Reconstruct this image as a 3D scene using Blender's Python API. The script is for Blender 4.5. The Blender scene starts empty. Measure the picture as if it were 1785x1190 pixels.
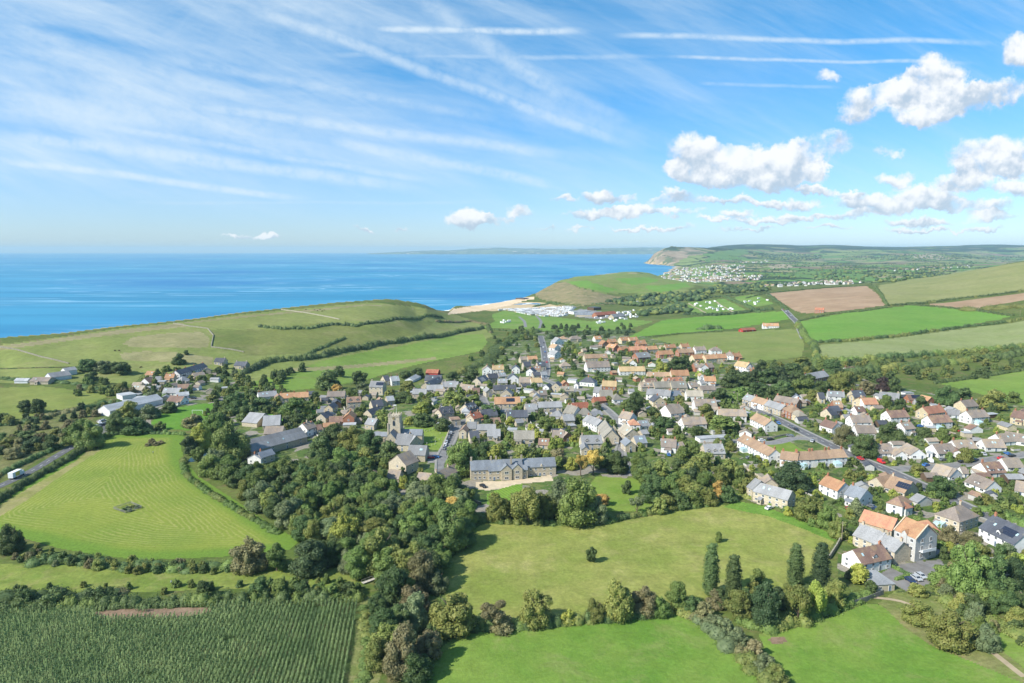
import bpy, bmesh, math, random
import numpy as np
from mathutils import Vector, Matrix
random.seed(7); RNG = np.random.default_rng(7)
S = bpy.context.scene
COL = S.collection
rad = math.radians

# ---------------------------------------------------------------- camera
CAMZ = 115.0; PITCH = rad(7.61); FPX = 1190.0
cp, sp = math.cos(PITCH), math.sin(PITCH)
cam = bpy.data.cameras.new("camera"); camo = bpy.data.objects.new("camera", cam); COL.objects.link(camo)
cam.lens = 24; cam.sensor_width = 36; cam.sensor_fit = 'HORIZONTAL'
cam.clip_start = 1.0; cam.clip_end = 120000
camo.location = (0, 0, CAMZ); camo.rotation_euler = (rad(90) - PITCH, 0, 0)
S.camera = camo

HAZE = 4.3e-5
# ---------------------------------------------------------------- sun, exposure
SUN_EL = rad(40); SUN_DIR2 = (-math.cos(rad(30)), -math.sin(rad(30)))      # where the sun stands, seen from above
sd = bpy.data.lights.new("sun", 'SUN'); sd.energy = 4.3; sd.angle = rad(0.5); sd.color = (1.0, 0.955, 0.88)
so = bpy.data.objects.new("sun", sd); COL.objects.link(so)
sunv = Vector((SUN_DIR2[0] * math.cos(SUN_EL), SUN_DIR2[1] * math.cos(SUN_EL), math.sin(SUN_EL)))
so.rotation_euler = sunv.to_track_quat('Z', 'Y').to_euler(); so.location = (-300, -200, 400)
S.view_settings.view_transform = 'Standard'; S.view_settings.look = 'None'
S.view_settings.exposure = 0.72; S.view_settings.gamma = 1.0
S.render.engine = 'CYCLES'
try:
    S.cycles.max_bounces = 5; S.cycles.diffuse_bounces = 2; S.cycles.glossy_bounces = 2
    S.cycles.transmission_bounces = 2; S.cycles.volume_bounces = 0; S.cycles.transparent_max_bounces = 4
    S.cycles.caustics_reflective = False; S.cycles.caustics_refractive = False
except Exception: pass

# ---------------------------------------------------------------- pixel <-> direction
def pix_dir(u, v):
    x = (u - 892.5) / FPX; y = (v - 595.0) / FPX
    return (x, cp - y * sp, -sp - y * cp)
def pix_st(u, v):
    d = pix_dir(u, v); return d[0] / d[1], d[2] / d[1]

# ---------------------------------------------------------------- node helper
class NT:
    def __init__(s, tree): s.t = tree; s.n = tree.nodes; s.l = tree.links
    def new(s, typ, **kw):
        nd = s.n.new(typ)
        for k, v in kw.items(): setattr(nd, k, v)
        return nd
    def set(s, sock, v):
        if isinstance(v, bpy.types.NodeSocket): s.l.new(v, sock)
        elif isinstance(v, (int, float)): sock.default_value = v
        else:
            v = tuple(v)
            if len(sock.default_value) == 4 and len(v) == 3: v = v + (1,)
            sock.default_value = v
    def m(s, op, a, b=None, c=None, clamp=False):
        nd = s.new('ShaderNodeMath', operation=op); nd.use_clamp = clamp
        s.set(nd.inputs[0], a)
        if b is not None: s.set(nd.inputs[1], b)
        if c is not None: s.set(nd.inputs[2], c)
        return nd.outputs[0]
    def vm(s, op, a, b=None, c=None):
        nd = s.new('ShaderNodeVectorMath', operation=op); s.set(nd.inputs[0], a)
        if b is not None:
            if op == 'SCALE': s.set(nd.inputs['Scale'], b)
            else: s.set(nd.inputs[1], b)
        if c is not None: s.set(nd.inputs[2], c)
        return nd.outputs['Value'] if op in ('DOT_PRODUCT', 'LENGTH', 'DISTANCE') else nd.outputs['Vector']
    def noise(s, vec, scale, detail=3, rough=.5, dist=0, out=0, dims='3D'):
        nd = s.new('ShaderNodeTexNoise', noise_dimensions=dims)
        if vec is not None: s.set(nd.inputs['Vector'], vec)
        nd.inputs['Scale'].default_value = scale; nd.inputs['Detail'].default_value = detail
        nd.inputs['Roughness'].default_value = rough; nd.inputs['Distortion'].default_value = dist
        return nd.outputs[out]
    def ss(s, x, lo, hi, a=0.0, b=1.0):
        nd = s.new('ShaderNodeMapRange', interpolation_type='SMOOTHSTEP'); s.set(nd.inputs['Value'], x)
        s.set(nd.inputs['From Min'], lo); s.set(nd.inputs['From Max'], hi)
        s.set(nd.inputs['To Min'], a); s.set(nd.inputs['To Max'], b); return nd.outputs[0]
    def mix(s, f, a, b, mode='MIX'):
        nd = s.new('ShaderNodeMix', data_type='RGBA', blend_type=mode)
        s.set(nd.inputs[0], f); s.set(nd.inputs[6], a); s.set(nd.inputs[7], b); return nd.outputs[2]
    def comb(s, x, y, z):
        nd = s.new('ShaderNodeCombineXYZ'); s.set(nd.inputs[0], x); s.set(nd.inputs[1], y); s.set(nd.inputs[2], z); return nd.outputs[0]
    def sep(s, v):
        nd = s.new('ShaderNodeSeparateXYZ'); s.set(nd.inputs[0], v); return nd.outputs

# ---------------------------------------------------------------- world: Nishita sky, cirrus, contrails, cumulus
W = bpy.data.worlds.new("World"); S.world = W; W.use_nodes = True
w = NT(W.node_tree); w.n.clear()
wout = w.new('ShaderNodeOutputWorld'); bg = w.new('ShaderNodeBackground'); bg.inputs[1].default_value = 0.10
sky = w.new('ShaderNodeTexSky', sky_type='NISHITA'); sky.sun_disc = False
sky.sun_elevation = SUN_EL; sky.sun_rotation = math.atan2(SUN_DIR2[0], SUN_DIR2[1])
sky.altitude = 100; sky.air_density = 1.0; sky.dust_density = 0.25; sky.ozone_density = 3.0
geo = w.new('ShaderNodeNewGeometry'); tc = w.new('ShaderNodeTexCoord')
D = tc.outputs['Generated']
dx, dy, dz = w.sep(D)[0:3]
yy = w.m('MAXIMUM', dy, 0.02)
s_ = w.m('DIVIDE', dx, yy); t_ = w.m('DIVIDE', dz, yy)
ST = w.comb(s_, t_, 0.0)
# deeper blue aloft, paler at the horizon (the day's own air)
el = w.m('MAXIMUM', dz, 0.0)
tint = w.mix(w.ss(el, 0.0, 0.36), (0.62, 0.77, 1.04), (0.145, 0.80, 1.06))
skycol = w.mix(1.0, sky.outputs[0], tint, 'MULTIPLY')
# cirrus sheets lie in a high plane: streaks run towards the far right horizon
def rot2(a, b, ang):
    c_, s__ = math.cos(ang), math.sin(ang)
    return (w.m('ADD', w.m('MULTIPLY', a, c_), w.m('MULTIPLY', b, s__)),
            w.m('ADD', w.m('MULTIPLY', a, -s__), w.m('MULTIPLY', b, c_)))
wob = w.noise(ST, 2.2, 3, .5)
r1, r2 = rot2(s_, w.m('ADD', t_, w.m('MULTIPLY', wob, 0.06)), rad(-11))
c1 = w.noise(w.comb(w.m('MULTIPLY', r1, 1.6), w.m('MULTIPLY', r2, 22), 0), 1.0, 8, .58)
c1b = w.noise(w.comb(w.m('MULTIPLY', r1, 2.5), w.m('MULTIPLY', r2, 7), 3.1), 1.6, 8, .72, .6)
r3, r4 = rot2(s_, t_, rad(-24))
c2 = w.noise(w.comb(w.m('MULTIPLY', r3, 1.5), w.m('MULTIPLY', r4, 14), 7), 1.3, 8, .66, .3)
big = w.noise(ST, 1.5, 2, .5)
lowfade = w.ss(t_, 0.01, 0.14)
leftish = w.ss(s_, 0.55, -0.35)
cir = w.ss(w.m('ADD', w.m('ADD', w.m('MULTIPLY', c1, .55), w.m('MULTIPLY', c1b, .45)), w.m('MULTIPLY', big, .25)), 0.36, 0.98)
cir2 = w.ss(w.m('ADD', c2, w.m('MULTIPLY', big, .3)), 0.55, 0.95)
cir = w.m('ADD', w.m('MULTIPLY', cir, w.m('ADD', w.m('MULTIPLY', leftish, .75), .28)), w.m('MULTIPLY', cir2, .45))
cir = w.m('MULTIPLY', w.m('MULTIPLY', cir, .85), lowfade, clamp=True)
# contrails: (pixel of start, pixel of end, half width, strength)
edge = w.noise(ST, 42, 5, .65)
wob2 = w.m('MULTIPLY', w.m('SUBTRACT', w.noise(ST, 5, 3, .5), .5), 0.012)
fibre = w.ss(edge, 0.28, 0.62, .35, 1)
con = None
for (u1, v1, u2, v2, hw, k) in [
    (640, 52, 1040, 54, .0055, .75), (1050, 62, 1760, 75, .0045, .6), (560, 97, 1180, 100, .004, .3), (1150, 100, 1720, 110, .003, .55),
    (400, 0, 1150, 272, .010, .5), (440, -20, 1170, 262, .022, .22), (720, -10, 1010, 190, .016, .42), (800, 60, 1120, 230, .012, .25), (-20, 50, 640, 300, .035, .22), (-30, 175, 560, 232, .026, .34), (0, 40, 500, 190, .012, .3), (250, 95, 900, 215, .008, .3),
    (-20, 232, 760, 330, .011, .55), (-20, 276, 560, 350, .006, .65), (300, 180, 1030, 276, .009, .5), (560, 240, 1000, 330, .009, .5), (150, 215, 800, 322, .006, .4), (640, 258, 1010, 336, .005, .4),
    (-20, 100, 420, 215, .02, .26), (1210, 146, 1480, 152, .003, .25), (200, 352, 900, 352, .003, .18)]:
    a = pix_st(u1, v1); b = pix_st(u2, v2); L = math.hypot(b[0] - a[0], b[1] - a[1]); ux, uy = (b[0] - a[0]) / L, (b[1] - a[1]) / L
    rel = w.vm('SUBTRACT', ST, (a[0], a[1], 0))
    al = w.vm('DOT_PRODUCT', rel, (ux / L, uy / L, 0)); ac = w.m('ABSOLUTE', w.m('ADD', w.vm('DOT_PRODUCT', rel, (-uy, ux, 0)), wob2))
    g = w.ss(ac, hw * 1.25, hw * .1, 0, k)
    e = w.m('MULTIPLY', w.ss(al, 0, .12), w.ss(al, 1, .8)); g = w.m('MULTIPLY', g, e)
    con = g if con is None else w.m('MAXIMUM', con, w.m('MULTIPLY', g, 1.0))
con = w.m('MULTIPLY', con, fibre)
thin = w.m('SUBTRACT', 1, w.m('MULTIPLY', w.m('SUBTRACT', 1, w.m('MULTIPLY', cir, .8)), w.m('SUBTRACT', 1, con)), clamp=True)
skycol = w.mix(thin, skycol, (4.8, 5.6, 6.2))
# cumulus: puffs (pixel centre, half width px, half height px)
PUFF = [(1215,272,50,34),(1265,285,60,40),(1320,292,62,40),(1385,290,45,36),(1435,258,52,28),(1350,318,40,14),(1250,312,70,14),(1178,300,24,16),(1400,298,40,12),(1545,262,34,12),
 (1630,128,40,30),(1600,155,50,22),(1560,168,50,16),(1505,180,40,34),(1440,132,26,12),(1690,172,70,24),(1610,200,60,16),(1755,155,50,22),(1775,92,30,24),
 (1700,272,52,32),(1760,262,40,34),(1740,292,60,14),(1560,310,44,16),(1690,318,60,16),(1775,325,40,20),(1620,345,90,22),(1700,360,80,16),(1500,350,60,14),(1550,360,80,14),(1400,352,40,12),(1480,375,70,10),
 (820,380,40,16),(900,372,40,15),(848,386,50,10),(1050,342,42,14),(1045,370,60,12),(1120,368,60,12),(1190,342,50,12),(1190,372,50,10),(980,350,30,9),(1285,372,40,10),(1390,375,50,9),(1330,385,70,7),(1600,388,90,9),(1735,380,60,12),(440,412,70,5),(465,409,20,6),(1100,395,60,4),(1010,378,36,8),(1090,350,30,8),(1160,352,36,8),(1230,352,40,9),(1290,350,36,8),(1340,352,30,8),(1240,384,36,6),(950,392,30,5),(1010,400,40,4),(1180,396,50,5),(1300,400,60,4),(1450,395,70,5),(1600,402,80,5),(1720,400,60,6),(1420,330,36,9),(1480,335,30,8),(700,392,20,4),(640,400,24,3)]
n1 = w.noise(ST, 9, 8, .60); n1b = w.noise(w.vm('ADD', ST, (-.007, .012, 0)), 9, 8, .60)
n2 = w.noise(ST, 30, 5, .6)
warp = w.vm('SCALE', w.vm('SUBTRACT', w.noise(ST, 16, 5, .7, out=1), (.5, .5, .5)), 0.055)
STW = w.vm('ADD', ST, warp)
den = None; vert = None
for (u, v, hu, hv) in PUFF:
    c = pix_st(u, v); k_ = (1.02 if v < 305 else .84); rs = FPX / hu / k_; rt = FPX / hv / k_
    q = w.vm('MULTIPLY', w.vm('SUBTRACT', STW, (c[0], c[1], 0)), (rs, rt, 0))
    b_ = w.m('MAXIMUM', w.m('SUBTRACT', 1, w.vm('DOT_PRODUCT', q, w.vm('MULTIPLY', q, (.55, .55, 0)))), 0)
    hgt = w.m('MULTIPLY', b_, w.vm('DOT_PRODUCT', q, (0, 1, 0)))
    den = b_ if den is None else w.m('ADD', den, b_)
    vert = hgt if vert is None else w.m('ADD', vert, hgt)
vrel = w.m('DIVIDE', vert, w.m('ADD', den, .15))
dd = w.m('ADD', w.m('ADD', w.m('MINIMUM', den, 1.0), w.m('MULTIPLY', w.m('SUBTRACT', n1, .5), 2.8)), w.m('MULTIPLY', w.m('SUBTRACT', n2, .5), .5))
dd = w.m('MULTIPLY', dd, w.ss(vrel, -.95, -.3, .78, 1))
cov = w.m('MULTIPLY', w.ss(dd, .38, .98), w.ss(den, 0.02, .2))
lit = w.m('ADD', w.m('MULTIPLY', w.m('SUBTRACT', n1, n1b), 5.0), w.m('ADD', w.m('MULTIPLY', vrel, .62), w.m('MULTIPLY', w.m('SUBTRACT', n2, .5), .45)))
cumc = w.mix(w.ss(lit, -.55, .38), (3.2, 3.9, 4.7), (6.3, 6.35, 6.4))  # cloud shading painted into the colour: white sunward tops, grey shaded bases
skycol = w.mix(w.m('MULTIPLY', cov, .95), skycol, cumc)
below = w.ss(dz, -0.02, -0.002)
skycol = w.mix(below, (2.6, 3.6, 4.6), skycol)
w.l.new(skycol, bg.inputs[0]); w.l.new(bg.outputs[0], wout.inputs[0])
W.cycles.sampling_method = 'MANUAL'; W.cycles.sample_map_resolution = 512

# ---------------------------------------------------------------- tagging and linking
def tag(o, label=None, cat=None, group=None, kind=None):
    if label: o["label"] = label
    if cat: o["category"] = cat
    if group: o["group"] = group
    if kind: o["kind"] = kind
    return o
def empty(name, loc, rz=0.0):
    o = bpy.data.objects.new(name, None); COL.objects.link(o); o.location = loc; o.rotation_euler = (0, 0, rz)
    o.empty_display_size = 1; return o
def link(name, me, parent=None, loc=None, rot=None):
    o = bpy.data.objects.new(name, me); COL.objects.link(o)
    if parent is not None: o.parent = parent
    if loc is not None: o.location = loc
    if rot is not None: o.rotation_euler = rot
    return o
def mesh_np(name, V, F, mats, smooth=False, mi=None):
    """V (n,3), F (m,4) or (m,3) int"""
    me = bpy.data.meshes.new(name); V = np.ascontiguousarray(V, dtype=np.float32); F = np.ascontiguousarray(F, dtype=np.int32)
    k = F.shape[1]
    me.vertices.add(len(V)); me.vertices.foreach_set('co', V.ravel())
    me.loops.add(F.size); me.loops.foreach_set('vertex_index', F.ravel())
    me.polygons.add(len(F)); me.polygons.foreach_set('loop_start', np.arange(0, F.size, k, dtype=np.int32))
    me.polygons.foreach_set('loop_total', np.full(len(F), k, dtype=np.int32))
    if smooth is True: me.polygons.foreach_set('use_smooth', np.ones(len(F), dtype=bool))
    elif smooth is not False: me.polygons.foreach_set('use_smooth', smooth)
    if mi is not None: me.polygons.foreach_set('material_index', np.asarray(mi, dtype=np.int32))
    for m_ in (mats if isinstance(mats, (list, tuple)) else [mats]): me.materials.append(m_)
    me.update(calc_edges=True); return me
class MB:
    """collects polygons for one mesh"""
    def __init__(s): s.v = []; s.f = []; s.mi = []
    def poly(s, pts, mi=0):
        i = len(s.v); s.v += [tuple(p) for p in pts]; s.f.append(list(range(i, i + len(pts)))); s.mi.append(mi)
    def box(s, x0, y0, z0, x1, y1, z1, mi=0, taper=0.0):
        t = taper; i = len(s.v)
        s.v += [(x0, y0, z0), (x1, y0, z0), (x1, y1, z0), (x0, y1, z0), (x0 + t, y0 + t, z1), (x1 - t, y0 + t, z1), (x1 - t, y1 - t, z1), (x0 + t, y1 - t, z1)]
        for f in ((0, 3, 2, 1), (4, 5, 6, 7), (0, 1, 5, 4), (1, 2, 6, 5), (2, 3, 7, 6), (3, 0, 4, 7)):
            s.f.append([i + k for k in f]); s.mi.append(mi)
    def prism(s, ring, axis_vec, mi=0):
        n = len(ring); i = len(s.v); s.v += [tuple(p) for p in ring]
        s.v += [tuple(p[k] + axis_vec[k] for k in range(3)) for p in ring]
        s.f.append([i + k for k in range(n)][::-1]); s.mi.append(mi); s.f.append([i + n + k for k in range(n)]); s.mi.append(mi)
        for k in range(n):
            s.f.append([i + k, i + (k + 1) % n, i + n + (k + 1) % n, i + n + k]); s.mi.append(mi)
    def cyl(s, x, y, z0, z1, r0, r1, n=8, mi=0):
        i = len(s.v)
        for z, r in ((z0, r0), (z1, r1)):
            s.v += [(x + r * math.cos(6.28319 * k / n), y + r * math.sin(6.28319 * k / n), z) for k in range(n)]
        for k in range(n): s.f.append([i + k, i + (k + 1) % n, i + n + (k + 1) % n, i + n + k]); s.mi.append(mi)
        s.f.append([i + n + k for k in range(n)]); s.mi.append(mi)
    def tube(s, p, q, r0, r1, n=5, mi=0):
        p = Vector(p); q = Vector(q); d = (q - p).normalized(); a = d.orthogonal().normalized(); b = d.cross(a); i = len(s.v)
        for c_, r in ((p, r0), (q, r1)):
            for k in range(n):
                t = 6.28319 * k / n; s.v.append(tuple(c_ + a * r * math.cos(t) + b * r * math.sin(t)))
        for k in range(n): s.f.append([i + k, i + (k + 1) % n, i + n + (k + 1) % n, i + n + k]); s.mi.append(mi)
        s.f.append([i + n + k for k in range(n)]); s.mi.append(mi)
    def mesh(s, name, mats):
        me = bpy.data.meshes.new(name); me.from_pydata(s.v, [], s.f)
        for m_ in (mats if isinstance(mats, (list, tuple)) else [mats]): me.materials.append(m_)
        me.polygons.foreach_set('material_index', s.mi); me.update(); return me
    def build(s, name, mats, parent=None, loc=None, rot=None): return link(name, s.mesh(name, mats), parent, loc, rot)

# ---------------------------------------------------------------- terrain height field
P_ = rad(90)
def a_of(u, v): d = pix_dir(u, v); return d[0] / d[1]
# control points: (u, v, z) -> the depth follows; or (u, v, z, Y) -> a height at a given depth
CP = [(-300,1190,0),(300,1190,0),(892,1190,0),(1500,1190,0),(2100,1190,0),(0,0,0,70),(1785,0,0,70),(892,0,0,70),
 (-300,900,0),(0,900,0),(300,900,0),(600,950,0),(892,900,0),(1200,900,0),(1500,900,1),(1785,900,2),(2050,900,3),
 (0,760,0),(200,750,1),(400,760,0),(600,760,0),(800,760,1),(1000,760,2),(1200,760,2),(1400,760,3),(1600,760,4),(1785,760,6),
 (0,700,2),(120,700,2),(300,690,2),(450,690,1),(600,690,0),(750,680,0),(900,680,1),(1050,680,2),(1200,680,2),(1400,690,4),(1600,690,6),(1785,700,8),
 (0,665,4),(100,650,6),(0,625,10),(150,640,7),(100,610,16),(250,640,6),(380,640,4),(300,605,16),(200,592,21),(0,601,20),(100,587,23),(200,573,26),(330,560,28),
 (430,547,31),(540,536,33),(640,527,35),(400,600,15),(480,590,16),(560,572,20),(640,555,25),(450,620,7),(560,620,4),(700,560,18),(700,585,6),(640,610,1),(700,531,30),(740,539,22),(765,546,10),(790,551,-2),(760,560,5),(730,550,14),
 (-300,640,20),(-300,760,1),(900,600,0),(850,580,-5),(760,600,-2),(900,560,-10),(1000,560,-9),(900,545,-12),(850,541,-14.2),(880,532,-14.2),(925,525,-13),(980,530,-12),(1000,545,-11),(1040,545,-8),
 (1000,600,0),(1100,600,0),(1100,560,-5),(1060,535,-9),(1150,600,1),(1300,600,3),(1400,600,5),(1250,560,0),(1330,550,3),(1200,540,-3),(1270,530,-1),(1100,545,-8),
 (1500,600,8),(1785,600,12),(1500,560,14),(1785,560,22),(1500,535,21),(1400,545,12),(1785,530,34),(1785,500,50),(1650,510,36),(1530,498,31),(1440,505,24),(1340,512,15),(1600,489,44),(1700,470,68),(1785,458,88),(2100,430,130),(2100,520,50),(2100,620,12),
 (1785,0,70,2000),(1785,0,30,3000),(1600,0,20,2300),(1600,0,5,3200),(1450,0,5,2300),(1500,0,5,3000),(2100,0,60,3000),
 (985,492,22),(960,500,12),(1000,484,26),(1040,500,18),(1060,478,29),(1100,490,24),(1130,475,30),(1150,483,16),(1070,524,-9),(1150,520,-2),(1200,505,8),(1200,492,12),(1250,500,4),(1000,516,2),(960,514,-2),
 (1165,488,-8),(1200,481,-10),(1180,474,-11),(1250,483,-4),(1300,488,-2),(1350,495,2),(1420,493,4),(1500,492,6),
 (1300,470,6),(1400,470,6),(1500,470,8),(1600,470,10),(1700,465,12),(1785,455,16),(1220,470,2),(1250,458,22),(1200,466,0),
 (1300,455,22),(1400,455,20),(1500,455,18),(1600,455,25),(1700,450,35),(1785,445,50),(1180,462,-8),(1150,0,-10,7600),
 (1140,443,82,7000),(1160,0,150,7300),(1200,0,150,7200),(1175,0,142,7000),(1240,0,140,7600),(1300,0,130,8600),(1250,0,75,6600),(1300,0,80,7200),(1340,0,60,7600),
 (1260,0,185,11000),(1330,0,205,11000),(1400,0,180,11000),(1370,0,80,8500),(1440,0,110,8500),(1460,0,215,12500),(1520,0,170,12500),(1560,0,140,9500),(1640,0,185,13000),(1720,0,215,13000),(1785,0,190,13000),
 (1450,0,70,8000),(1530,0,90,8000),(1650,0,110,9000),(1785,0,100,9000),(2100,0,190,12000),(1400,0,60,20000),(1785,0,60,20000),(1100,0,40,16000),(2100,0,60,20000),(1400,0,40,32000),
 (892,0,10,4000),(600,0,10,2500),(300,0,15,1500),(0,0,15,1100),(-300,0,15,1000),(700,0,10,8000),(0,0,10,8000),(-300,0,10,8000)]
cpP = []
for c in CP:
    u, v, z = c[:3]
    if len(c) == 4:
        a = (u - 892.5) / FPX / cp if v == 0 else a_of(u, v); Yc = c[3]
        if v == 0: a = (u - 892.5) / FPX
    else:
        d = pix_dir(u, v); Yc = (z - CAMZ) / d[2] * d[1]; a = d[0] / d[1]
    cpP.append((3.0 * a, math.log(Yc), z))
cpP = np.array(cpP)
def tps_k(r2): return np.where(r2 > 1e-12, 0.5 * r2 * np.log(np.maximum(r2, 1e-12)), 0)
_n = len(cpP); _d = ((cpP[:, None, :2] - cpP[None, :, :2]) ** 2).sum(-1)
_A = np.zeros((_n + 3, _n + 3)); _A[:_n, :_n] = tps_k(_d) + np.eye(_n) * 0.0008; _A[:_n, _n] = 1; _A[:_n, _n + 1:] = cpP[:, :2]
_A[_n:, :_n] = _A[:_n, _n:].T
_w = np.linalg.solve(_A, np.concatenate([cpP[:, 2], np.zeros(3)]))
ca = np.linspace(-1.05, 1.05, 260); cb = np.linspace(math.log(60), math.log(34000), 300)
CH = np.zeros((300, 260))
for j in range(300):
    q = np.stack([3 * ca, np.full(260, cb[j])], 1); r2 = ((q[:, None, :] - cpP[None, :, :2]) ** 2).sum(-1)
    CH[j] = tps_k(r2) @ _w[:_n] + _w[_n] + q @ _w[_n + 1:]
def tps_h(a, Y):
    fa = np.clip((a + 1.05) / 2.1 * 259, 0, 258.999); fb = np.clip((np.log(Y) - cb[0]) / (cb[-1] - cb[0]) * 299, 0, 298.999)
    i = fa.astype(int); j = fb.astype(int); p = fa - i; q = fb - j
    return CH[j, i] * (1 - p) * (1 - q) + CH[j, i + 1] * p * (1 - q) + CH[j + 1, i] * (1 - p) * q + CH[j + 1, i + 1] * p * q
COAST = [(-500,640,560),(-200,620,650),(0,601,718),(100,587,752),(200,573,800),(330,560,870),(430,547,945),(540,536,1025),(640,527,1105),(700,530,1150),(750,538,1200),(775,545,1330),(788,541,1483),(850,530,1659),(925,519,1882),
 (950,500,2010),(972,488,2200),(1000,483,2360),(1060,477,2600),(1110,474,2900),(1138,476,3300),(1150,478,3760),(1160,472,4400),(1170,463,5910),(1150,460,6300),(1128,459,6830),(1132,440,7600),(1180,440,11000),(1150,440,14000),(1250,440,34000)]
coast = np.array([(a_of(u, v) * Y, Y) for u, v, Y in COAST])
seapoly = np.concatenate([coast, [(-60000, 40000), (-60000, 300)]])
def in_poly(px, py, poly):
    ins = np.zeros(px.shape, bool); n = len(poly); j = n - 1
    for i in range(n):
        xi, yi = poly[i]; xj, yj = poly[j]
        if yi != yj:
            ins ^= ((yi > py) != (yj > py)) & (px < (xj - xi) * (py - yi) / (yj - yi) + xi)
        j = i
    return ins
def dist_line(px, py, line, closed=False):
    best = np.full(px.shape, 1e18); pts = list(line) + ([line[0]] if closed else [])
    for (x0, y0), (x1, y1) in zip(pts[:-1], pts[1:]):
        dx, dy = x1 - x0, y1 - y0; L2 = dx * dx + dy * dy + 1e-9
        t = np.clip(((px - x0) * dx + (py - y0) * dy) / L2, 0, 1)
        best = np.minimum(best, (px - x0 - t * dx) ** 2 + (py - y0 - t * dy) ** 2)
    return np.sqrt(best)
SEA = -15.0
# rows: about one per picture row on the flat, and never sparser than 1.7 %
ys = [60.0]
while ys[-1] < 33500:
    Y = ys[-1]; ys.append(Y + min(max(Y * Y / (115 * FPX) * 1.55, .9), Y * 0.014))
YR = np.array(ys); NR = len(YR)
AC = np.concatenate([np.linspace(-1.3, -.82, 40, endpoint=False), np.linspace(-.82, .82, 880), np.linspace(.82, 1.3, 41)[1:]]); NC = len(AC)
GA, GY = np.meshgrid(AC, YR); GX = GA * GY
def vnoise(x, y, s, seed=0):
    """smooth value noise"""
    r = np.random.default_rng(seed); T = r.random((256, 256)); fx = x / s; fy = y / s
    i = np.floor(fx).astype(int); j = np.floor(fy).astype(int); p = fx - i; q = fy - j; p = p * p * (3 - 2 * p); q = q * q * (3 - 2 * q)
    g = lambda a, b: T[a % 256, b % 256]
    return (g(i, j) * (1 - p) + g(i + 1, j) * p) * (1 - q) + (g(i, j + 1) * (1 - p) + g(i + 1, j + 1) * p) * q - .5
GZ = tps_h(GA, GY)
GZ = np.maximum(GZ, -14.4)
GZ += vnoise(GX, GY, 60, 1) * np.clip((GY - 500) / 1500, 0, 1) * 3 + vnoise(GX, GY, 22, 2) * np.clip((GY - 400) / 1500, 0, 1) * 1.2
GZ += (vnoise(GX, GY, 900, 5) * 22 + vnoise(GX, GY, 380, 6) * 12) * np.clip((GY - 4500) / 4000, 0, 1) * np.clip((GX - 900) / 800, 0, 1)
dc = dist_line(GX.ravel(), GY.ravel(), coast).reshape(GX.shape)
sea_m = in_poly(GX, GY, seapoly)
sd_ = np.where(sea_m, dc, -dc)                                     # > 0 out to sea
wob = vnoise(GX, GY, 30, 3) * 6 + vnoise(GX, GY, 90, 4) * 14
wc = np.maximum(7, GY * .018)
tt = np.clip((sd_ + wob * np.clip(GY / 2500, .3, 6) + wc * .6) / wc, 0, 1); tt = tt * tt * (3 - 2 * tt)
gully = vnoise(GX, GY, 55, 8) * 30 * np.clip((GY - 5500) / 1000, 0, 1)
GZ = GZ * (1 - tt) + (-18.0) * tt + gully * tt * (1 - tt) * 3
GZ = np.where(sd_ > wc * 2, -22.0, GZ)
def hz(x, y):
    """ground height at points"""
    x = np.atleast_1d(np.asarray(x, float)); y = np.maximum(np.atleast_1d(np.asarray(y, float)), 61); a = x / y
    fa = np.interp(a, AC, np.arange(NC)); fb = np.interp(y, YR, np.arange(NR))
    i = np.clip(fa.astype(int), 0, NC - 2); j = np.clip(fb.astype(int), 0, NR - 2); p = fa - i; q = fb - j
    return GZ[j, i] * (1 - p) * (1 - q) + GZ[j, i + 1] * p * (1 - q) + GZ[j + 1, i] * (1 - p) * q + GZ[j + 1, i + 1] * p * q
def hz1(x, y): return float(hz(x, y)[0])
def unproj(u, v):
    d = pix_dir(u, v); a = d[0] / d[1]; k = d[2] / d[1]
    fa = float(np.interp(a, AC, np.arange(NC))); i = min(int(fa), NC - 2); p = fa - i
    h = GZ[:, i] * (1 - p) + GZ[:, i + 1] * p; r = CAMZ + k * YR
    hit = np.nonzero(r <= h)[0]
    if len(hit) == 0: Y = 9000.0
    else:
        j = max(int(hit[0]), 1); g0 = r[j - 1] - h[j - 1]; g1 = r[j] - h[j]; t = g0 / (g0 - g1 + 1e-9); Y = YR[j - 1] + t * (YR[j] - YR[j - 1])
    return Vector((a * Y, Y, hz1(a * Y, Y)))
def project(x, y, z):
    dz = z - CAMZ; zc = y * cp - dz * sp; yc = y * sp + dz * cp
    return 892.5 + FPX * x / zc, 595 - FPX * yc / zc
GU, GV = project(GX, GY, GZ)
# ---------------------------------------------------------------- materials
MATS = {}
def mat(name, fn):
    if name in MATS: return MATS[name]
    m_ = bpy.data.materials.new(name); m_.use_nodes = True; n = NT(m_.node_tree); n.n.clear()
    out = n.new('ShaderNodeOutputMaterial'); b = n.new('ShaderNodeBsdfPrincipled'); n.l.new(b.outputs[0], out.inputs[0])
    b.inputs['Specular IOR Level'].default_value = .25; b.inputs['Roughness'].default_value = .8
    fn(n, b, out); MATS[name] = m_; return m_
def wpos(n): return n.new('ShaderNodeNewGeometry').outputs['Position']
def flat(name, col, rough=.8, metal=0, spec=.25, var=.12, scale=1.2):
    def f(n, b, out):
        p = n.new('ShaderNodeTexCoord').outputs['Object']
        k = n.ss(n.noise(p, scale, 4, .6), .3, .7, 1 - var, 1 + var)
        r = n.new('ShaderNodeObjectInfo').outputs['Random']
        k = n.m('MULTIPLY', k, n.ss(r, 0, 1, 1 - var * .5, 1 + var * .5))
        c = n.vm('SCALE', tuple(col), k); n.set(b.inputs['Base Color'], c)
        b.inputs['Roughness'].default_value = rough; b.inputs['Metallic'].default_value = metal; b.inputs['Specular IOR Level'].default_value = spec
    return mat(name, f)
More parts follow.
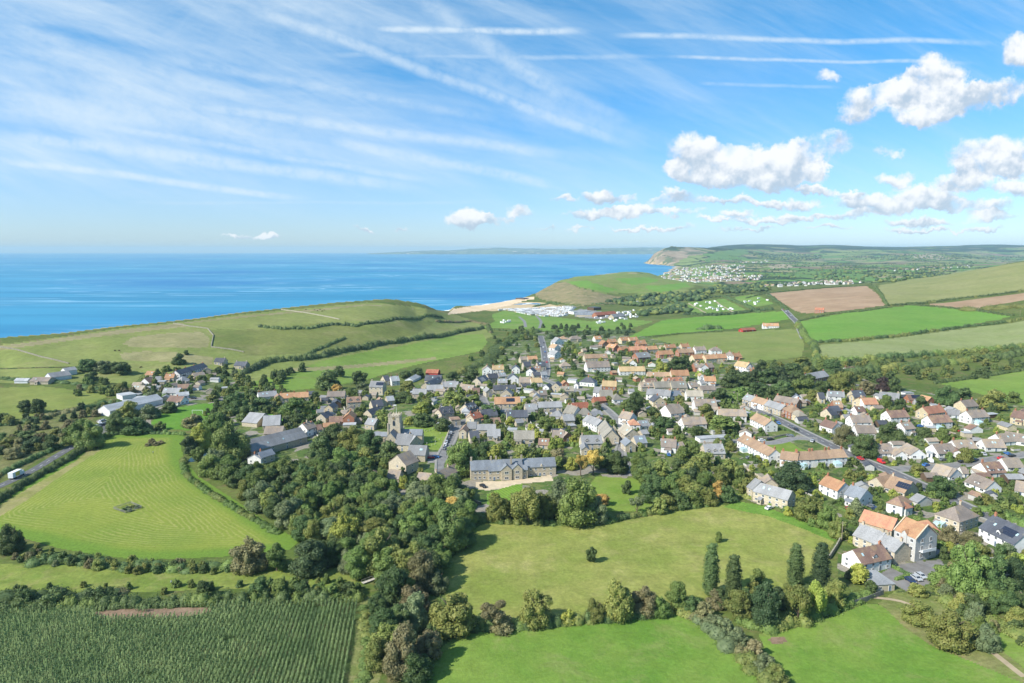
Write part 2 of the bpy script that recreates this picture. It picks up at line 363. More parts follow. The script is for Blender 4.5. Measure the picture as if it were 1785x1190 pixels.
# bodies of the cattle and walkers, grown while the scene is still empty
def cow_mesh():
    me = bpy.data.meshes.new('cow'); V = [(0, 0, 1.05), (.75, 0, 1.1), (-.75, 0, 1.1), (1.15, 0, 1.0), (1.55, 0, .45), (1.75, 0, .25)]; E = [(0, 1), (0, 2), (1, 3), (3, 4), (4, 5)]; R = [.42, .4, .4, .24, .17, .12]
    for sx in (-.7, .72):
        for sy in (-.22, .22):
            i = len(V); V += [(sx, sy, .7), (sx + (.06 if sx < 0 else -.02), sy, .38), (sx, sy, .02)]; E += [(1 if sx > 0 else 2, i), (i, i + 1), (i + 1, i + 2)]; R += [.16, .08, .07]
    i = len(V); V += [(-1.15, 0, 1.15), (-1.25, 0, .6)]; E += [(2, i), (i, i + 1)]; R += [.07, .04]
    me.from_pydata(V, E, []); o = bpy.data.objects.new('cow', me); COL.objects.link(o); o.modifiers.new('Skin', 'SKIN')
    for sv_, r in zip(me.skin_vertices[0].data, R): sv_.radius = (r, r)
    me.skin_vertices[0].data[0].use_root = True; o.modifiers.new('Sub', 'SUBSURF').levels = 1
    dg = bpy.context.evaluated_depsgraph_get(); m2 = bpy.data.meshes.new_from_object(o.evaluated_get(dg)); bpy.data.objects.remove(o); m2.materials.clear(); m2.materials.append(flat('cow_hide', (.05, .03, .02), .9)); return m2
def person_mesh(shirt):
    me = bpy.data.meshes.new('person'); V = [(0, 0, .95), (0, 0, 1.2), (0, 0, 1.42), (0, .01, 1.53), (0, .02, 1.62), (0, .02, 1.72), (.12, 0, .88), (.12, .10, .50), (.12, .04, .08), (.12, .18, .04), (-.12, 0, .88), (-.12, -.06, .50), (-.12, -.20, .10), (-.12, -.08, .04), (.19, 0, 1.40), (.25, -.06, 1.12), (.26, .05, .88), (.26, .09, .80), (-.19, 0, 1.40), (-.25, .05, 1.12), (-.25, .16, .90), (-.25, .20, .83)]
    E = [(0, 1), (1, 2), (2, 3), (3, 4), (4, 5), (0, 6), (6, 7), (7, 8), (8, 9), (0, 10), (10, 11), (11, 12), (12, 13), (2, 14), (14, 15), (15, 16), (16, 17), (2, 18), (18, 19), (19, 20), (20, 21)]
    R = [.14, .13, .14, .055, .10, .085, .09, .065, .045, .04, .09, .065, .045, .04, .06, .045, .035, .03, .06, .045, .035, .03]
    me.from_pydata(V, E, []); o = bpy.data.objects.new('p', me); COL.objects.link(o); o.modifiers.new('Skin', 'SKIN')
    for sv_, r in zip(me.skin_vertices[0].data, R): sv_.radius = (r, r)
    me.skin_vertices[0].data[0].use_root = True; o.modifiers.new('Sub', 'SUBSURF').levels = 1
    m2 = bpy.data.meshes.new_from_object(o.evaluated_get(bpy.context.evaluated_depsgraph_get())); bpy.data.objects.remove(o); m2.materials.clear()
    for m_ in (flat('skin', (.55, .33, .22), .6), shirt, flat('dark_trousers', (.04, .05, .08), .9)): m2.materials.append(m_)
    for p in m2.polygons: p.material_index = 0 if p.center.z > 1.5 else (1 if p.center.z > .95 or abs(p.center.x) > .2 else 2)
    return m2
cm_ = cow_mesh(); pm_ = person_mesh(flat('white_shirt', (.75, .75, .75), .8))
def grass(name, c1, c2, c3=None, big=40, fine=1.6, c3amt=.5, stripes=None, contrast=1.0, bump=.5):
    """two greens in broad drifts, a finer mottle and a third colour in patches"""
    def f(n, b, out):
        p = wpos(n)
        A = n.ss(n.noise(p, 1 / big, 5, .6), .32, .68)
        c = n.mix(A, c1, c2)
        if c3: c = n.mix(n.m('MULTIPLY', n.ss(n.noise(p, 1.7 / big, 6, .7, .4), .5, .68), c3amt), c, c3)
        fn = n.noise(p, 1 / fine, 5, .75); fm = n.noise(p, 1 / (fine * 5), 4, .7)
        k = n.m('MULTIPLY', n.ss(fn, .25, .75, 1 - .28 * contrast, 1 + .28 * contrast), n.ss(fm, .25, .75, 1 - .2 * contrast, 1 + .2 * contrast))
        if stripes:
            ang, per, amt = stripes; x, y, z = n.sep(p)[0:3]
            q = n.m('ADD', n.m('MULTIPLY', x, math.cos(ang)), n.m('MULTIPLY', y, math.sin(ang)))
            q = n.m('ADD', q, n.m('MULTIPLY', n.noise(p, .02, 2), 4.0))
            k = n.m('MULTIPLY', k, n.ss(n.m('SINE', n.m('MULTIPLY', q, 6.2832 / per)), -.8, .8, 1 - amt, 1 + amt))
        c = n.vm('SCALE', c, k); n.set(b.inputs['Base Color'], c); b.inputs['Roughness'].default_value = .95; b.inputs['Specular IOR Level'].default_value = .1
        if bump:
            bp = n.new('ShaderNodeBump'); bp.inputs['Strength'].default_value = bump; bp.inputs['Distance'].default_value = .5
            n.set(bp.inputs['Height'], n.m('ADD', fn, fm)); n.set(b.inputs['Normal'], bp.outputs[0])
    return mat(name, f)
# general land beyond the named fields: cliffs by slope, far patchwork of fields by distance
def base_fn(n, b, out):
    p = wpos(n); x, y, z = n.sep(p)[0:3]; nz = n.sep(n.new('ShaderNodeNewGeometry').outputs['Normal'])[2]
    A = n.ss(n.noise(p, .02, 5, .65), .35, .65); c = n.mix(A, (.075, .115, .026), (.125, .15, .042))
    c = n.mix(n.ss(n.noise(p, .11, 5, .7), .5, .66), c, (.15, .135, .06))
    # patchwork: cells are fields, each its own crop
    wv = n.vm('ADD', n.vm('MULTIPLY', p, (1 / 210, 1 / 260, 0)), n.vm('SCALE', n.noise(p, .0035, 2, out=1), .8))
    vo = n.new('ShaderNodeTexVoronoi', feature='F1'); vo.inputs['Scale'].default_value = 1; n.set(vo.inputs['Vector'], wv); vo.inputs['Randomness'].default_value = .8
    rc = n.sep(vo.outputs['Color'])
    f1 = n.mix(n.ss(rc[0], .35, .4), (.12, .22, .05), (.20, .25, .08)); f1 = n.mix(n.ss(rc[1], .72, .74), f1, (.26, .24, .12)); f1 = n.mix(n.ss(rc[2], .86, .88), f1, (.23, .17, .11)); f1 = n.mix(n.ss(rc[0], .88, .9), f1, (.045, .075, .03))
    ve = n.new('ShaderNodeTexVoronoi', feature='DISTANCE_TO_EDGE'); ve.inputs['Scale'].default_value = 1; n.set(ve.inputs['Vector'], wv); ve.inputs['Randomness'].default_value = .8
    f1 = n.mix(n.ss(ve.outputs['Distance'], .03, .055, 1, 0), f1, (.028, .05, .02))
    wood = n.ss(n.m('ADD', n.noise(p, .0014, 5, .6), n.ss(z, 60, 170, 0, .16)), .57, .61); f1 = n.mix(wood, f1, (.03, .05, .02))
    c = n.mix(n.ss(y, 1900, 2400), c, f1)
    cl = n.mix(n.ss(n.noise(n.vm('MULTIPLY', p, (1, 1, 3)), .03, 5, .7), .35, .65), (.36, .25, .13), (.50, .38, .22))
    cl = n.mix(n.ss(n.noise(p, .012, 4, .6), .52, .60), cl, (.11, .12, .045))
    steep = n.ss(n.m('ADD', nz, n.m('MULTIPLY', n.m('SUBTRACT', n.noise(p, .02, 4), .5), .10)), .955, .90)
    c = n.mix(n.m('MULTIPLY', steep, n.ss(x, 2200, 1900)), c, cl)
    c = n.vm('SCALE', c, n.ss(n.noise(p, .5, 4, .7), .25, .75, .75, 1.25))
    c = n.mix(n.ss(z, -13.4, -13.9), c, (.48, .37, .22))
    n.set(b.inputs['Base Color'], c); b.inputs['Roughness'].default_value = .95; b.inputs['Specular IOR Level'].default_value = .05
M_base = mat('open_land', base_fn)
def sea_fn(n, b, out):
    p = wpos(n); x, y, z = n.sep(p)[0:3]
    st = n.noise(n.vm('MULTIPLY', p, (.0006, .0042, 0)), 1.0, 5, .6, .8)
    c = n.mix(n.ss(st, .38, .62), (.008, .185, .335), (.026, .245, .41))
    sl = n.noise(n.vm('MULTIPLY', p, (.0010, .0075, 0)), 1.0, 3, .55, 1.6)                     # pale slicks
    slick = n.m('MULTIPLY', n.ss(n.m('ABSOLUTE', n.m('SUBTRACT', sl, .5)), .034, .006), n.ss(n.noise(p, .0011, 3), .42, .56))
    c = n.mix(n.m('MULTIPLY', slick, .85), c, (.26, .47, .60))
    c = n.mix(n.ss(n.noise(p, .0009, 3), .45, .7), c, (.006, .155, .36))
    n.set(b.inputs['Base Color'], c); b.inputs['Roughness'].default_value = .42; b.inputs['IOR'].default_value = 1.33; b.inputs['Specular IOR Level'].default_value = .18
    bp = n.new('ShaderNodeBump'); bp.inputs['Strength'].default_value = .35; bp.inputs['Distance'].default_value = .6
    n.set(bp.inputs['Height'], n.noise(n.vm('MULTIPLY', p, (1, 1.6, 1)), .16, 5, .65)); n.set(b.inputs['Normal'], bp.outputs[0])
M_sea = mat('sea_water', sea_fn)
# hay field mown in swaths that follow its hedges: the attribute holds the distance to the edge
def hay_fn(n, b, out):
    p = wpos(n); at = n.new('ShaderNodeAttribute', attribute_name='edge').outputs['Fac']
    q = n.m('ADD', at, n.m('MULTIPLY', n.noise(p, .03, 4, .6), 8.0))
    s = n.m('SINE', n.m('MULTIPLY', q, 6.2832 / 2.05)); brk = n.noise(p, .3, 5, .8)
    s = n.ss(n.m('ADD', s, n.m('MULTIPLY', n.m('SUBTRACT', brk, .5), 3.2)), -.4, 1.9)
    zone = n.ss(at, 6.5, 12)
    A = n.ss(n.noise(p, .022, 4, .6), .35, .65); c = n.mix(A, (.155, .215, .034), (.205, .245, .042))
    c = n.mix(n.ss(at, 4, 11, .8, 0), c, (.115, .205, .030))
    c = n.mix(n.m('MULTIPLY', n.m('MULTIPLY', s, zone), n.ss(n.noise(p, .03, 3), .3, .6, .2, .62)), c, (.36, .34, .12))
    c = n.vm('SCALE', c, n.ss(n.noise(p, .9, 5, .75), .25, .75, .78, 1.2))
    n.set(b.inputs['Base Color'], c); b.inputs['Roughness'].default_value = .95; b.inputs['Specular IOR Level'].default_value = .08
M_hay = mat('mown_hay', hay_fn)
def village_fn(n, b, out):
    p = wpos(n); v = n.new('ShaderNodeTexVoronoi', feature='F1'); v.inputs['Scale'].default_value = .14; n.set(v.inputs['Vector'], n.vm('MULTIPLY', p, (1, 1, 0)))
    rc = n.sep(v.outputs['Color']); c = n.mix(n.ss(rc[0], .3, .6), (.075, .125, .022), (.125, .155, .04))
    c = n.mix(n.ss(n.noise(p, .16, 5, .7), .50, .60), c, (.05, .075, .02)); c = n.mix(n.ss(rc[1], .80, .84), c, (.25, .225, .18)); c = n.mix(n.ss(n.noise(p, .3, 4, .6), .60, .68), c, (.24, .20, .13))
    c = n.vm('SCALE', c, n.ss(n.noise(p, 1.1, 4, .7), .25, .75, .7, 1.25)); n.set(b.inputs['Base Color'], c)
M_village = mat('garden_ground', village_fn)
def cliff_fn(n, b, out):
    p = wpos(n); cl = n.mix(n.ss(n.noise(n.vm('MULTIPLY', p, (1, 1, 3)), .006, 6, .7), .35, .65), (.22, .165, .10), (.37, .285, .185)); cl = n.mix(n.ss(n.noise(p, .0045, 5, .65), .50, .58), cl, (.10, .12, .05)); n.set(b.inputs['Base Color'], cl)
M_cliff = mat('cliff_sandstone', cliff_fn)
# ---------------------------------------------------------------- fields: (name, kind, photo polygon, material)
G = grass
hillc = dict(big=70, fine=5, contrast=.6)
FIELDS = [
 ('hill_pasture', [(-260,640),(0,601),(100,588),(200,573),(330,560),(430,547),(540,536),(640,527),(730,535),(792,548),(830,560),(860,585),(845,592),(700,608),(590,625),(430,672),(380,650),(250,650),(235,668),(0,668),(-260,690)], G('hill_grass', (.16,.195,.052), (.20,.225,.068), (.24,.215,.10), **hillc)),
 ('cliff_top_grass', [(-20,606),(200,576),(430,550),(640,530),(740,540),(740,546),(640,537),(430,558),(200,583),(-20,613)], G('cliff_grass', (.22,.20,.10), (.26,.23,.12), (.15,.15,.05), **hillc)),
 ('dry_grass_bank', [(212,600),(232,587),(300,580),(350,578),(366,590),(362,606),(300,606),(230,604)], G('dry_grass', (.215,.205,.09), (.27,.245,.12), (.18,.19,.07), big=30, fine=4, contrast=.6)),
 ('dry_grass_bank', [(208,616),(250,612),(300,613),(330,618),(372,622),(368,636),(330,634),(280,630),(215,628)], G('dry_grass', 0, 0)),
 ('rough_pasture', [(367,571),(430,575),(470,573),(560,562),(640,570),(700,560),(760,560),(720,585),(600,604),(530,616),(450,620),(400,612),(376,606)], G('rough_hill_grass', (.125,.155,.040), (.165,.18,.052), (.21,.19,.085), **hillc)),
 ('cliff_pasture', [(310,565),(430,553),(560,541),(640,532),(700,535),(770,546),(700,554),(590,556),(480,566),(372,574)], G('cliff_pasture_grass', (.165,.195,.055), (.20,.22,.07), None, **hillc)),
 ('valley_meadow', [(430,668),(500,648),(590,622),(700,603),(790,585),(842,582),(850,596),(838,612),(760,628),(700,642),(640,662),(560,676),(470,684),(440,680)], G('meadow_grass', (.135,.215,.038), (.165,.24,.048), (.20,.22,.07), big=60, fine=5, contrast=.5)),
 ('meadow_track_strip', [(500,642),(600,637),(700,628),(760,622),(762,626),(700,634),(600,643),(500,649)], G('dry_grass', 0, 0)),
 ('small_meadow', [(545,632),(640,613),(700,604),(640,622),(560,636)], G('meadow_grass', 0, 0)),
 ('left_pasture', [(-200,690),(0,676),(70,673),(135,680),(192,690),(150,706),(95,716),(40,728),(0,733),(-200,790)], G('left_field_grass', (.16,.20,.045), (.20,.22,.06), (.14,.20,.04), big=50, fine=4, contrast=.5)),
 ('paddock', [(140,640),(180,632),(238,655),(226,670),(150,655)], G('hill_grass', 0, 0)),
 ('rough_bank', [(-200,790),(0,735),(60,724),(120,712),(150,712),(140,760),(90,790),(0,840),(-200,900)], G('rough_bank_grass', (.10,.125,.035), (.17,.165,.065), (.24,.20,.10), big=14, fine=2, contrast=1)),
 ('hay_field', [(160,762),(205,757),(250,757),(312,757),(322,762),(315,778),(322,802),(345,830),(400,865),(450,900),(500,930),(524,942),(505,958),(400,970),(250,976),(170,968),(100,955),(40,938),(-60,925),(-60,905),(0,868),(60,835),(130,795),(150,778)], M_hay),
 ('dry_verge', [(-60,920),(0,880),(60,845),(130,805),(165,775),(175,785),(120,820),(50,870),(-60,935)], G('dry_verge_grass', (.20,.215,.055), (.26,.235,.10), (.34,.27,.14), big=18, fine=2, contrast=.7)),
 ('streamside_meadow', [(-160,975),(60,985),(180,985),(400,990),(560,992),(640,985),(660,1010),(600,1022),(400,1026),(200,1034),(-160,1042)], G('streamside_grass', (.135,.19,.035), (.19,.225,.05), (.25,.225,.09), big=12, fine=1.6, contrast=.8)),
 ('maize_ground', [(-300,1062),(0,1060),(180,1056),(400,1052),(622,1048),(628,1062),(617,1130),(606,1190),(580,1400),(-300,1400)], G('maize_soil', (.05,.085,.025), (.07,.105,.03), (.14,.10,.055), big=14, fine=1, contrast=.8)),
 ('bare_soil', [(160,1068),(200,1062),(280,1060),(360,1058),(372,1066),(330,1075),(250,1077),(180,1080)], G('bare_soil_mix', (.21,.145,.095), (.26,.18,.125), (.14,.13,.06), big=4, fine=.8, contrast=.7)),
 ('field_margin', [(622,1045),(660,1035),(700,1045),(690,1120),(660,1190),(640,1400),(580,1400),(606,1190),(618,1120)], G('margin_grass', (.13,.165,.045), (.19,.20,.07), (.28,.24,.12), big=6, fine=1, contrast=.8)),
 ('bright_meadow', [(735,1210),(745,1150),(790,1112),(860,1098),(960,1090),(1080,1072),(1172,1070),(1220,1084),(1262,1120),(1320,1172),(1360,1240),(1450,1420),(600,1420)], G('bright_grass', (.110,.210,.030), (.165,.245,.044), (.21,.24,.075), c3amt=.6, big=26, fine=1.2, contrast=.55)),
 ('bright_paddock', [(1322,1105),(1400,1092),(1450,1075),(1510,1052),(1545,1056),(1575,1090),(1620,1122),(1690,1150),(1785,1192),(2050,1300),(2050,1420),(1500,1420),(1365,1200),(1340,1150)], G('bright_grass', 0, 0)),
 ('bare_soil', [(1338,1114),(1352,1110),(1370,1112),(1372,1118),(1362,1123),(1346,1122)], G('bare_soil_mix', 0, 0)),
 ('rough_paddock_corner', [(1530,1052),(1560,1030),(1640,1040),(1700,1090),(1785,1140),(1900,1210),(1785,1192),(1690,1152),(1620,1124),(1575,1092),(1545,1062)], G('corner_grass', (.13,.17,.04), (.20,.20,.075), (.26,.21,.12), big=8, fine=1.2, contrast=.8)),
 ('grass_track', [(1640,1040),(1680,1036),(1740,1075),(1800,1120),(1960,1230),(1900,1235),(1785,1165),(1700,1095)], G('bright_grass', 0, 0)),
 ('river_pasture', [(795,965),(815,930),(842,914),(880,912),(950,916),(1050,914),(1120,902),(1180,890),(1260,880),(1340,893),(1400,918),(1458,938),(1442,965),(1408,1002),(1380,1040),(1200,1050),(1130,1062),(1000,1085),(850,1085),(780,1050),(765,1005)], G('river_grass', (.18,.222,.046), (.255,.262,.072), (.33,.295,.12), big=26, fine=1.5, contrast=.75)),
 ('lush_field_edge', [(1282,872),(1330,882),(1400,908),(1462,936),(1455,944),(1400,922),(1340,900),(1262,884)], G('lush_grass', (.11,.215,.032), (.14,.24,.04), None, big=10, fine=1.2)),
 ('manor_paddock', [(1040,830),(1100,820),(1165,836),(1200,855),(1190,878),(1120,892),(1050,890),(1000,880)], G('paddock_grass', (.135,.215,.032), (.175,.24,.045), (.20,.22,.07), big=16, fine=1.2, contrast=.5)),
 ('village_gardens', [(165,735),(240,690),(300,660),(400,650),(440,700),(560,695),(690,680),(790,655),(850,640),(870,612),(900,582),(1010,570),(1120,585),(1180,600),(1300,630),(1420,640),(1640,690),(1785,700),(2100,720),(2100,1010),(1785,1000),(1650,1040),(1540,1030),(1460,1000),(1460,930),(1300,870),(1200,840),(1040,830),(990,870),(840,905),(600,850),(400,800),(330,745)], M_village),
 ('football_field', [(262,738),(275,722),(300,712),(350,704),(378,702),(382,715),(360,738),(330,750),(290,748)], G('pitch_grass', (.095,.210,.026), (.12,.235,.032), None, big=20, fine=3, contrast=.4)),
 ('churchyard_grass', [(706,745),(760,742),(782,752),(775,775),(765,785),(735,782),(705,775)], G('churchyard_lawn', (.15,.23,.035), (.19,.25,.05), None, big=9, fine=1.5, contrast=.6)),
 ('garden_lawn', [(614,806),(645,804),(655,826),(640,834),(618,828)], G('pitch_grass', 0, 0)),
 ('garden_lawn', [(525,715),(560,708),(560,730),(470,738),(440,730),(450,722)], G('pitch_grass', 0, 0)),
 ('manor_lawn', [(848,862),(880,848),(910,842),(912,860),(880,880),(850,880)], G('manor_lawn_grass', (.13,.24,.03), (.16,.26,.04), None, stripes=(.5, 1.6, .13), big=20, fine=1.2, contrast=.4)),
 ('green_square', [(1330,772),(1370,765),(1392,780),(1420,792),(1418,808),(1380,800),(1345,788)], G('paddock_grass', 0, 0)),
 ('olive_field', [(1135,590),(1180,584),(1250,579),(1320,576),(1392,573),(1402,603),(1398,622),(1300,632),(1250,612),(1180,602)], G('olive_field_grass', (.155,.20,.05), (.19,.215,.065), (.15,.18,.05), big=60, fine=5, contrast=.4)),
 ('green_hillside_field', [(1095,588),(1130,570),(1155,558),(1240,550),(1366,542),(1376,556),(1285,572),(1200,580)], G('green_hill_grass', (.115,.235,.03), (.145,.25,.04), None, big=60, fine=5, contrast=.4)),
 ('ploughed_field', [(1335,512),(1420,504),(1510,497),(1530,513),(1543,532),(1470,542),(1400,546),(1385,541),(1358,524)], G('ploughed_soil', (.30,.20,.12), (.36,.25,.155), (.27,.20,.11), big=60, fine=6, contrast=.3)),
 ('hill_side_pasture', [(1530,497),(1640,478),(1785,456),(1960,420),(1960,500),(1785,507),(1650,522),(1548,530)], G('hill_side_grass', (.20,.215,.075), (.235,.235,.095), (.17,.19,.06), big=110, fine=8, contrast=.4)),
 ('ploughed_field', [(1616,531),(1700,521),(1785,510),(1960,490),(1960,510),(1785,524),(1690,539)], G('ploughed_soil', 0, 0)),
 ('bright_hill_field', [(1391,561),(1480,544),(1590,532),(1690,540),(1765,552),(1690,566),(1600,579),(1480,592),(1412,594)], G('bright_hill_grass', (.115,.235,.035), (.14,.245,.045), None, big=80, fine=6, contrast=.35)),
 ('pale_crop_field', [(1425,602),(1560,589),(1680,573),(1785,560),(1960,535),(1960,590),(1785,605),(1700,612),(1600,620),(1500,626),(1430,625)], G('pale_crop', (.20,.235,.085), (.235,.26,.11), (.17,.22,.06), big=70, fine=5, contrast=.4)),
 ('right_meadow', [(1628,666),(1700,655),(1785,643),(1960,620),(1960,720),(1785,706),(1720,690)], G('meadow_grass', 0, 0)),
 ('beach', [(780,548),(790,538),(850,528),(925,517),(935,520),(908,526),(872,536),(842,541),(800,546)], G('shingle', (.62,.47,.30), (.70,.55,.37), None, big=60, fine=8, contrast=.25)),
 ('camp_field', [(862,560),(858,548),(880,541),(925,548),(990,555),(1030,560),(1090,556),(1140,560),(1090,575),(1010,577),(940,578),(880,572),(840,572)], G('camp_grass', (.12,.22,.035), (.155,.235,.05), (.20,.22,.09), big=50, fine=5, contrast=.4)),
 ('golf_course', [(975,490),(1000,485),(1060,478),(1130,475),(1180,482),(1215,497),(1190,510),(1120,512),(1060,512),(1010,500)], G('golf_grass', (.14,.205,.045), (.185,.215,.065), (.235,.21,.11), big=55, fine=9, contrast=.5)),
 ('golf_fairway', [(985,491),(1020,489),(1075,505),(1060,510),(1010,499)], G('fairway_grass', (.12,.235,.035), (.14,.25,.045), None, big=60, fine=8, contrast=.3)),
 ('golf_fairway', [(1070,486),(1130,482),(1150,490),(1100,498)], G('fairway_grass', 0, 0)),
 ('golf_fairway', [(1120,500),(1195,492),(1205,500),(1150,508)], G('fairway_grass', 0, 0)),
 ('scrubby_slope', [(930,514),(945,498),(965,492),(985,492),(1010,501),(1060,513),(1085,520),(1050,532),(1000,530),(950,524)], G('scrub_slope', (.20,.175,.08), (.26,.21,.115), (.10,.13,.045), big=26, fine=7, c3amt=.9, contrast=.5)),
 ('camp_field', [(1200,527),(1262,520),(1300,540),(1240,546),(1200,546)], G('camp_grass', 0, 0)),
 ('camp_field', [(1280,518),(1320,514),(1350,530),(1300,536)], G('camp_grass', 0, 0)),
 ('yard_ground', [(1535,1000),(1560,985),(1600,980),(1640,975),(1650,990),(1620,1018),(1600,1022),(1580,1030),(1545,1012),(1530,1010)], flat('yard_tarmac', (.21, .20, .19), .9, var=.2, scale=.15)),
 ('gravel_drive', [(828,840),(880,838),(935,832),(960,828),(965,838),(900,844),(880,850),(850,855),(830,852)], flat('gravel', (.50, .41, .28), .9, var=.1, scale=.4)),
 ('yard_ground', [(748,788),(772,786),(768,808),(745,806)], flat('yard_tarmac', 0)),
 ('yard_ground', [(166,742),(200,730),(200,745),(172,760)], flat('yard_tarmac', 0)),
 ('car_park', [(1000,545),(1010,538),(1080,547),(1095,552),(1040,556),(1003,552)], flat('yard_tarmac', 0)),
 ('sea_cliff', [(1124,462),(1130,452),(1140,442),(1155,436),(1180,437),(1188,432),(1205,431),(1215,436),(1235,438),(1228,442),(1200,447),(1185,453),(1172,463),(1150,463)], M_cliff),
 ('cliff_hill_fields', [(1225,455),(1250,438),(1300,434),(1303,442),(1260,452),(1235,456)], G('west_hill_grass', (.10,.19,.045), (.13,.205,.055), (.09,.15,.05), big=200, fine=20, contrast=.3)),
 ('valley_field', [(1370,475),(1420,471),(1458,480),(1452,485),(1375,484)], G('west_hill_grass', 0, 0)),
 ('valley_field', [(1455,478),(1510,475),(1533,483),(1490,488),(1460,485)], G('west_hill_grass', 0, 0)),
 ('valley_field', [(1335,463),(1375,460),(1385,466),(1345,468)], G('valley_stubble', (.30,.25,.16), (.34,.29,.19), None, big=200, fine=20, contrast=.3)),
 ('valley_field', [(1590,448),(1620,441),(1660,450),(1640,453)], G('valley_stubble', 0, 0)),
]
# ground sheet
def quads(mask=None):
    J, I = np.meshgrid(np.arange(NR - 1), np.arange(NC - 1), indexing='ij')
    if mask is not None: J, I = J[mask], I[mask]
    J = J.ravel(); I = I.ravel(); return np.stack([J * NC + I, J * NC + I + 1, (J + 1) * NC + I + 1, (J + 1) * NC + I], 1)
GV3 = np.stack([GX.ravel(), GY.ravel(), GZ.ravel()], 1)
under = (GZ[:-1, :-1] < -21.5) & (GZ[1:, 1:] < -21.5)
g = link('ground', mesh_np('ground', GV3, quads(~under), M_base, smooth=True)); tag(g, kind='structure')
# drop the vertices nothing uses? harmless; the sea hides them
cu = (GU[:-1, :-1] + GU[1:, 1:]) / 2; cv = (GV[:-1, :-1] + GV[1:, 1:]) / 2; cy = (GY[:-1, :-1] + GY[1:, 1:]) / 2; cx = (GX[:-1, :-1] + GX[1:, 1:]) / 2
cuN = cu + vnoise(cx, cy, 7, 11) * 1.2 + vnoise(cx, cy, 45, 12) * np.clip((cy - 1200) / 600, 0, 1) * 7; cvN = cv + vnoise(cx, cy, 55, 13) * np.clip((cy - 1200) / 600, 0, 1) * 2.5
cell = np.full(cu.shape, -1, int); FP = []
for k, (nm, poly, m_) in enumerate(FIELDS):
    wp = [unproj(u, v) for u, v in poly]; Ys = [q.y for q in wp]; FP.append(wp)
    msk = in_poly(cuN, cvN, poly) & (cy > min(Ys) * .8) & (cy < max(Ys) * 1.25) & (cell * 0 == 0)
    if nm != 'beach': msk &= (GZ[:-1, :-1] > -14.9)
    cell[msk] = k
for k, (nm, poly, m_) in enumerate(FIELDS):
    msk = cell == k
    if not msk.any(): continue
    q = quads(msk); ids = np.unique(q); rm = np.zeros(NR * NC, np.int32); rm[ids] = np.arange(len(ids)); V = GV3[ids].copy(); V[:, 2] += .05 + V[:, 1] * 6e-5
    me = mesh_np(nm, V, rm[q], m_, smooth=True); o = link(nm, me); tag(o, kind='structure')
    if nm == 'hay_field':
        hay_poly = [(p.x, p.y) for p in FP[k]]
        d = dist_line(V[:, 0], V[:, 1], hay_poly, True)
        at = me.attributes.new('edge', 'FLOAT', 'POINT'); at.data.foreach_set('value', d.astype(np.float32))
# sea
xs = np.concatenate([-np.geomspace(33000, 200, 60), [0], np.geomspace(200, 9000, 40)]); yq = np.geomspace(250, 33000, 120)
SX, SY = np.meshgrid(xs, yq); sv = np.stack([SX.ravel(), SY.ravel(), np.full(SX.size, SEA)], 1); ns = len(xs)
J, I = np.meshgrid(np.arange(len(yq) - 1), np.arange(ns - 1), indexing='ij'); J = J.ravel(); I = I.ravel()
tag(link('sea', mesh_np('sea', sv, np.stack([J * ns + I, J * ns + I + 1, (J + 1) * ns + I + 1, (J + 1) * ns + I], 1), M_sea)), kind='structure')
# surf along the beach
sp_ = [unproj(u, v) for u, v in [(782, 542), (800, 538), (830, 533.5), (860, 529.5), (895, 524), (926, 518)]]
sfm = MB(); prev = None
for i in range(60):
    t = i / 59 * 5; k = min(int(t), 4); q = sp_[k].lerp(sp_[k + 1], t - k); d_ = (sp_[k + 1] - sp_[k]); d_.z = 0; d_.normalize(); nn = Vector((-d_.y, d_.x, 0)); wv_ = 3 * math.sin(i * .9) + 2 * math.sin(i * 2.3)
    ts_ = np.arange(-60, 160, 2.0); hh_ = hz(q.x + nn.x * ts_, q.y + nn.y * ts_); below_ = np.nonzero(hh_ < SEA + .1)[0]; t0_ = float(ts_[below_[0]]) if len(below_) else 0.0
    cur = (q + nn * (t0_ - 2 + wv_ * .3), q + nn * (t0_ + 7 + wv_ + 2 * math.sin(i * 1.7)))
    if prev: sfm.poly([(p.x, p.y, SEA + z_) for p, z_ in ((prev[0], .5), (cur[0], .5), (cur[1], .12), (prev[1], .12))])
    prev = cur
tag(sfm.build('surf', flat('sea_foam', (.80, .82, .82), .9)), kind='structure')
# the far shore across the bay
def far_coast(name, prof, Y, depth, m_):
    us = np.linspace(prof[0][0], prof[-1][0], 300); top = np.interp(us, [p[0] for p in prof], [p[1] for p in prof]); V = []
    for r, (fy, fz) in enumerate([(0, 0), (.02, .35), (.15, .6), (.5, .9), (1, 1.0)]):
        for i, u in enumerate(us):
            yy_ = Y + depth * fy; a = a_of(u, 436); zt = CAMZ + pix_st(u, top[i])[1] * (Y + depth)
            z = SEA - 1 + (zt - SEA + 1) * fz + vnoise(np.array([u * 40.]), np.array([r * 50.]), 300, 21)[0] * 18 * fz
            V.append((a * yy_, yy_, z))
    n_ = 300; F = [(r * n_ + i, r * n_ + i + 1, (r + 1) * n_ + i + 1, (r + 1) * n_ + i) for r in range(4) for i in range(n_ - 1)]
    tag(link(name, mesh_np(name, np.array(V), np.array(F), m_, smooth=True)), kind='structure')
def farfn(n, b, out):
    p = wpos(n); c = n.mix(n.ss(n.noise(p, .0016, 5, .65), .42, .58), (.04, .07, .03), (.13, .17, .07)); c = n.mix(n.ss(n.noise(n.vm('MULTIPLY', p, (1, 1, 4)), .003, 4, .6), .60, .64), c, (.5, .45, .36)); n.set(b.inputs['Base Color'], c)
M_far = mat('far_coast_land', farfn)
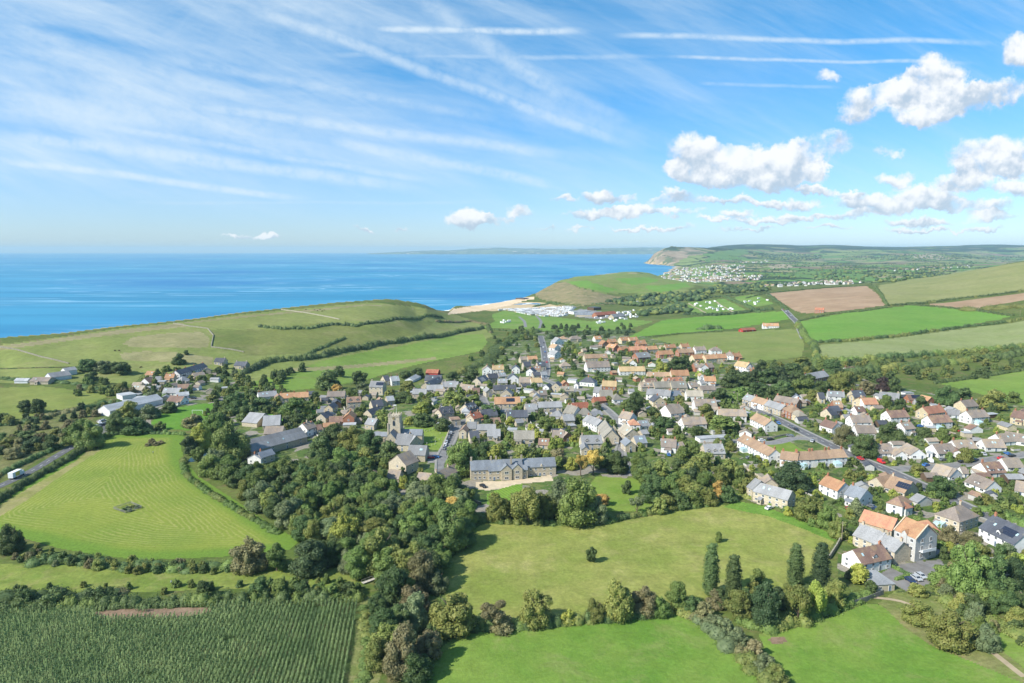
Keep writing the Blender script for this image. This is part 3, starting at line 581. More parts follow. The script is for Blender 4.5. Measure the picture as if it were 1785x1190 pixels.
far_coast('distant_hills', [(640,441.5),(700,438.5),(740,436.5),(800,435.5),(820,433),(870,431.5),(930,433),(1000,433.5),(1050,432.5),(1100,431.5),(1150,431),(1210,433),(1300,434)], 23000, 3000, M_far)
# ---------------------------------------------------------------- roads, pavements, paths
def strip(name, pts, width, m_, dz, side=0.0, kerb=0.0, kind='structure'):
    """pts are photo pixels (or Vectors); a sheet draped on the ground; side shifts it sideways in metres"""
    P = [unproj(*p) if not isinstance(p, Vector) else p for p in pts]; Q = []
    for i in range(len(P) - 1):                                          # Catmull-Rom
        p0 = P[max(i - 1, 0)]; p1 = P[i]; p2 = P[i + 1]; p3 = P[min(i + 2, len(P) - 1)]; n_ = max(int((p2 - p1).length / 2.5), 2)
        for k in range(n_):
            t = k / n_; Q.append(.5 * ((2 * p1) + (p2 - p0) * t + (2 * p0 - 5 * p1 + 4 * p2 - p3) * t * t + (3 * p1 - p0 - 3 * p2 + p3) * t ** 3))
    Q.append(P[-1]); V = []; F = []; cols = [-1, -.5, 0, .5, 1]; nc = len(cols) + (2 if kerb else 0)
    for i, q in enumerate(Q):
        d = (Q[min(i + 1, len(Q) - 1)] - Q[max(i - 1, 0)]); d.z = 0; d.normalize(); nn = Vector((-d.y, d.x, 0)); c_ = q + nn * side
        row = [(c_.x + nn.x * k * width / 2, c_.y + nn.y * k * width / 2) for k in cols]
        zz = hz([r[0] for r in row], [r[1] for r in row]) + dz + .05 + q.y * 6e-5
        if kerb: V.append((row[0][0], row[0][1], zz[0] - kerb - .1))
        for (x, y), z in zip(row, zz): V.append((x, y, z))
        if kerb: V.append((row[-1][0], row[-1][1], zz[-1] - kerb - .1))
    for i in range(len(Q) - 1):
        for k in range(nc - 1): F.append((i * nc + k, i * nc + k + 1, (i + 1) * nc + k + 1, (i + 1) * nc + k))
    o = link(name, mesh_np(name, np.array(V), np.array(F), m_))
    if kind: tag(o, kind=kind)
    return o, Q
M_road = flat('asphalt', (.125, .125, .13), .85, var=.16, scale=.3); M_road2 = flat('worn_asphalt', (.20, .195, .19), .88, var=.18, scale=.3)
M_pave = flat('pavement_concrete', (.24, .235, .215), .9, scale=.5); M_paint = flat('road_paint', (.75, .75, .72), .7); M_track = flat('dirt_track', (.36, .29, .19), .95, scale=.2)
ROADQ = []
def road(pts, wd, m_=M_road, dashes=True, pave=True):
    wd *= .85
    o, Q = strip('road', pts, wd, m_, .02); ROADQ.append((Q, wd / 2 + (2 if pave else .6)))
    if pave:
        for sd2 in (-1, 1): strip('pavement', pts, 1.5, M_pave, .13, side=sd2 * (wd / 2 + .78), kerb=.12)
    if dashes:
        mb = MB(); acc = 0
        for i in range(0, len(Q) - 1):
            acc += (Q[i + 1] - Q[i]).length
            if acc > 7:
                acc = 0; d = (Q[i + 1] - Q[i]).normalized(); nn = Vector((-d.y, d.x, 0)) * .07; e = Q[i] + d * 3
                mb.poly([(q.x, q.y, hz1(q.x, q.y) + .085 + q.y * 7e-5) for q in (Q[i] + nn, Q[i] - nn, e - nn, e + nn)])
        if mb.f: tag(mb.build('road_marking', M_paint), kind='structure')
road([(-160,905),(-60,872),(20,838),(60,818),(95,797),(140,770),(170,752),(200,736),(230,724)], 6.5, pave=False)
road([(230,724),(300,700),(345,696),(392,697),(430,692)], 5, M_road2, False, False)
road([(1300,708),(1345,726),(1390,748),(1440,772),(1500,800),(1545,818),(1590,838),(1640,862),(1700,890),(1785,925),(1950,990)], 7)
road([(1556,818),(1600,816),(1660,812),(1720,802),(1785,793),(1950,775)], 6, M_road2, False)
road([(1425,766),(1385,764),(1345,772),(1290,770),(1260,766)], 5, M_road2, False)
road([(1300,708),(1250,690),(1240,672),(1200,660)], 5, M_road2, False, False)
road([(942,585),(946,600),(950,620),(952,645),(948,662)], 6.5, M_road, False)
road([(948,662),(900,672),(862,680),(842,692),(845,706),(838,724),(800,738),(792,752),(782,775),(772,795),(770,822)], 5.5, M_road2, False)
road([(948,662),(1000,680),(1040,700),(1080,735),(1088,760),(1082,785),(1085,805),(1090,830)], 4.5, M_road2, False)
road([(1366,538),(1376,548),(1388,560),(1395,575),(1402,590)], 7, M_road, False)
road([(1340,512),(1355,525),(1368,540)], 6, M_road, False, False)
road([(1655,990),(1620,985),(1600,975),(1640,960),(1690,945)], 3.5, M_road2, False, False)
for pts, wd in [([(1200,528),(1230,545)], 4), ([(1245,523),(1280,545)], 4), ([(1500,1040),(1570,1048),(1625,1075),(1700,1115),(1785,1180)], 1.5), ([(935,550),(943,560),(940,572)], 5), ([(905,552),(914,560),(916,570)], 5)]:
    o, Q = strip('path', pts, wd, M_track if wd != 5 else M_road2, .03)
# little pool in the wood
pw = unproj(345, 797); mbp = MB(); mbp.poly([(pw.x + 3.5 * math.cos(t), pw.y + 9 * math.sin(t), pw.z + .12) for t in np.linspace(0, 6.28, 14)[:-1]])
tag(mbp.build('pond_water', flat('pond_surface', (.05, .11, .15), .1, spec=.6)), kind='structure')
# ---------------------------------------------------------------- haze
hb = MB(); hb.box(-36000, -2500, -24, 36000, 36500, 262)
hm = bpy.data.materials.new('haze_air'); hm.use_nodes = True; hn = NT(hm.node_tree); hn.n.clear(); ho = hn.new('ShaderNodeOutputMaterial'); pv = hn.new('ShaderNodeVolumePrincipled')
pv.inputs['Color'].default_value = (.56, .84, 1.0, 1); pv.inputs['Density'].default_value = HAZE; pv.inputs['Anisotropy'].default_value = 0; hn.l.new(pv.outputs[0], ho.inputs['Volume'])
tag(hb.build('haze', hm), kind='stuff')
# ---------------------------------------------------------------- building materials
WALLC = {'w': ('white', (.74, .73, .70)), 'c': ('limestone', (.49, .43, .325)), 'y': ('cream', (.55, .47, .32)), 'k': ('red brick', (.36, .165, .10)),
         'r': ('red metal', (.42, .05, .04)), 'l': ('pale metal', (.60, .62, .63)), 'b': ('dark timber', (.12, .08, .05)), 'g': ('grey rendered', (.50, .49, .46))}
ROOFC = {'g': ('grey slate', (.27, .27, .27)), 'd': ('dark slate', (.085, .09, .105)), 's': ('blue slate', (.225, .245, .27)), 'n': ('brown tiled', (.27, .225, .19)),
         'p': ('pale brown', (.32, .27, .22)), 'b': ('chocolate', (.22, .14, .11)), 'o': ('orange tiled', (.41, .225, .125)), 'x': ('golden tiled', (.43, .315, .17)),
         't': ('weathered thatch', (.255, .235, .195)), 'v': ('pale tiled', (.36, .32, .25)), 'r': ('red tiled', (.36, .13, .08)), 'R': ('rust red', (.40, .19, .12)),
         'l': ('pale flat', (.36, .37, .375)), 'e': ('tan tiled', (.37, .25, .165)), 'q': ('red pantiled', (.42, .20, .125))}
def wall_mat(k):
    nm, col = WALLC[k]
    def f(n, b, out):
        p = n.new('ShaderNodeTexCoord').outputs['Object']; r = n.new('ShaderNodeObjectInfo').outputs['Random']
        v = n.ss(n.noise(p, .9, 5, .65), .3, .7, .88, 1.08); c = n.vm('SCALE', col, n.m('MULTIPLY', v, n.ss(r, 0, 1, .88, 1.05)))
        if k in 'cyk':
            br = n.new('ShaderNodeTexBrick'); n.set(br.inputs['Vector'], n.vm('ADD', n.vm('MULTIPLY', p, (1, 0, 0)), n.comb(n.sep(p)[1], n.sep(p)[2], 0)))
            br.inputs['Color1'].default_value = (.82, .82, .82, 1); br.inputs['Color2'].default_value = (1.18, 1.15, 1.1, 1); br.inputs['Mortar'].default_value = (1.0, .98, .95, 1)
            br.inputs['Scale'].default_value = 1; br.inputs['Brick Width'].default_value = .7 if k != 'k' else .3; br.inputs['Row Height'].default_value = .3 if k != 'k' else .12; br.inputs['Mortar Size'].default_value = .02
            c = n.vm('MULTIPLY', c, br.outputs[0])
        st = n.ss(n.noise(n.vm('MULTIPLY', p, (1.4, 1.4, .25)), 1.0, 4, .6), .55, .75); c = n.mix(n.m('MULTIPLY', st, .25), c, n.vm('MULTIPLY', c, (.62, .6, .52)))
        n.set(b.inputs['Base Color'], c); b.inputs['Roughness'].default_value = .9
    return mat(nm.replace(' ', '_') + '_wall', f)
def roof_mat(k):
    nm, col = ROOFC[k]
    def f(n, b, out):
        p = n.new('ShaderNodeTexCoord').outputs['Object']; r = n.new('ShaderNodeObjectInfo').outputs['Random']; x, y, z = n.sep(p)[0:3]
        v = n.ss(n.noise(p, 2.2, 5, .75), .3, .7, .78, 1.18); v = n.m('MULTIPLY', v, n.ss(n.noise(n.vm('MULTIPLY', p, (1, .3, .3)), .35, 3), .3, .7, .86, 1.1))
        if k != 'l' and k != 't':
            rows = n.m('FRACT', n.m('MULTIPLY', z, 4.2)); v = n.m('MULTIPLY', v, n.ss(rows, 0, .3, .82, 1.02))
        c = n.vm('SCALE', col, n.m('MULTIPLY', v, n.ss(r, 0, 1, .82, 1.15)))
        if k in 'noxebpRqr':
            li = n.ss(n.m('ADD', n.noise(n.vm('MULTIPLY', p, (1, 1, .6)), .33, 5, .7), n.m('MULTIPLY', r, .14)), .53, .72); c = n.mix(n.m('MULTIPLY', li, .38), c, (.45, .32, .16))
        elif k != 'l':
            li = n.ss(n.noise(p, .45, 5, .7), .56, .74); c = n.mix(n.m('MULTIPLY', li, .5), c, (.33, .30, .20))
        n.set(b.inputs['Base Color'], c); b.inputs['Roughness'].default_value = .75 if k not in 'ds' else .5
    return mat(nm.replace(' ', '_') + '_roof', f)
M_glass = flat('window_glass', (.035, .045, .06), .12, spec=.8, var=.3, scale=.3)
M_frame = flat('white_frame', (.78, .78, .76), .5, var=.03); M_door = flat('painted_door', (.12, .16, .22), .5, var=.5)
M_lead = flat('lead_flashing', (.28, .29, .30), .6); M_pot = flat('clay_pot', (.42, .19, .10), .8); M_solar = flat('solar_panel_glass', (.02, .025, .045), .15, spec=.8, var=.2, scale=3)
M_greyd = flat('garage_door_white', (.68, .69, .68), .5, var=.05); M_consv = flat('conservatory_glass', (.42, .58, .60), .15, spec=.8, var=.2, scale=.6)
M_brickch = flat('chimney_brick', (.38, .17, .10), .9, var=.25, scale=4); M_stonech = flat('chimney_stone', (.44, .37, .27), .9, var=.25, scale=4)
WIN = {}
def win_mesh(wd, ht, far):
    k = (wd, ht, far)
    if k in WIN: return WIN[k]
    f = .09; m1 = MB()                                                   # frame: local x along wall, y outwards is -y
    for x0, x1, z0, z1 in ((-wd / 2, wd / 2, 0, f), (-wd / 2, wd / 2, ht - f, ht), (-wd / 2, -wd / 2 + f, f, ht - f), (wd / 2 - f, wd / 2, f, ht - f), (-.03, .03, f, ht - f)): m1.box(x0, -.07, z0, x1, .02, z1, 0)
    m1.box(-wd / 2 - .08, -.14, -.07, wd / 2 + .08, .02, -.004, 0)
    if far: m1.box(-wd / 2 + f, -.035, f, wd / 2 - f, .0, ht - f, 1); WIN[k] = (m1.mesh('window', [M_frame, M_glass]), None)
    else:
        m2 = MB(); m2.box(-wd / 2 + f, -.035, f, wd / 2 - f, .0, ht - f); WIN[k] = (m1.mesh('window', M_frame), m2.mesh('pane', M_glass))
    return WIN[k]
DOOR = {}
def door_mesh():
    if not DOOR:
        m1 = MB(); m1.box(-.45, -.05, 0, .45, .02, 2.05, 1); m1.box(-.53, -.08, 0, -.452, .02, 2.13, 0); m1.box(.452, -.08, 0, .53, .02, 2.13, 0); m1.box(-.45, -.08, 2.053, .45, .02, 2.13, 0)
        DOOR[0] = m1.mesh('door', [M_frame, M_door])
    return DOOR[0]
def put_window(root, x, y, z, ang, wd, ht, far):
    a, b_ = win_mesh(wd, ht, far); o = link('window', a, root, (x, y, z), (0, 0, ang))
    if b_: link('pane', b_, o)
def chim(parent, x, y, z0, z1, kind='c', far=False, pots=2):
    m1 = MB(); m1.box(x - .42, y - .3, z0, x + .42, y + .3, z1, 0); m1.box(x - .5, y - .38, z1 + .002, x + .5, y + .38, z1 + .16, 0)
    c_ = m1.build('chimney', M_brickch if kind == 'k' else M_stonech, parent)
    m2 = MB()
    for i in range(pots): m2.cyl(x - .2 + i * .4, y, z1 + .16, z1 + .62, .14, .11, 7)
    if not far: m2.build('chimney_pot', M_pot, c_)
def dormer(root, x, yf, z, ang, wd, wm, rm, far, flatr=False):
    """dormer facing local -y turned by ang about z"""
    e = bpy.data.objects.new('dormer', None)
    m1 = MB(); h = 1.25; dp = 2.6
    if flatr:
        m1.box(-wd / 2, 0, 0, wd / 2, dp, h, 0); m1.box(-wd / 2 - .15, -.2, h + .003, wd / 2 + .15, dp, h + .16, 1)
    else:
        m1.prism([(-wd / 2, 0, 0), (wd / 2, 0, 0), (wd / 2, 0, h), (0, 0, h + wd * .42), (-wd / 2, 0, h)], (0, dp, 0), 0)
        for s in (-1, 1): m1.prism([(s * (wd / 2 + .15), -.15, h - .12), (0, -.15, h + wd * .42 + .02), (0, -.15, h + wd * .42 + .16), (s * (wd / 2 + .15), -.15, h + .03)][::s], (0, dp + .15, 0), 1)
    me = m1.mesh('dormer', [wm, rm]); o = link('dormer', me, root, (x, yf, z), (0, 0, ang))
    a, b_ = win_mesh(min(wd - .4, 1.5), .95, True); link('window', a, o, (0, -.01, .2))
HOUSES = []                                                            # (root, x, y, radius, footprint info, desc)
def make_house(A, B, d, h, sty, wk, rk, opts='', label=None, rise=None):
    A = Vector(A); B = Vector(B); ax = (B - A); ax.z = 0; L = ax.length; ax.normalize(); ay = Vector((-ax.y, ax.x, 0))
    if ay.y < 0 and False: pass
    mid = (A + B) / 2; rz = math.atan2(ax.y, ax.x); Y = mid.y
    cs = [A, B, A + ay * d, B + ay * d]; zb = min(hz1(c.x, c.y) for c in cs); zt = max(hz1(c.x, c.y) for c in (A, B)); z0 = (zb + zt) / 2 if zt - zb < 3 else zt
    drop = z0 - zb + .6
    h = h * .87
    far = Y > 400
    nm = {'h': 'house', 'g': 'house', 'G': 'house', 'f': 'outbuilding'}[sty]
    if h < 3.3 and sty != 'f': nm = 'bungalow'
    if 'B' in opts: nm = 'barn'
    if 'N' in opts: nm = 'garage_block'
    root = empty(nm, (mid.x, mid.y, z0), rz)
    wm = wall_mat(wk); rm = roof_mat(rk); x0, x1 = -L / 2, L / 2; pitch = rad(28 if 'l' in opts else (50 if rk == 't' else 38)); ov = .35; rt = .18 if rk != 't' else .4
    if rk == 't': pitch = rad(44)
    wb = MB(); rb = MB()
    if sty == 'g':
        r = d / 2 * math.tan(pitch); wb.prism([(x0, 0, -drop), (x0, d, -drop), (x0, d, h), (x0, d / 2, h + r), (x0, 0, h)][::-1], (L, 0, 0))
        s = ov * math.tan(pitch)
        for ya, yb in ((-ov, d / 2), (d + ov, d / 2)):
            q = [(x0 - .2, ya, h - s + .02), (x0 - .2, yb, h + r + .02), (x0 - .2, yb, h + r + .02 + rt), (x0 - .2, ya, h - s + .02 + rt * .8)]
            if ya < 0: q = q[::-1]
            rb.prism(q, (L + .4, 0, 0))
        top = h + r; ridge = [(x0 + .9, d / 2), (x1 - .9, d / 2)]
    elif sty == 'G':
        r = L / 2 * math.tan(pitch); wb.prism([(x0, 0, -drop), (x1, 0, -drop), (x1, 0, h), (0, 0, h + r), (x0, 0, h)], (0, d, 0))
        s = ov * math.tan(pitch)
        for xa in (x0 - ov, x1 + ov):
            q = [(xa, -.2, h - s + .02), (0, -.2, h + r + .02), (0, -.2, h + r + .02 + rt), (xa, -.2, h - s + .02 + rt * .8)]
            if xa > 0: q = q[::-1]
            rb.prism(q, (0, d + .4, 0))
        top = h + r; ridge = [(0, 1.0), (0, d - 1.0)]
    elif sty == 'h':
        wb.box(x0, 0, -drop, x1, d, h); m_ = min(L, d) / 2 + ov; r = m_ * math.tan(pitch)
        e = [(x0 - ov, -ov, h), (x1 + ov, -ov, h), (x1 + ov, d + ov, h), (x0 - ov, d + ov, h)]
        if L >= d: p, q = (x0 - ov + m_, d / 2, h + r), (x1 + ov - m_, d / 2, h + r)
        else: p, q = (0, -ov + m_, h + r), (0, d + ov - m_, h + r)
        e = [(a[0], a[1], a[2] + .02) for a in e]
        if L >= d: fs = [(e[0], e[1], q, p), (e[1], e[2], q), (e[2], e[3], p, q), (e[3], e[0], p)]
        else: fs = [(e[0], e[1], p), (e[1], e[2], q, p), (e[2], e[3], q), (e[3], e[0], p, q)]
        for f_ in fs: rb.poly(f_)
        rb.poly(e[::-1])
        top = h + r; ridge = [(p[0] * .9, p[1]), (q[0] * .9, q[1])]
    else:
        wb.box(x0, 0, -drop, x1, d, h); rb.box(x0 - .2, -.2, h + .003, x1 + .2, d + .2, h + .22); top = h + .3; ridge = []
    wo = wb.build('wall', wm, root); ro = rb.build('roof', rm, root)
    # chimneys
    nch = [int(c[1:]) for c in opts.split() if c[0] == 'c']
    nch = nch[0] if nch else ({'g': 2, 'G': 1, 'h': 1, 'f': 0}[sty] if h > 3.2 and 'B' not in opts and L > 7 else (1 if h <= 3.2 and sty != 'f' and 'B' not in opts and L > 9 else 0))
    ck = 'k' if (wk in 'kwy' or rk in 'or') and random.random() < .75 else 'c'
    if ridge and nch:
        for i in range(nch):
            t = 0 if nch == 1 else i / (nch - 1)
            if nch == 1: t = random.choice([0, .5, 1])
            xx = ridge[0][0] * (1 - t) + ridge[1][0] * t; yyy = ridge[0][1] * (1 - t) + ridge[1][1] * t
            if L < 7 and sty == 'g': xx = 0
            chim(ro, xx, yyy, top - .7, top + 1.0 + .3 * random.random(), ck, far)
    # windows and doors on the walls that look towards this side of the village
    ns = 1 if h < 3.9 else (2 if h < 6.8 else 3); sh = (h - .2) / ns
    if 'W' not in opts:
        ww, wh = (1.15, 1.15) if h < 6 else (1.1, 1.4)
        if nm == 'bungalow': ww, wh = 1.9, 1.15
        walls = [((x0, 0), (x1, 0), 0.0)]
        toA = Vector((0, 0, 0)) - A; toB = -B
        if toA.dot(-ax) > 0: walls.append(((x0, d), (x0, 0), -math.pi / 2))
        if toB.dot(ax) > 0: walls.append(((x1, 0), (x1, d), math.pi / 2))
        for wi, (p, q, an) in enumerate(walls):
            wl = math.hypot(q[0] - p[0], q[1] - p[1]); gable = (sty == 'g' and wi > 0) or (sty == 'G' and wi == 0)
            sp_ = 3.0 if not gable else 3.4; nw = max(int((wl - .6) / sp_), 1)
            if 'B' in opts: nw = max(nw // 3, 1)
            if wi > 0 and gable and random.random() < .3: continue
            for st in range(ns):
                for i in range(nw):
                    t = (i + .5) / nw; zz = st * sh + sh * .5 - .45 + .1; X_ = p[0] + (q[0] - p[0]) * t; Y_ = p[1] + (q[1] - p[1]) * t
                    if wi == 0 and st == 0 and i == nw // 2 and nm != 'garage_block':
                        link('door', door_mesh(), root, (X_, Y_, .02), (0, 0, an)); continue
                    put_window(root, X_, Y_, zz, an, ww, wh, far)
    if 'N' in opts:
        for i in range(int(L / 3)):
            m1 = MB(); m1.box(-1.15, -.06, 0, 1.15, .01, 2.05); m1.build('garage_door', M_greyd, root, (x0 + 1.5 + i * 3.0, 0, .02))
    for c in opts.split():
        if c[0] == 'm':
            k = int(c[1:]); flatr = 'F' in opts
            for i in range(k):
                xx = x0 + L * (i + .5) / k
                if sty == 'G': dormer(root, x0 + .8, d * (i + .5) / k, h + .3, -math.pi / 2, 1.7, wm, rm, far, flatr)
                else: dormer(root, xx, .8, h + .35, 0, 1.9 if not flatr else 2.6, wm if not flatr else M_frame, rm, far, flatr)
        if c == 'S' and sty in 'gh':
            s = math.tan(pitch); m1 = MB(); xa = L * .08; n_ = 6
            for i in range(n_):
                for j in range(2):
                    u0 = xa + i * 1.05 - L * .12; y0_ = d * .12 + j * 1.35; y1_ = y0_ + 1.25
                    m1.prism([(u0, y0_, h + y0_ * s + rt + .1), (u0, y1_, h + y1_ * s + rt + .1), (u0, y1_, h + y1_ * s + rt + .16), (u0, y0_, h + y0_ * s + rt + .16)][::-1], (.98, 0, 0))
            m1.build('solar_panel', M_solar, root)
        if c == 'K':                                                    # lean-to conservatory
            m1 = MB(); cx = x0 + L * .3; m1.box(cx - 1.8, -3.0, 0, cx + 1.8, -.004, .6, 0); m1.prism([(cx - 1.75, -2.95, .6), (cx - 1.75, -.01, .6), (cx - 1.75, -.01, 2.9), (cx - 1.75, -2.95, 2.2)][::-1], (3.5, 0, 0), 1)
            for i in range(6): m1.box(cx - 1.8 + i * .7, -3.03, .6, cx - 1.72 + i * .7, -2.955, 2.25, 0)
            m1.build('conservatory', [M_frame, M_consv], root)
    if 'W' not in opts and sty in 'gh' and L > 7.5 and 'm' not in opts and random.random() < .5:      # porch or lean-to on the front
        ew = random.choice([1.8, 2.4, 3.6]); ed = random.uniform(1.1, 2.2); ex = random.uniform(x0 + ew / 2 + .3, x1 - ew / 2 - .3); m1 = MB(); m1.box(ex - ew / 2, -ed, -drop, ex + ew / 2, -.01, 2.1, 0)
        m1.prism([(ex - ew / 2 - .15, -ed - .2, 2.08), (ex - ew / 2 - .15, -.1, 2.9), (ex - ew / 2 - .15, -.1, 3.05), (ex - ew / 2 - .15, -ed - .2, 2.23)][::-1], (ew + .3, 0, 0), 1); m1.box(ex - .4, -ed - .04, .7, ex + .4, -ed + .01, 1.7, 2); m1.build('porch', [wm, rm, M_glass], root)
    if 'W' not in opts and sty == 'g' and h < 6 and random.random() < .35:
        s = math.tan(pitch)
        for k in range(random.choice([1, 2])):
            m1 = MB(); u0 = random.uniform(x0 + 1, x1 - 2); y0_ = d * .22; y1_ = y0_ + .9; m1.prism([(u0, y0_, h + y0_ * s + rt + .06), (u0, y1_, h + y1_ * s + rt + .06), (u0, y1_, h + y1_ * s + rt + .14), (u0, y0_, h + y0_ * s + rt + .14)][::-1], (.8, 0, 0)); m1.build('skylight', M_consv, root)
    wd_, rd_ = WALLC[wk][0], ROOFC[rk][0]
    form = {'g': 'gabled', 'G': 'gable-fronted', 'h': 'hip-roofed', 'f': 'flat-roofed'}[sty]; kindw = nm.replace('_', ' ')
    if nm == 'house' and h > 6.8: kindw = 'tall house'
    if nm == 'house' and L > 17: kindw = 'terrace row' if h > 4.4 else 'long cottage row'
    if nm == 'house' and L < 8: kindw = 'small house'
    desc = f"{wd_} {kindw} with {rd_} roof" if sty != 'f' else f"{wd_} flat-roofed {kindw}"
    if 'S' in opts.split(): desc += ' and solar panels'
    root['category'] = {'house': 'house', 'bungalow': 'bungalow', 'barn': 'barn', 'outbuilding': 'building', 'garage_block': 'garages'}[nm]
    if label: root['label'] = label
    HOUSES.append(dict(o=root, x=mid.x + ay.x * d / 2, y=mid.y + ay.y * d / 2, r=math.hypot(L, d) / 2, L=L, d=d, ax=ax, ay=ay, mid=mid, desc=desc, form=form, lab=label, z=z0 + top))
    return root
def table(ox, oy, sc, txt):
    for ln in txt.strip().split('\n'):
        ln = ln.strip()
        if not ln: continue
        f = [q.strip() for q in ln.split(',')]; x1, y1, x2, y2, d, h = map(float, f[:6]); sty, wk, rk = f[6:9]
        opts = f[9] if len(f) > 9 else ''; lab = f[10] if len(f) > 10 and f[10] else None
        A = unproj(ox + x1 / sc, oy + y1 / sc); B = unproj(ox + x2 / sc, oy + y2 / sc)
        if (B - A).length > 70 and d < 30: B = A + (B - A).normalized() * 70
        make_house(A, B, d, h, sty, wk, rk, opts, lab)
T_A = """870,357,1110,280,8,5,g,w,d,c4,dark slate-roofed terrace with white gable end and four chimneys below the hillside
565,345,630,345,7,3.4,g,c,o
525,410,600,412,8,3.4,G,w,b
735,378,815,375,7,4,g,c,o
995,358,1095,352,8,3,g,c,n
885,398,955,385,7,3.4,h,c,g
1165,225,1250,235,8,3.6,g,c,d
1340,262,1440,270,8,4,g,c,d
440,472,540,480,7,3.6,g,c,v
370,540,490,520,12,4,f,w,l,W
460,578,580,570,10,5,f,w,l
158,665,262,682,42,4.6,G,w,l,l B W,long white industrial shed with pale gabled metal roof and open front bays
365,600,505,590,8,3,g,r,l,l W B
560,470,690,455,9,3.4,f,w,g
715,500,860,498,8,2.8,g,w,g
850,462,945,460,7,3,g,c,b
840,525,950,518,7,2.8,g,w,l,l
755,568,875,580,8,2.8,g,w,b
1600,865,1760,862,9,3,g,c,n,B
1410,765,1540,775,17,3.4,g,c,g,l B W
1590,800,1740,790,17,3.4,g,c,g,l B W"""
T_P = """52,670,84,670,10,3,g,c,n,B l
90,665,125,660,12,4,g,l,g,B l W
115,655,135,652,8,5,g,w,l,B l W
25,668,48,668,6,2.6,g,l,l,B l W
438,800,536,772,7.4,4.8,g,c,g,B c0,nearer roof of the twin-gabled long grey stone barn beside the tall tree
431,791,530,765,7,4.8,g,c,g,B c0,rear roof of the twin-gabled long grey stone barn beside the tall tree
1420,546,1436,545,8,6,g,k,r
1330,573,1358,571,9,4,g,w,o
1295,579,1318,577,9,3,g,r,r,B l
1411,670,1445,662,10,4.5,g,k,g
1478,652,1497,650,8,3,g,w,b
1760,738,1788,742,9,5,g,y,b
1748,772,1790,778,9,2.8,g,w,n
1650,728,1672,730,7,2.8,g,l,g"""
T_A2 = """1520,1085,1580,1100,9,4.5,G,c,s
1575,1105,1640,1070,8,4,g,w,l,l"""
T_B = """60,400,220,385,8,4,g,w,g,c2
240,408,490,398,8,4,g,c,o,c3,orange pantiled cottage row with three chimneys behind the round wood
200,412,265,408,6,4.5,G,c,b
650,402,805,400,8,5,g,c,n
630,502,700,505,9,4.5,G,y,d
705,460,775,455,9,4,G,b,d
825,455,950,450,8,5,g,c,b,m2
558,592,640,600,9,5,G,c,d
395,692,480,708,8,5.5,G,w,n
482,706,560,684,7,5,g,w,n
570,690,612,685,6,4,g,c,b
620,668,725,660,6,3.4,g,c,o
790,612,888,610,10,6,G,k,o
670,610,788,605,7,3,g,c,b
790,640,900,635,6,3,f,c,l,W
965,545,1040,555,12,4,G,c,d
1050,482,1145,472,9,4,g,c,d
980,640,1060,650,8,4,g,c,g
1095,450,1175,442,8,4,G,c,b
1180,432,1240,425,7,4,g,c,l
1018,330,1135,335,10,7,g,c,g,S c2,tall stone house with grey slate roof and solar panels left of the farm sheds
1160,260,1205,255,10,5,g,c,d
1215,262,1285,255,9,5,g,w,l
1400,235,1470,200,8,3,g,l,l,B l W
1510,180,1615,175,10,3.5,g,r,r,B l W,red-roofed farm shed at the edge of the meadow
1500,250,1640,245,10,4,g,c,d,B
1545,290,1665,240,8,3,g,c,d,B
1395,372,1515,365,8,4,g,c,g
1520,330,1660,322,8,3.5,g,c,g
1665,300,1785,290,8,4,g,c,g
1240,830,1370,835,12,4.5,g,c,g,B,stone church hall with slate roof and skylights in front of the church
1372,832,1480,800,10,5,G,c,g
1350,922,1505,926,10,4.5,g,c,g,B
1190,1010,1340,1042,10,6,G,c,n,B c0,stone barn house with steep brown roof below the church hall
1170,1110,1275,1115,8,3,g,c,n
1010,1100,1090,1097,7,3,h,c,b
1430,1142,1540,1152,7,4,g,w,n
1545,1132,1640,1152,22,5,G,c,n,c3,long brown-roofed stone house running back towards the church street"""
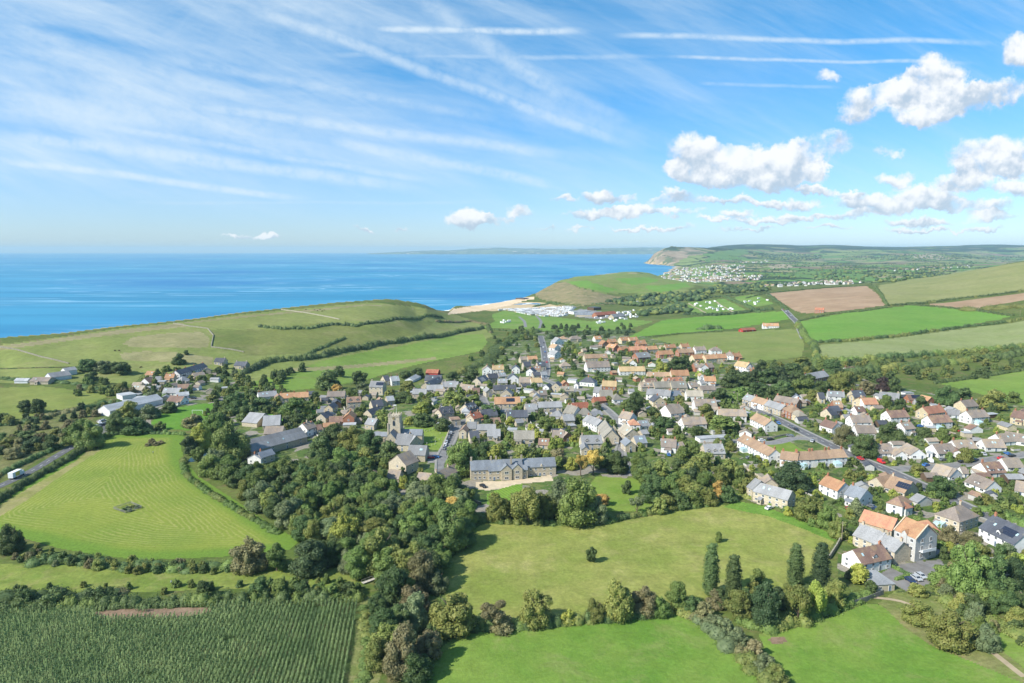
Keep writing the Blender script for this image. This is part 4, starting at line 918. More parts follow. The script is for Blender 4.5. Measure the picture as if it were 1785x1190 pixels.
T_C = """150,562,260,548,9,5,g,c,d,m2
90,548,150,562,7,5,G,c,b
235,612,315,606,8,4.5,f,c,b
325,530,393,530,8,4,h,w,l
398,522,475,500,10,4,g,c,d,m3
370,592,430,602,10,4.5,G,c,r
432,600,510,580,8,4.5,g,c,r
500,572,640,560,9,4,g,c,d
585,612,665,605,6,2.5,g,c,b,W
370,692,450,692,8,5,g,c,g
452,694,620,692,7,4,g,c,g
300,722,365,724,13,5,G,c,b
548,742,660,740,8,3.5,g,c,g
400,766,480,760,8,4,g,c,d
780,770,955,768,8,3.5,g,c,t,c1,thatched stone cottage behind the clipped garden trees
990,812,1080,815,7,3,g,c,b
1110,752,1208,756,8,3.5,g,k,n
1212,756,1285,745,9,4,G,k,n
1372,830,1550,825,9,5,g,c,g,m2
1368,886,1435,886,9,5,G,c,g
1378,618,1500,668,8,5,g,w,g
1508,672,1562,770,9,4.5,g,c,t
1210,540,1298,560,9,4.5,g,w,t
1300,492,1440,480,8,3,g,c,r
1332,560,1460,562,8,4,h,w,t
1470,560,1555,545,6,3,g,c,g
1090,570,1205,576,8,4,h,c,g
1215,612,1310,605,8,4,g,c,g
990,500,1200,490,8,4.5,g,c,g,c3
885,512,985,506,8,4,g,c,g
720,592,900,585,9,5,g,c,d,c2 K
610,450,835,445,10,3,g,c,o,S
660,372,760,375,8,4,G,c,g
538,362,596,358,9,5,G,c,g
600,335,800,330,8,4,g,c,d
435,275,488,280,9,6,G,c,g
492,280,560,250,8,6,g,c,d
562,240,648,230,8,5,g,c,d
652,215,715,207,7,4,g,c,g
640,270,722,267,7,4,g,c,g
725,245,820,242,9,5,G,w,d
828,277,928,274,9,5,g,c,n
932,280,1028,274,8,5,g,w,x
503,170,588,166,8,5.5,G,w,n
592,165,690,160,8,5.5,g,w,x
760,157,830,155,9,5,G,w,d
885,177,950,180,8,5,G,w,d
840,65,900,60,7,4,g,c,n
905,65,985,60,7,4.5,g,c,o
870,130,930,125,9,5,g,c,d
950,152,1010,152,7,4,g,c,b
990,128,1060,123,8,5,g,c,d
950,195,1020,190,6,3,g,c,d
1022,192,1070,188,6,3,g,w,l
1030,320,1085,324,8,5,G,w,d
1108,317,1175,320,9,6,G,c,d
1205,277,1260,274,6,3.5,G,k,o
1190,342,1300,337,8,3.4,g,c,v,m1
945,412,1000,412,9,5,G,c,g
1004,382,1070,377,8,4,g,c,n
805,402,880,400,6,3,f,w,l
1350,262,1480,272,9,4,h,w,d
1300,285,1340,287,6,3.5,G,w,g
1545,332,1670,337,9,7.4,g,k,x,c2,tall red brick house with golden lichened roof and white windows
1468,360,1530,365,9,4.5,g,w,g
1534,392,1640,392,8,4,g,c,t
1645,420,1730,416,8,3.5,h,w,t
1485,422,1585,414,6,2.5,g,k,r,W
1400,50,1598,46,9,4,g,c,e
1420,142,1620,137,12,5,g,w,n
1190,115,1280,111,8,3,h,c,n
165,300,290,300,9,3.5,g,c,g
292,322,410,335,9,3.5,g,c,n
415,345,480,345,7,3,g,c,b"""
T_D = """200,172,425,169,9,4.5,g,w,x
275,102,350,102,9,4.5,G,w,x
362,57,470,52,9,5,g,k,n
445,205,650,205,8,3,g,c,e
655,215,808,213,10,5,g,c,o
595,265,755,257,8,4,g,c,R,m3
430,270,530,264,7,4,g,c,b
390,314,505,310,8,4.5,g,c,n,m2
507,314,655,310,8,4,g,c,t
657,318,790,315,9,4,g,c,t
430,382,638,400,9,5,g,w,g
495,446,600,442,9,4.5,G,y,d
645,395,740,388,8,4.5,g,w,s
785,402,930,402,9,5,g,w,v
825,312,895,302,8,4,g,w,n
905,332,1035,327,7,3.5,g,c,n
895,217,937,217,8,4.5,G,w,x
940,264,1040,264,8,5,g,w,o
858,142,900,140,9,5,g,k,n
905,150,975,148,9,5.5,G,w,n
978,142,1025,138,9,5,g,k,n
1195,132,1300,150,10,6,g,w,x
1305,152,1350,152,8,4.5,g,w,g
1352,155,1405,147,6,3,g,k,o,W
560,522,638,545,10,5,G,w,p
645,562,765,545,12,5,g,w,p
190,592,285,612,9,5,g,w,n
290,657,380,657,9,4.5,h,w,R
384,655,465,646,7,3.5,g,w,g
185,702,248,755,9,5,g,c,v
252,842,340,838,9,4.5,G,c,s
345,807,440,800,8,3.5,g,c,s
860,492,1050,490,10,5,g,w,n
1060,577,1305,582,9,5,g,w,n,c2
760,660,960,650,9,5,g,w,n
900,757,1165,737,6,2.4,f,w,l,N W,low white block of lock-up garages with a pale flat roof
560,842,690,852,9,4,g,w,n
700,852,775,842,7,3,g,w,n
950,907,1120,902,10,4,g,c,g,m3
1225,795,1495,942,8,5,g,w,e,c4 K,long white terrace with tan roof running towards the big dark round tree
1335,602,1465,667,8.5,5,g,w,e,c2
1268,425,1343,446,8,5,g,c,g
1345,447,1453,478,8,5,g,w,e
1457,480,1600,527,8,5,g,c,g
1610,522,1690,557,9,5.5,h,k,e
1540,440,1740,472,8,5,g,k,n
1700,417,1780,420,8,4.5,G,w,s
1760,578,1830,570,9,4.5,h,y,v"""
T_F = """0,318,50,318,9,4.5,g,y,d
75,302,220,307,8,5,g,w,g
262,300,300,312,8,5,G,y,d
304,306,405,300,9,5,g,y,d
285,347,385,362,9,5,G,y,o
390,372,515,367,9,4.5,g,w,R
515,322,690,337,10,5,g,c,g
785,322,850,322,8,3.5,g,k,b,S
945,332,1000,327,8,4,G,k,o
1275,402,1385,387,9,5,g,y,n
1325,502,1480,482,9,5,g,w,n,K
1695,470,1795,480,12,5,G,y,b
945,464,1100,442,9,5,g,y,R
985,547,1160,532,9,5,g,w,b,K
620,499,785,487,9,5,g,w,b
290,542,460,537,9,5,g,w,n
0,547,110,582,8,4,g,w,b
330,622,500,622,9,4,g,w,n
745,602,835,592,8,5,g,w,n
330,427,405,422,7,3.5,g,w,b
30,422,100,442,9,5,G,k,d
130,402,205,402,9,5,g,k,e
105,452,165,442,9,3,g,c,d
180,417,290,412,8,2.8,f,w,l
505,787,657,782,10,2.7,g,w,n,m1 F
662,807,768,810,8,2.7,G,w,n
795,802,930,802,12,2.8,G,w,p
934,782,985,790,8,2.6,f,w,l
1035,792,1200,782,10,2.8,g,w,n,m1 F
1200,747,1375,737,9,2.7,g,w,n
1450,737,1630,732,9,2.7,g,w,n
1590,692,1745,672,9,2.8,g,w,p
970,952,1110,992,9,2.8,g,w,p
1135,997,1245,977,8,2.8,G,w,p
1250,962,1300,962,6,2.6,g,w,n
1470,967,1630,952,10,2.8,g,w,b,m2 F
1365,965,1468,972,8,2.6,f,w,p
1640,917,1785,907,9,2.8,g,w,p
1265,1032,1445,1107,9,2.8,g,w,n,m1 F
1700,1117,1800,1132,9,2.8,g,w,n
560,1082,740,1142,11,3,g,c,e,S,bungalow with tan roof carrying a block of solar panels beside the main road
425,1037,556,1085,12,3,G,c,e"""
T_G = """700,180,843,174,8,5.2,g,w,e,c2 K
847,174,988,162,8,5.2,g,w,e,c2
992,162,1130,152,8,5.2,g,w,e,c2 K
545,165,695,185,8,5.0,g,w,e,c2
885,387,1045,457,8.5,5,g,w,o,c2,white house with orange roof and red porch beside the slate-roofed grey house
1105,482,1240,532,9,5,g,w,s,c1
1470,562,1610,602,10,5,h,w,b
1640,600,1700,585,8,4,h,w,R
310,464,610,547,8,5.5,g,c,g,c0
255,432,306,460,9,6,g,c,g
400,382,530,387,8,4,G,c,n"""
T_H = """340,562,622,650,9,7,g,c,q,c0 W,long red pantiled mill wing behind the grey slate roofs
290,650,497,737,9,5,g,c,g
500,742,650,817,8,5.5,g,c,g
370,912,622,852,9,4.6,g,w,b,c1 m1,white cottage with brown roof and small red porch at the mill yard
490,1062,655,1047,10,2.8,f,c,l
1000,472,1215,547,14,5.5,h,c,n,K,large stone house with hipped brown roof and white conservatory
880,560,1050,577,8,2.4,h,c,R
1385,592,1690,732,12,5,g,w,d,S m1,modern white house with big dark slate roof and solar panels"""
T_E = """297,292,350,286,12,5,G,w,g
297,237,345,232,10,5,G,w,e
300,190,370,186,9,5,G,w,g
340,160,400,158,8,4,h,w,e
420,160,510,156,9,4,h,c,n
615,160,665,158,9,4,g,w,o
670,205,720,202,9,5,G,k,o
700,227,758,236,9,5,g,k,o
762,227,815,226,9,5,G,y,o
725,190,785,186,8,5,g,k,o
820,176,882,172,9,5,g,y,o
886,176,950,172,9,5,g,y,o
952,206,1015,202,10,5,g,k,o
820,246,872,241,8,4,g,k,o
885,256,1012,251,9,5,g,k,q
945,322,1045,314,11,6,g,k,g
1022,246,1102,241,8,4.5,g,c,o
1112,291,1225,286,9,5,g,k,o
1165,236,1245,231,8,5,g,c,o
1265,276,1325,273,9,5,g,k,e
1330,273,1385,270,9,5,g,k,e
1290,223,1350,219,8,4,g,c,o
1395,251,1480,246,9,4,g,w,n
1515,261,1600,259,9,5,h,w,n
1610,296,1690,301,9,5,h,w,n
1700,301,1755,296,8,4,g,k,o
1385,326,1470,319,9,5,g,y,o
1476,326,1560,319,9,5,g,y,o
1564,319,1640,316,9,5,g,y,o"""
table(140, 590, 5, T_A); table(0, 0, 1, T_P); table(140, 590, 5, T_A2); table(440, 620, 5, T_B); table(740, 620, 5, T_C)
table(1040, 620, 5, T_D); table(1428, 640, 5, T_F); table(1250, 780, 5, T_G); table(1428, 820, 5, T_H); table(900, 560, 4.4625, T_E)
def add_gables(A, B, d, h, n, wm, rm, root=None): pass
# ---------------------------------------------------------------- the manor: one long slate-roofed house with twin front gables
def local(mid, rz):
    c_, s__ = math.cos(rz), math.sin(rz); return lambda x, y: (mid.x + c_ * x - s__ * y, mid.y + s__ * x + c_ * y)
def register(root, L, d, desc, lab, zt):
    rz = root.rotation_euler[2]; ax = Vector((math.cos(rz), math.sin(rz), 0)); ay = Vector((-ax.y, ax.x, 0)); mid = Vector(root.location)
    HOUSES.append(dict(o=root, x=mid.x + ay.x * d / 2, y=mid.y + ay.y * d / 2, r=math.hypot(L, d) / 2, L=L, d=d, ax=ax, ay=ay, mid=mid, desc=desc, form='', lab=lab, z=zt)); root['label'] = lab
def gabled(wb, rb, x0, x1, y0, y1, h, along='x', pitch=rad(42), ov=.3, z0=-1, rt=.16):
    if along == 'x':
        d = y1 - y0; r = d / 2 * math.tan(pitch); ym = (y0 + y1) / 2; wb.prism([(x0, y0, z0), (x0, y1, z0), (x0, y1, h), (x0, ym, h + r), (x0, y0, h)][::-1], (x1 - x0, 0, 0)); s = ov * math.tan(pitch)
        for ya in (y0 - ov, y1 + ov):
            q = [(x0 - .15, ya, h - s), (x0 - .15, ym, h + r), (x0 - .15, ym, h + r + rt), (x0 - .15, ya, h - s + rt)]
            rb.prism(q[::-1] if ya < ym else q, (x1 - x0 + .3, 0, 0))
    else:
        L = x1 - x0; r = L / 2 * math.tan(pitch); xm = (x0 + x1) / 2; wb.prism([(x0, y0, z0), (x1, y0, z0), (x1, y0, h), (xm, y0, h + r), (x0, y0, h)], (0, y1 - y0, 0)); s = ov * math.tan(pitch)
        for xa in (x0 - ov, x1 + ov):
            q = [(xa, y0 - .15, h - s), (xm, y0 - .15, h + r), (xm, y0 - .15, h + r + rt), (xa, y0 - .15, h - s + rt)]
            rb.prism(q if xa < xm else q[::-1], (0, y1 - y0 + .3, 0))
    return h + r
A = unproj(740 + 405 / 5, 620 + 1092 / 5); B = unproj(740 + 1150 / 5, 620 + 1045 / 5); ax = B - A; ax.z = 0; L = ax.length; rz = math.atan2(ax.y, ax.x); mid = (A + B) / 2
mz = min(A.z, B.z); manor = empty('manor_house', (mid.x, mid.y, mz), rz); manor['category'] = 'house'
wb = MB(); rb = MB(); X = lambda t: -L / 2 + L * t
gabled(wb, rb, X(0), X(.60), 0, 8, 5.6); gabled(wb, rb, X(.60), X(1.0), 1.5, 9, 5.4); gabled(wb, rb, X(.2), X(.36), -1.2, 3, 5.2)
gabled(wb, rb, X(.345), X(.465), -2.5, 5, 5.8, 'y'); gabled(wb, rb, X(.475), X(.59), -2.0, 5, 5.8, 'y'); gabled(wb, rb, X(.59), X(.655), -1.0, 3, 5.0)
wo = wb.build('wall', wall_mat('c'), manor); ro = rb.build('roof', roof_mat('s'), manor)
for t, y in ((.012, 4), (.24, 4), (.47, 1.5), (.60, 4), (.30, 4)): chim(ro, X(t), y, 7.5, 11.0, 'c', True)
for t, y, n_ in ((.05, 0, 1), (.10, 0, 1), (.155, 0, 1), (.22, -1.2, 1), (.31, -1.2, 1), (.405, -2.5, 2), (.53, -2.0, 2), (.62, -1.0, 1), (.70, 1.5, 1), (.76, 1.5, 1), (.86, 1.5, 1), (.94, 1.5, 1)):
    for z in (1.0, 3.7): put_window(manor, X(t), y, z, 0, 1.1 if n_ == 1 else 2.0, 1.15, False)
link('door', door_mesh(), manor, (X(.265), -1.2, .02)); link('door', door_mesh(), manor, (X(.81), 1.5, .02))
m1 = MB(); m1.prism([(X(.83) - .8, 1.3, 5.3), (X(.83) + .8, 1.3, 5.3), (X(.83), 1.3, 6.6)], (0, 2, 0)); m1.build('dormer', wall_mat('c'), manor)
register(manor, L, 9, '', 'long stone manor house with twin front gables and blue slate roof', mz + 9)
# ---------------------------------------------------------------- the tall end of the mill, gable with parapet copings
A = unproj(1428 + 640 / 5, 820 + 712 / 5); B = unproj(1428 + 828 / 5, 820 + 800 / 5); C_ = unproj(1428 + 942 / 5, 820 + 780 / 5)
ax = B - A; ax.z = 0; L = min(ax.length, 16); rz = math.atan2(ax.y, ax.x); mill = empty('mill_building', (B.x, B.y, B.z), rz); mill['category'] = 'mill'
wb = MB(); rb = MB(); tp = gabled(wb, rb, -L, 0, 0, 11, 9.0, 'x', rad(38), .1)
gabled(wb, rb, -L * .62, -L * .40, -.3, 3, 9.6, 'y', rad(48), .1, 6.0)
wb.build('wall', wall_mat('g'), mill); rb.build('roof', roof_mat('o'), mill)
m1 = MB()
for x in (-L - .25, -.12):
    for ya, yb in ((-.3, 5.5), (11.3, 5.5)):
        za = 8.9; zb_ = tp + .35; q = [(x, ya, za), (x, yb, zb_), (x, yb, zb_ + .35), (x, ya, za + .4)]; m1.prism(q[::-1] if ya < yb else q, (.45, 0, 0))
m1.build('parapet_coping', M_stonech, mill)
for x in (-L * .82, -L * .5, -L * .18):
    for z in (1.2, 4.2, 7.1): put_window(mill, x, 0, z, 0, 1.2, 1.3, False)
for y in (3.3, 7.7):
    for z in (1.2, 4.2, 7.1): put_window(mill, 0, y, z, math.pi / 2, 1.3, 1.7, False)
m1 = MB(); m1.box(0.003, 2.0, 3.9, 1.5, 9, 4.05); m1.box(1.42, 2.0, 4.05, 1.5, 9, 5.0); m1.build('balcony', M_frame, mill)
register(mill, L, 11, '', 'tall rendered mill building with bright orange lichened roof and stone copings', mill.location.z + 14)
for h_ in HOUSES[-1:]: h_['x'] = mill.location.x - 6; h_['y'] = mill.location.y + 5
# ---------------------------------------------------------------- the church
A = unproj(440 + 1188 / 5, 776); B = unproj(440 + 1285 / 5, 776); L = 7.0; mid = (A + B) / 2; ch = empty('church', (mid.x, mid.y, mid.z), -.06); ch['category'] = 'church'
cw = wall_mat('c'); cr = roof_mat('s'); hT = 18.5
wb = MB(); wb.box(-L / 2, 0, -1, L / 2, L, hT * .52); wb.box(-L / 2 + .15, .15, hT * .52, L / 2 - .15, L - .15, hT - 1.2)
wb.box(-L / 2 - .05, -.05, hT * .52 - .15, L / 2 + .05, L + .05, hT * .52 + .12); wb.box(-L / 2 - .1, -.1, hT - 1.2, L / 2 + .1, L + .1, hT - .85)
for s1 in (-1, 1):
    for y in (0, L): wb.box(s1 * (L / 2) - .45, y - .45, -1, s1 * (L / 2) + .45, y + .45, hT * .72, 0, .12)
tw = wb.build('tower', cw, ch); m1 = MB()
for i in range(5):
    x = -L / 2 + .05 + i * (L - .85) / 4
    for y in (-.1, L - .25): m1.box(x, y, hT - .85, x + .75, y + .35, hT + .1)
for i in range(5):
    y = .3 + i * (L - 1.3) / 4
    for x in (-L / 2 - .1, L / 2 - .25): m1.box(x, y, hT - .85, x + .35, y + .75, hT + .1)
m1.build('battlement', cw, tw)
m1 = MB(); m1.cyl(L / 2 - 2.6, 3.5, hT - 1.0, hT + 5.5, .09, .05, 6); m1.box(L / 2 - 4.3, 3.47, hT + 4.7, L / 2 - 2.65, 3.53, hT + 5.3); m1.build('flagpole', M_frame, tw)
for x, z, hh in ((0, hT - 6.5, 3.2), (0, 3.2, 2.2)):
    m1 = MB(); m1.prism([(x - .65, -.06, z), (x + .65, -.06, z), (x + .65, -.06, z + hh * .7), (x, -.06, z + hh), (x - .65, -.06, z + hh * .7)], (0, .12, 0)); m1.build('window', M_glass, tw)
m1 = MB(); m1.cyl(0, -.1, hT - 2.7, hT - 2.6, .8, .8, 14)
m1.v = [(x, -.12 if z > hT - 2.65 else -.02, hT - 2.2 + (y + .1)) for x, y, z in m1.v]; m1.build('clock_face', flat('clock_gold', (.25, .2, .1), .5), tw)
wb = MB(); rb = MB(); gabled(wb, rb, L / 2, L / 2 + 13, 1, L - .5, 6.2, 'x', rad(45)); gabled(wb, rb, -L / 2 - 12, -L / 2, 1, L, 5.2, 'x', rad(30)); gabled(wb, rb, -3.6, 3.4, -9, -.46, 6.0, 'y', rad(50)); gabled(wb, rb, L / 2 + 2, L / 2 + 8, -5, 1, 5.5, 'y', rad(45))
wb.build('wall', cw, ch); rb.build('roof', cr, ch)
for x, y, z, w_, hh in ((0, -9.06, 2.0, 2.2, 4.2), (L / 2 + 5, -5.06, 2, 1.4, 3), (-L / 2 - 4, .94, 1.6, 1.2, 2.2), (-L / 2 - 8, .94, 1.6, 1.2, 2.2), (L / 2 + 10.5, .94, 2, 1.2, 2.6)):
    m1 = MB(); m1.prism([(x - w_ / 2, y, z), (x + w_ / 2, y, z), (x + w_ / 2, y, z + hh * .6), (x, y, z + hh), (x - w_ / 2, y, z + hh * .6)], (0, .1, 0)); wn = m1.build('window', M_glass, ch)
    m2 = MB()
    for k in (-.25, .25): m2.box(x + k * w_ - .05, y - .03, z, x + k * w_ + .05, y + .0, z + hh * .75)
    m2.build('tracery', M_stonech, wn)
register(ch, 30, 9, '', 'stone church with square battlemented tower and flagpole', ch.location.z + 18)

# ---------------------------------------------------------------- sheds, garages and extensions between the houses
def near_house(x, y, pad):
    for q in HOUSES:
        dx = x - q['mid'].x; dy = y - q['mid'].y
        if abs(dx) + abs(dy) > 60: continue
        lx = dx * q['ax'].x + dy * q['ax'].y; ly = dx * q['ay'].x + dy * q['ay'].y
        if abs(lx) < q['L'] / 2 + pad and -pad < ly < q['d'] + pad: return True
    return False
RA_ = [(np.array([(p.x, p.y) for p in Q]), r) for Q, r in ROADQ]; sr = random.Random(12); SHEDS = []
for poly, n_, wks, rks in [([(640,690),(760,680),(860,668),(1000,680),(1060,700),(1100,760),(1060,800),(900,790),(790,770),(700,700)], 45, 'cccw', 'gndpl'), ([(960,600),(1180,600),(1260,640),(1230,700),(1100,720),(1000,680),(950,650)], 42, 'cwky', 'gneopl'),
                           ([(1290,700),(1450,690),(1640,690),(1785,730),(1785,800),(1640,800),(1500,790),(1400,750)], 34, 'wwgybc', 'lnpgbngd'), ([(1440,800),(1785,815),(1785,920),(1640,900),(1500,860)], 10, 'wgcb', 'nbggd'), ([(1100,720),(1290,700),(1330,760),(1200,790),(1110,790)], 22, 'wcg', 'lnpg'), ([(480,690),(640,690),(650,750),(560,760)], 14, 'c', 'gnd'), ([(200,690),(260,650),(380,650),(390,690),(300,700)], 14, 'wc', 'gnpl')]:
    wp = [unproj(*q) for q in poly]; wxy = [(q.x, q.y) for q in wp]; xs_ = [q[0] for q in wxy]; ys_ = [q[1] for q in wxy]; g_ = t_ = 0
    while g_ < n_ and t_ < n_ * 40:
        t_ += 1; x = sr.uniform(min(xs_), max(xs_)); y = sr.uniform(min(ys_), max(ys_))
        if not in_poly(np.array([x]), np.array([y]), wxy)[0] or near_house(x, y, 3.4) or any((((A_ - (x, y)) ** 2).sum(1).min()) < (r + 3) ** 2 for A_, r in RA_): continue
        if any((x - a_) ** 2 + (y - b_) ** 2 < 80 for a_, b_ in SHEDS): continue
        SHEDS.append((x, y)); g_ += 1; an = sr.uniform(-.4, .4) + sr.choice([0, 0, 1.57]); L_ = sr.uniform(4, 8.5); p0 = Vector((x - L_ / 2 * math.cos(an), y - L_ / 2 * math.sin(an), 0)); p1 = Vector((x + L_ / 2 * math.cos(an), y + L_ / 2 * math.sin(an), 0))
        if p1.x < p0.x: p0, p1 = p1, p0
        rk = sr.choice(rks); sty = 'f' if rk == 'l' else sr.choice('gggG')
        o = make_house(p0, p1, sr.uniform(4, 6), sr.uniform(2.5, 3.1), sty, sr.choice(wks), rk, 'W c0 l'); o.name = 'garden_shed' if L_ < 6 else 'outbuilding'; o['category'] = 'shed' if L_ < 6 else 'outbuilding'; o['group'] = 'sheds and outbuildings of the village'
        HOUSES[-1]['desc'] = HOUSES[-1]['desc'].replace('small house', 'shed' if L_ < 6 else 'outbuilding').replace('bungalow', 'shed' if L_ < 6 else 'outbuilding').replace('outbuilding', 'shed' if L_ < 6 else 'outbuilding')
# ---------------------------------------------------------------- foliage
LEAFC = {'d': ('dark green', (.034, .058, .020), (.054, .082, .027)), 'm': ('mid green', (.054, .086, .022), (.082, .118, .032)), 'l': ('light green', (.062, .094, .026), (.088, .120, .036)),
         'o': ('olive green', (.070, .095, .024), (.115, .125, .036)), 'g': ('grey-green', (.062, .085, .040), (.095, .118, .055)), 'k': ('brownish', (.085, .085, .036), (.125, .118, .055)),
         'y': ('yellow-green', (.115, .150, .030), (.165, .185, .040)), 'a': ('golden', (.20, .165, .045), (.29, .215, .055)), 'p': ('dark copper', (.032, .024, .020), (.048, .034, .026)), 'b': ('blackish green', (.024, .042, .018), (.038, .058, .023)), 's': ('pale straw', (.22, .19, .10), (.30, .25, .14))}
def leaf_mat(k):
    nm, c1, c2 = LEAFC[k]
    def f(n, b, out):
        p = n.new('ShaderNodeTexCoord').outputs['Object']; r = n.new('ShaderNodeObjectInfo').outputs['Random']; wp = wpos(n)
        v = n.ss(n.noise(wp, .45, 4, .7), .3, .7); c = n.mix(v, c1, c2); c = n.vm('SCALE', c, n.ss(r, 0, 1, .78, 1.22))
        hs = n.new('ShaderNodeHueSaturation'); n.set(hs.inputs['Color'], c); n.set(hs.inputs['Hue'], n.ss(n.m('FRACT', n.m('MULTIPLY', r, 7.3)), 0, 1, .475, .502)); c = hs.outputs[0]
        n.set(b.inputs['Base Color'], n.vm('SCALE', c, 2.4)); b.inputs['Roughness'].default_value = .55; b.inputs['Specular IOR Level'].default_value = .22
        tr = n.new('ShaderNodeBsdfTranslucent'); n.set(tr.inputs['Color'], n.vm('SCALE', c, 2.2)); mx = n.new('ShaderNodeMixShader'); mx.inputs[0].default_value = .28
        n.l.new(b.outputs[0], mx.inputs[1]); n.l.new(tr.outputs[0], mx.inputs[2]); n.l.new(mx.outputs[0], out.inputs[0])
    return mat('foliage_' + nm.replace(' ', '_'), f)
M_bark = flat('bark', (.14, .105, .075), .95, var=.3, scale=3)
ICO = None
def ico():
    global ICO
    if ICO is None:
        bm = bmesh.new(); bmesh.ops.create_icosphere(bm, subdivisions=2, radius=1); V = np.array([v.co[:] for v in bm.verts]); F = np.array([[v.index for v in f.verts] for f in bm.faces]); bm.free(); ICO = (V, F)
    return ICO
def leaves(C, N, size, rng, jit=.9):
    """a quad for each centre, facing roughly along N"""
    n_ = len(C); N = N + rng.normal(0, jit, N.shape) * .55; N /= np.linalg.norm(N, axis=1, keepdims=True) + 1e-9
    R = rng.normal(0, 1, N.shape); T = np.cross(N, R); T /= np.linalg.norm(T, axis=1, keepdims=True) + 1e-9; B = np.cross(N, T)
    s = (size * rng.uniform(.5, 1.3, n_))[:, None]; a = s * .5; b_ = s * .5 * rng.uniform(.5, 1, n_)[:, None]
    V = np.stack([C - T * a, C - B * b_ + N * s * .1, C + T * a, C + B * b_ - N * s * .1], 1).reshape(-1, 3)
    return V, np.arange(n_ * 4).reshape(-1, 4)
def lobes_for(kind, rng):
    L = []
    if kind == 'round':
        n_ = 18
        for i in range(n_):
            th = rng.uniform(0, 6.28); zz = rng.uniform(-.75, .95); rr = math.sqrt(max(1 - zz * zz, 0)) * rng.uniform(.45, 1.15) * .35
            L.append((rr * math.cos(th), rr * math.sin(th), .52 + zz * .30, rng.uniform(.10, .23), rng.uniform(.09, .19)))
        L.append((0, 0, .5, .27, .30)); L.append((0, 0, .82, .16, .15))
        for i in range(5):
            th = rng.uniform(0, 6.28); L.append((.26 * math.cos(th), .26 * math.sin(th), .22, .2, .17))
    elif kind == 'clump':                                               # wide, several heads
        for i in range(17):
            th = rng.uniform(0, 6.28); rr = rng.uniform(.05, .36); L.append((rr * math.cos(th), rr * math.sin(th), rng.uniform(.3, .8) - rr * .35, rng.uniform(.09, .2), rng.uniform(.11, .24)))
        for i in range(6):
            th = i * 1.05; L.append((.27 * math.cos(th), .27 * math.sin(th), .18, .22, .2))
    elif kind == 'poplar':
        for i in range(24):
            z = .06 + .90 * i / 23; r = .42 * math.sin(min(.7 + z * 1.9, 2.95)) ** .8 * rng.uniform(.85, 1.0) * (1 - .2 * z); th = rng.uniform(0, 6.28); o = rng.uniform(.0, .04)
            L.append((o * math.cos(th), o * math.sin(th), z, max(r, .1), rng.uniform(.06, .08))); th += rng.uniform(1, 5); rb_ = r * rng.uniform(.6, .95)
            L.append((rb_ * math.cos(th), rb_ * math.sin(th), z + rng.uniform(-.03, .03), rng.uniform(.07, .13), rng.uniform(.03, .055)))
    elif kind == 'cone':
        for i in range(12):
            z = .06 + .88 * i / 11; r = .46 * (1 - z) + .06; L.append((rng.uniform(-.05, .05), rng.uniform(-.05, .05), z, r, .09))
    elif kind == 'sparse':
        for i in range(11):
            th = rng.uniform(0, 6.28); zz = rng.uniform(-.5, .95); rr = rng.uniform(.1, .36); L.append((rr * math.cos(th), rr * math.sin(th), .62 + zz * .3, rng.uniform(.1, .17), rng.uniform(.07, .13)))
    elif kind == 'willow':
        for i in range(14):
            th = rng.uniform(0, 6.28); rr = rng.uniform(.1, .36); L.append((rr * math.cos(th), rr * math.sin(th), .66 - rr * .5, rng.uniform(.12, .18), rng.uniform(.2, .32)))
        L.append((0, 0, .7, .25, .24))
    return L
TREE = {}
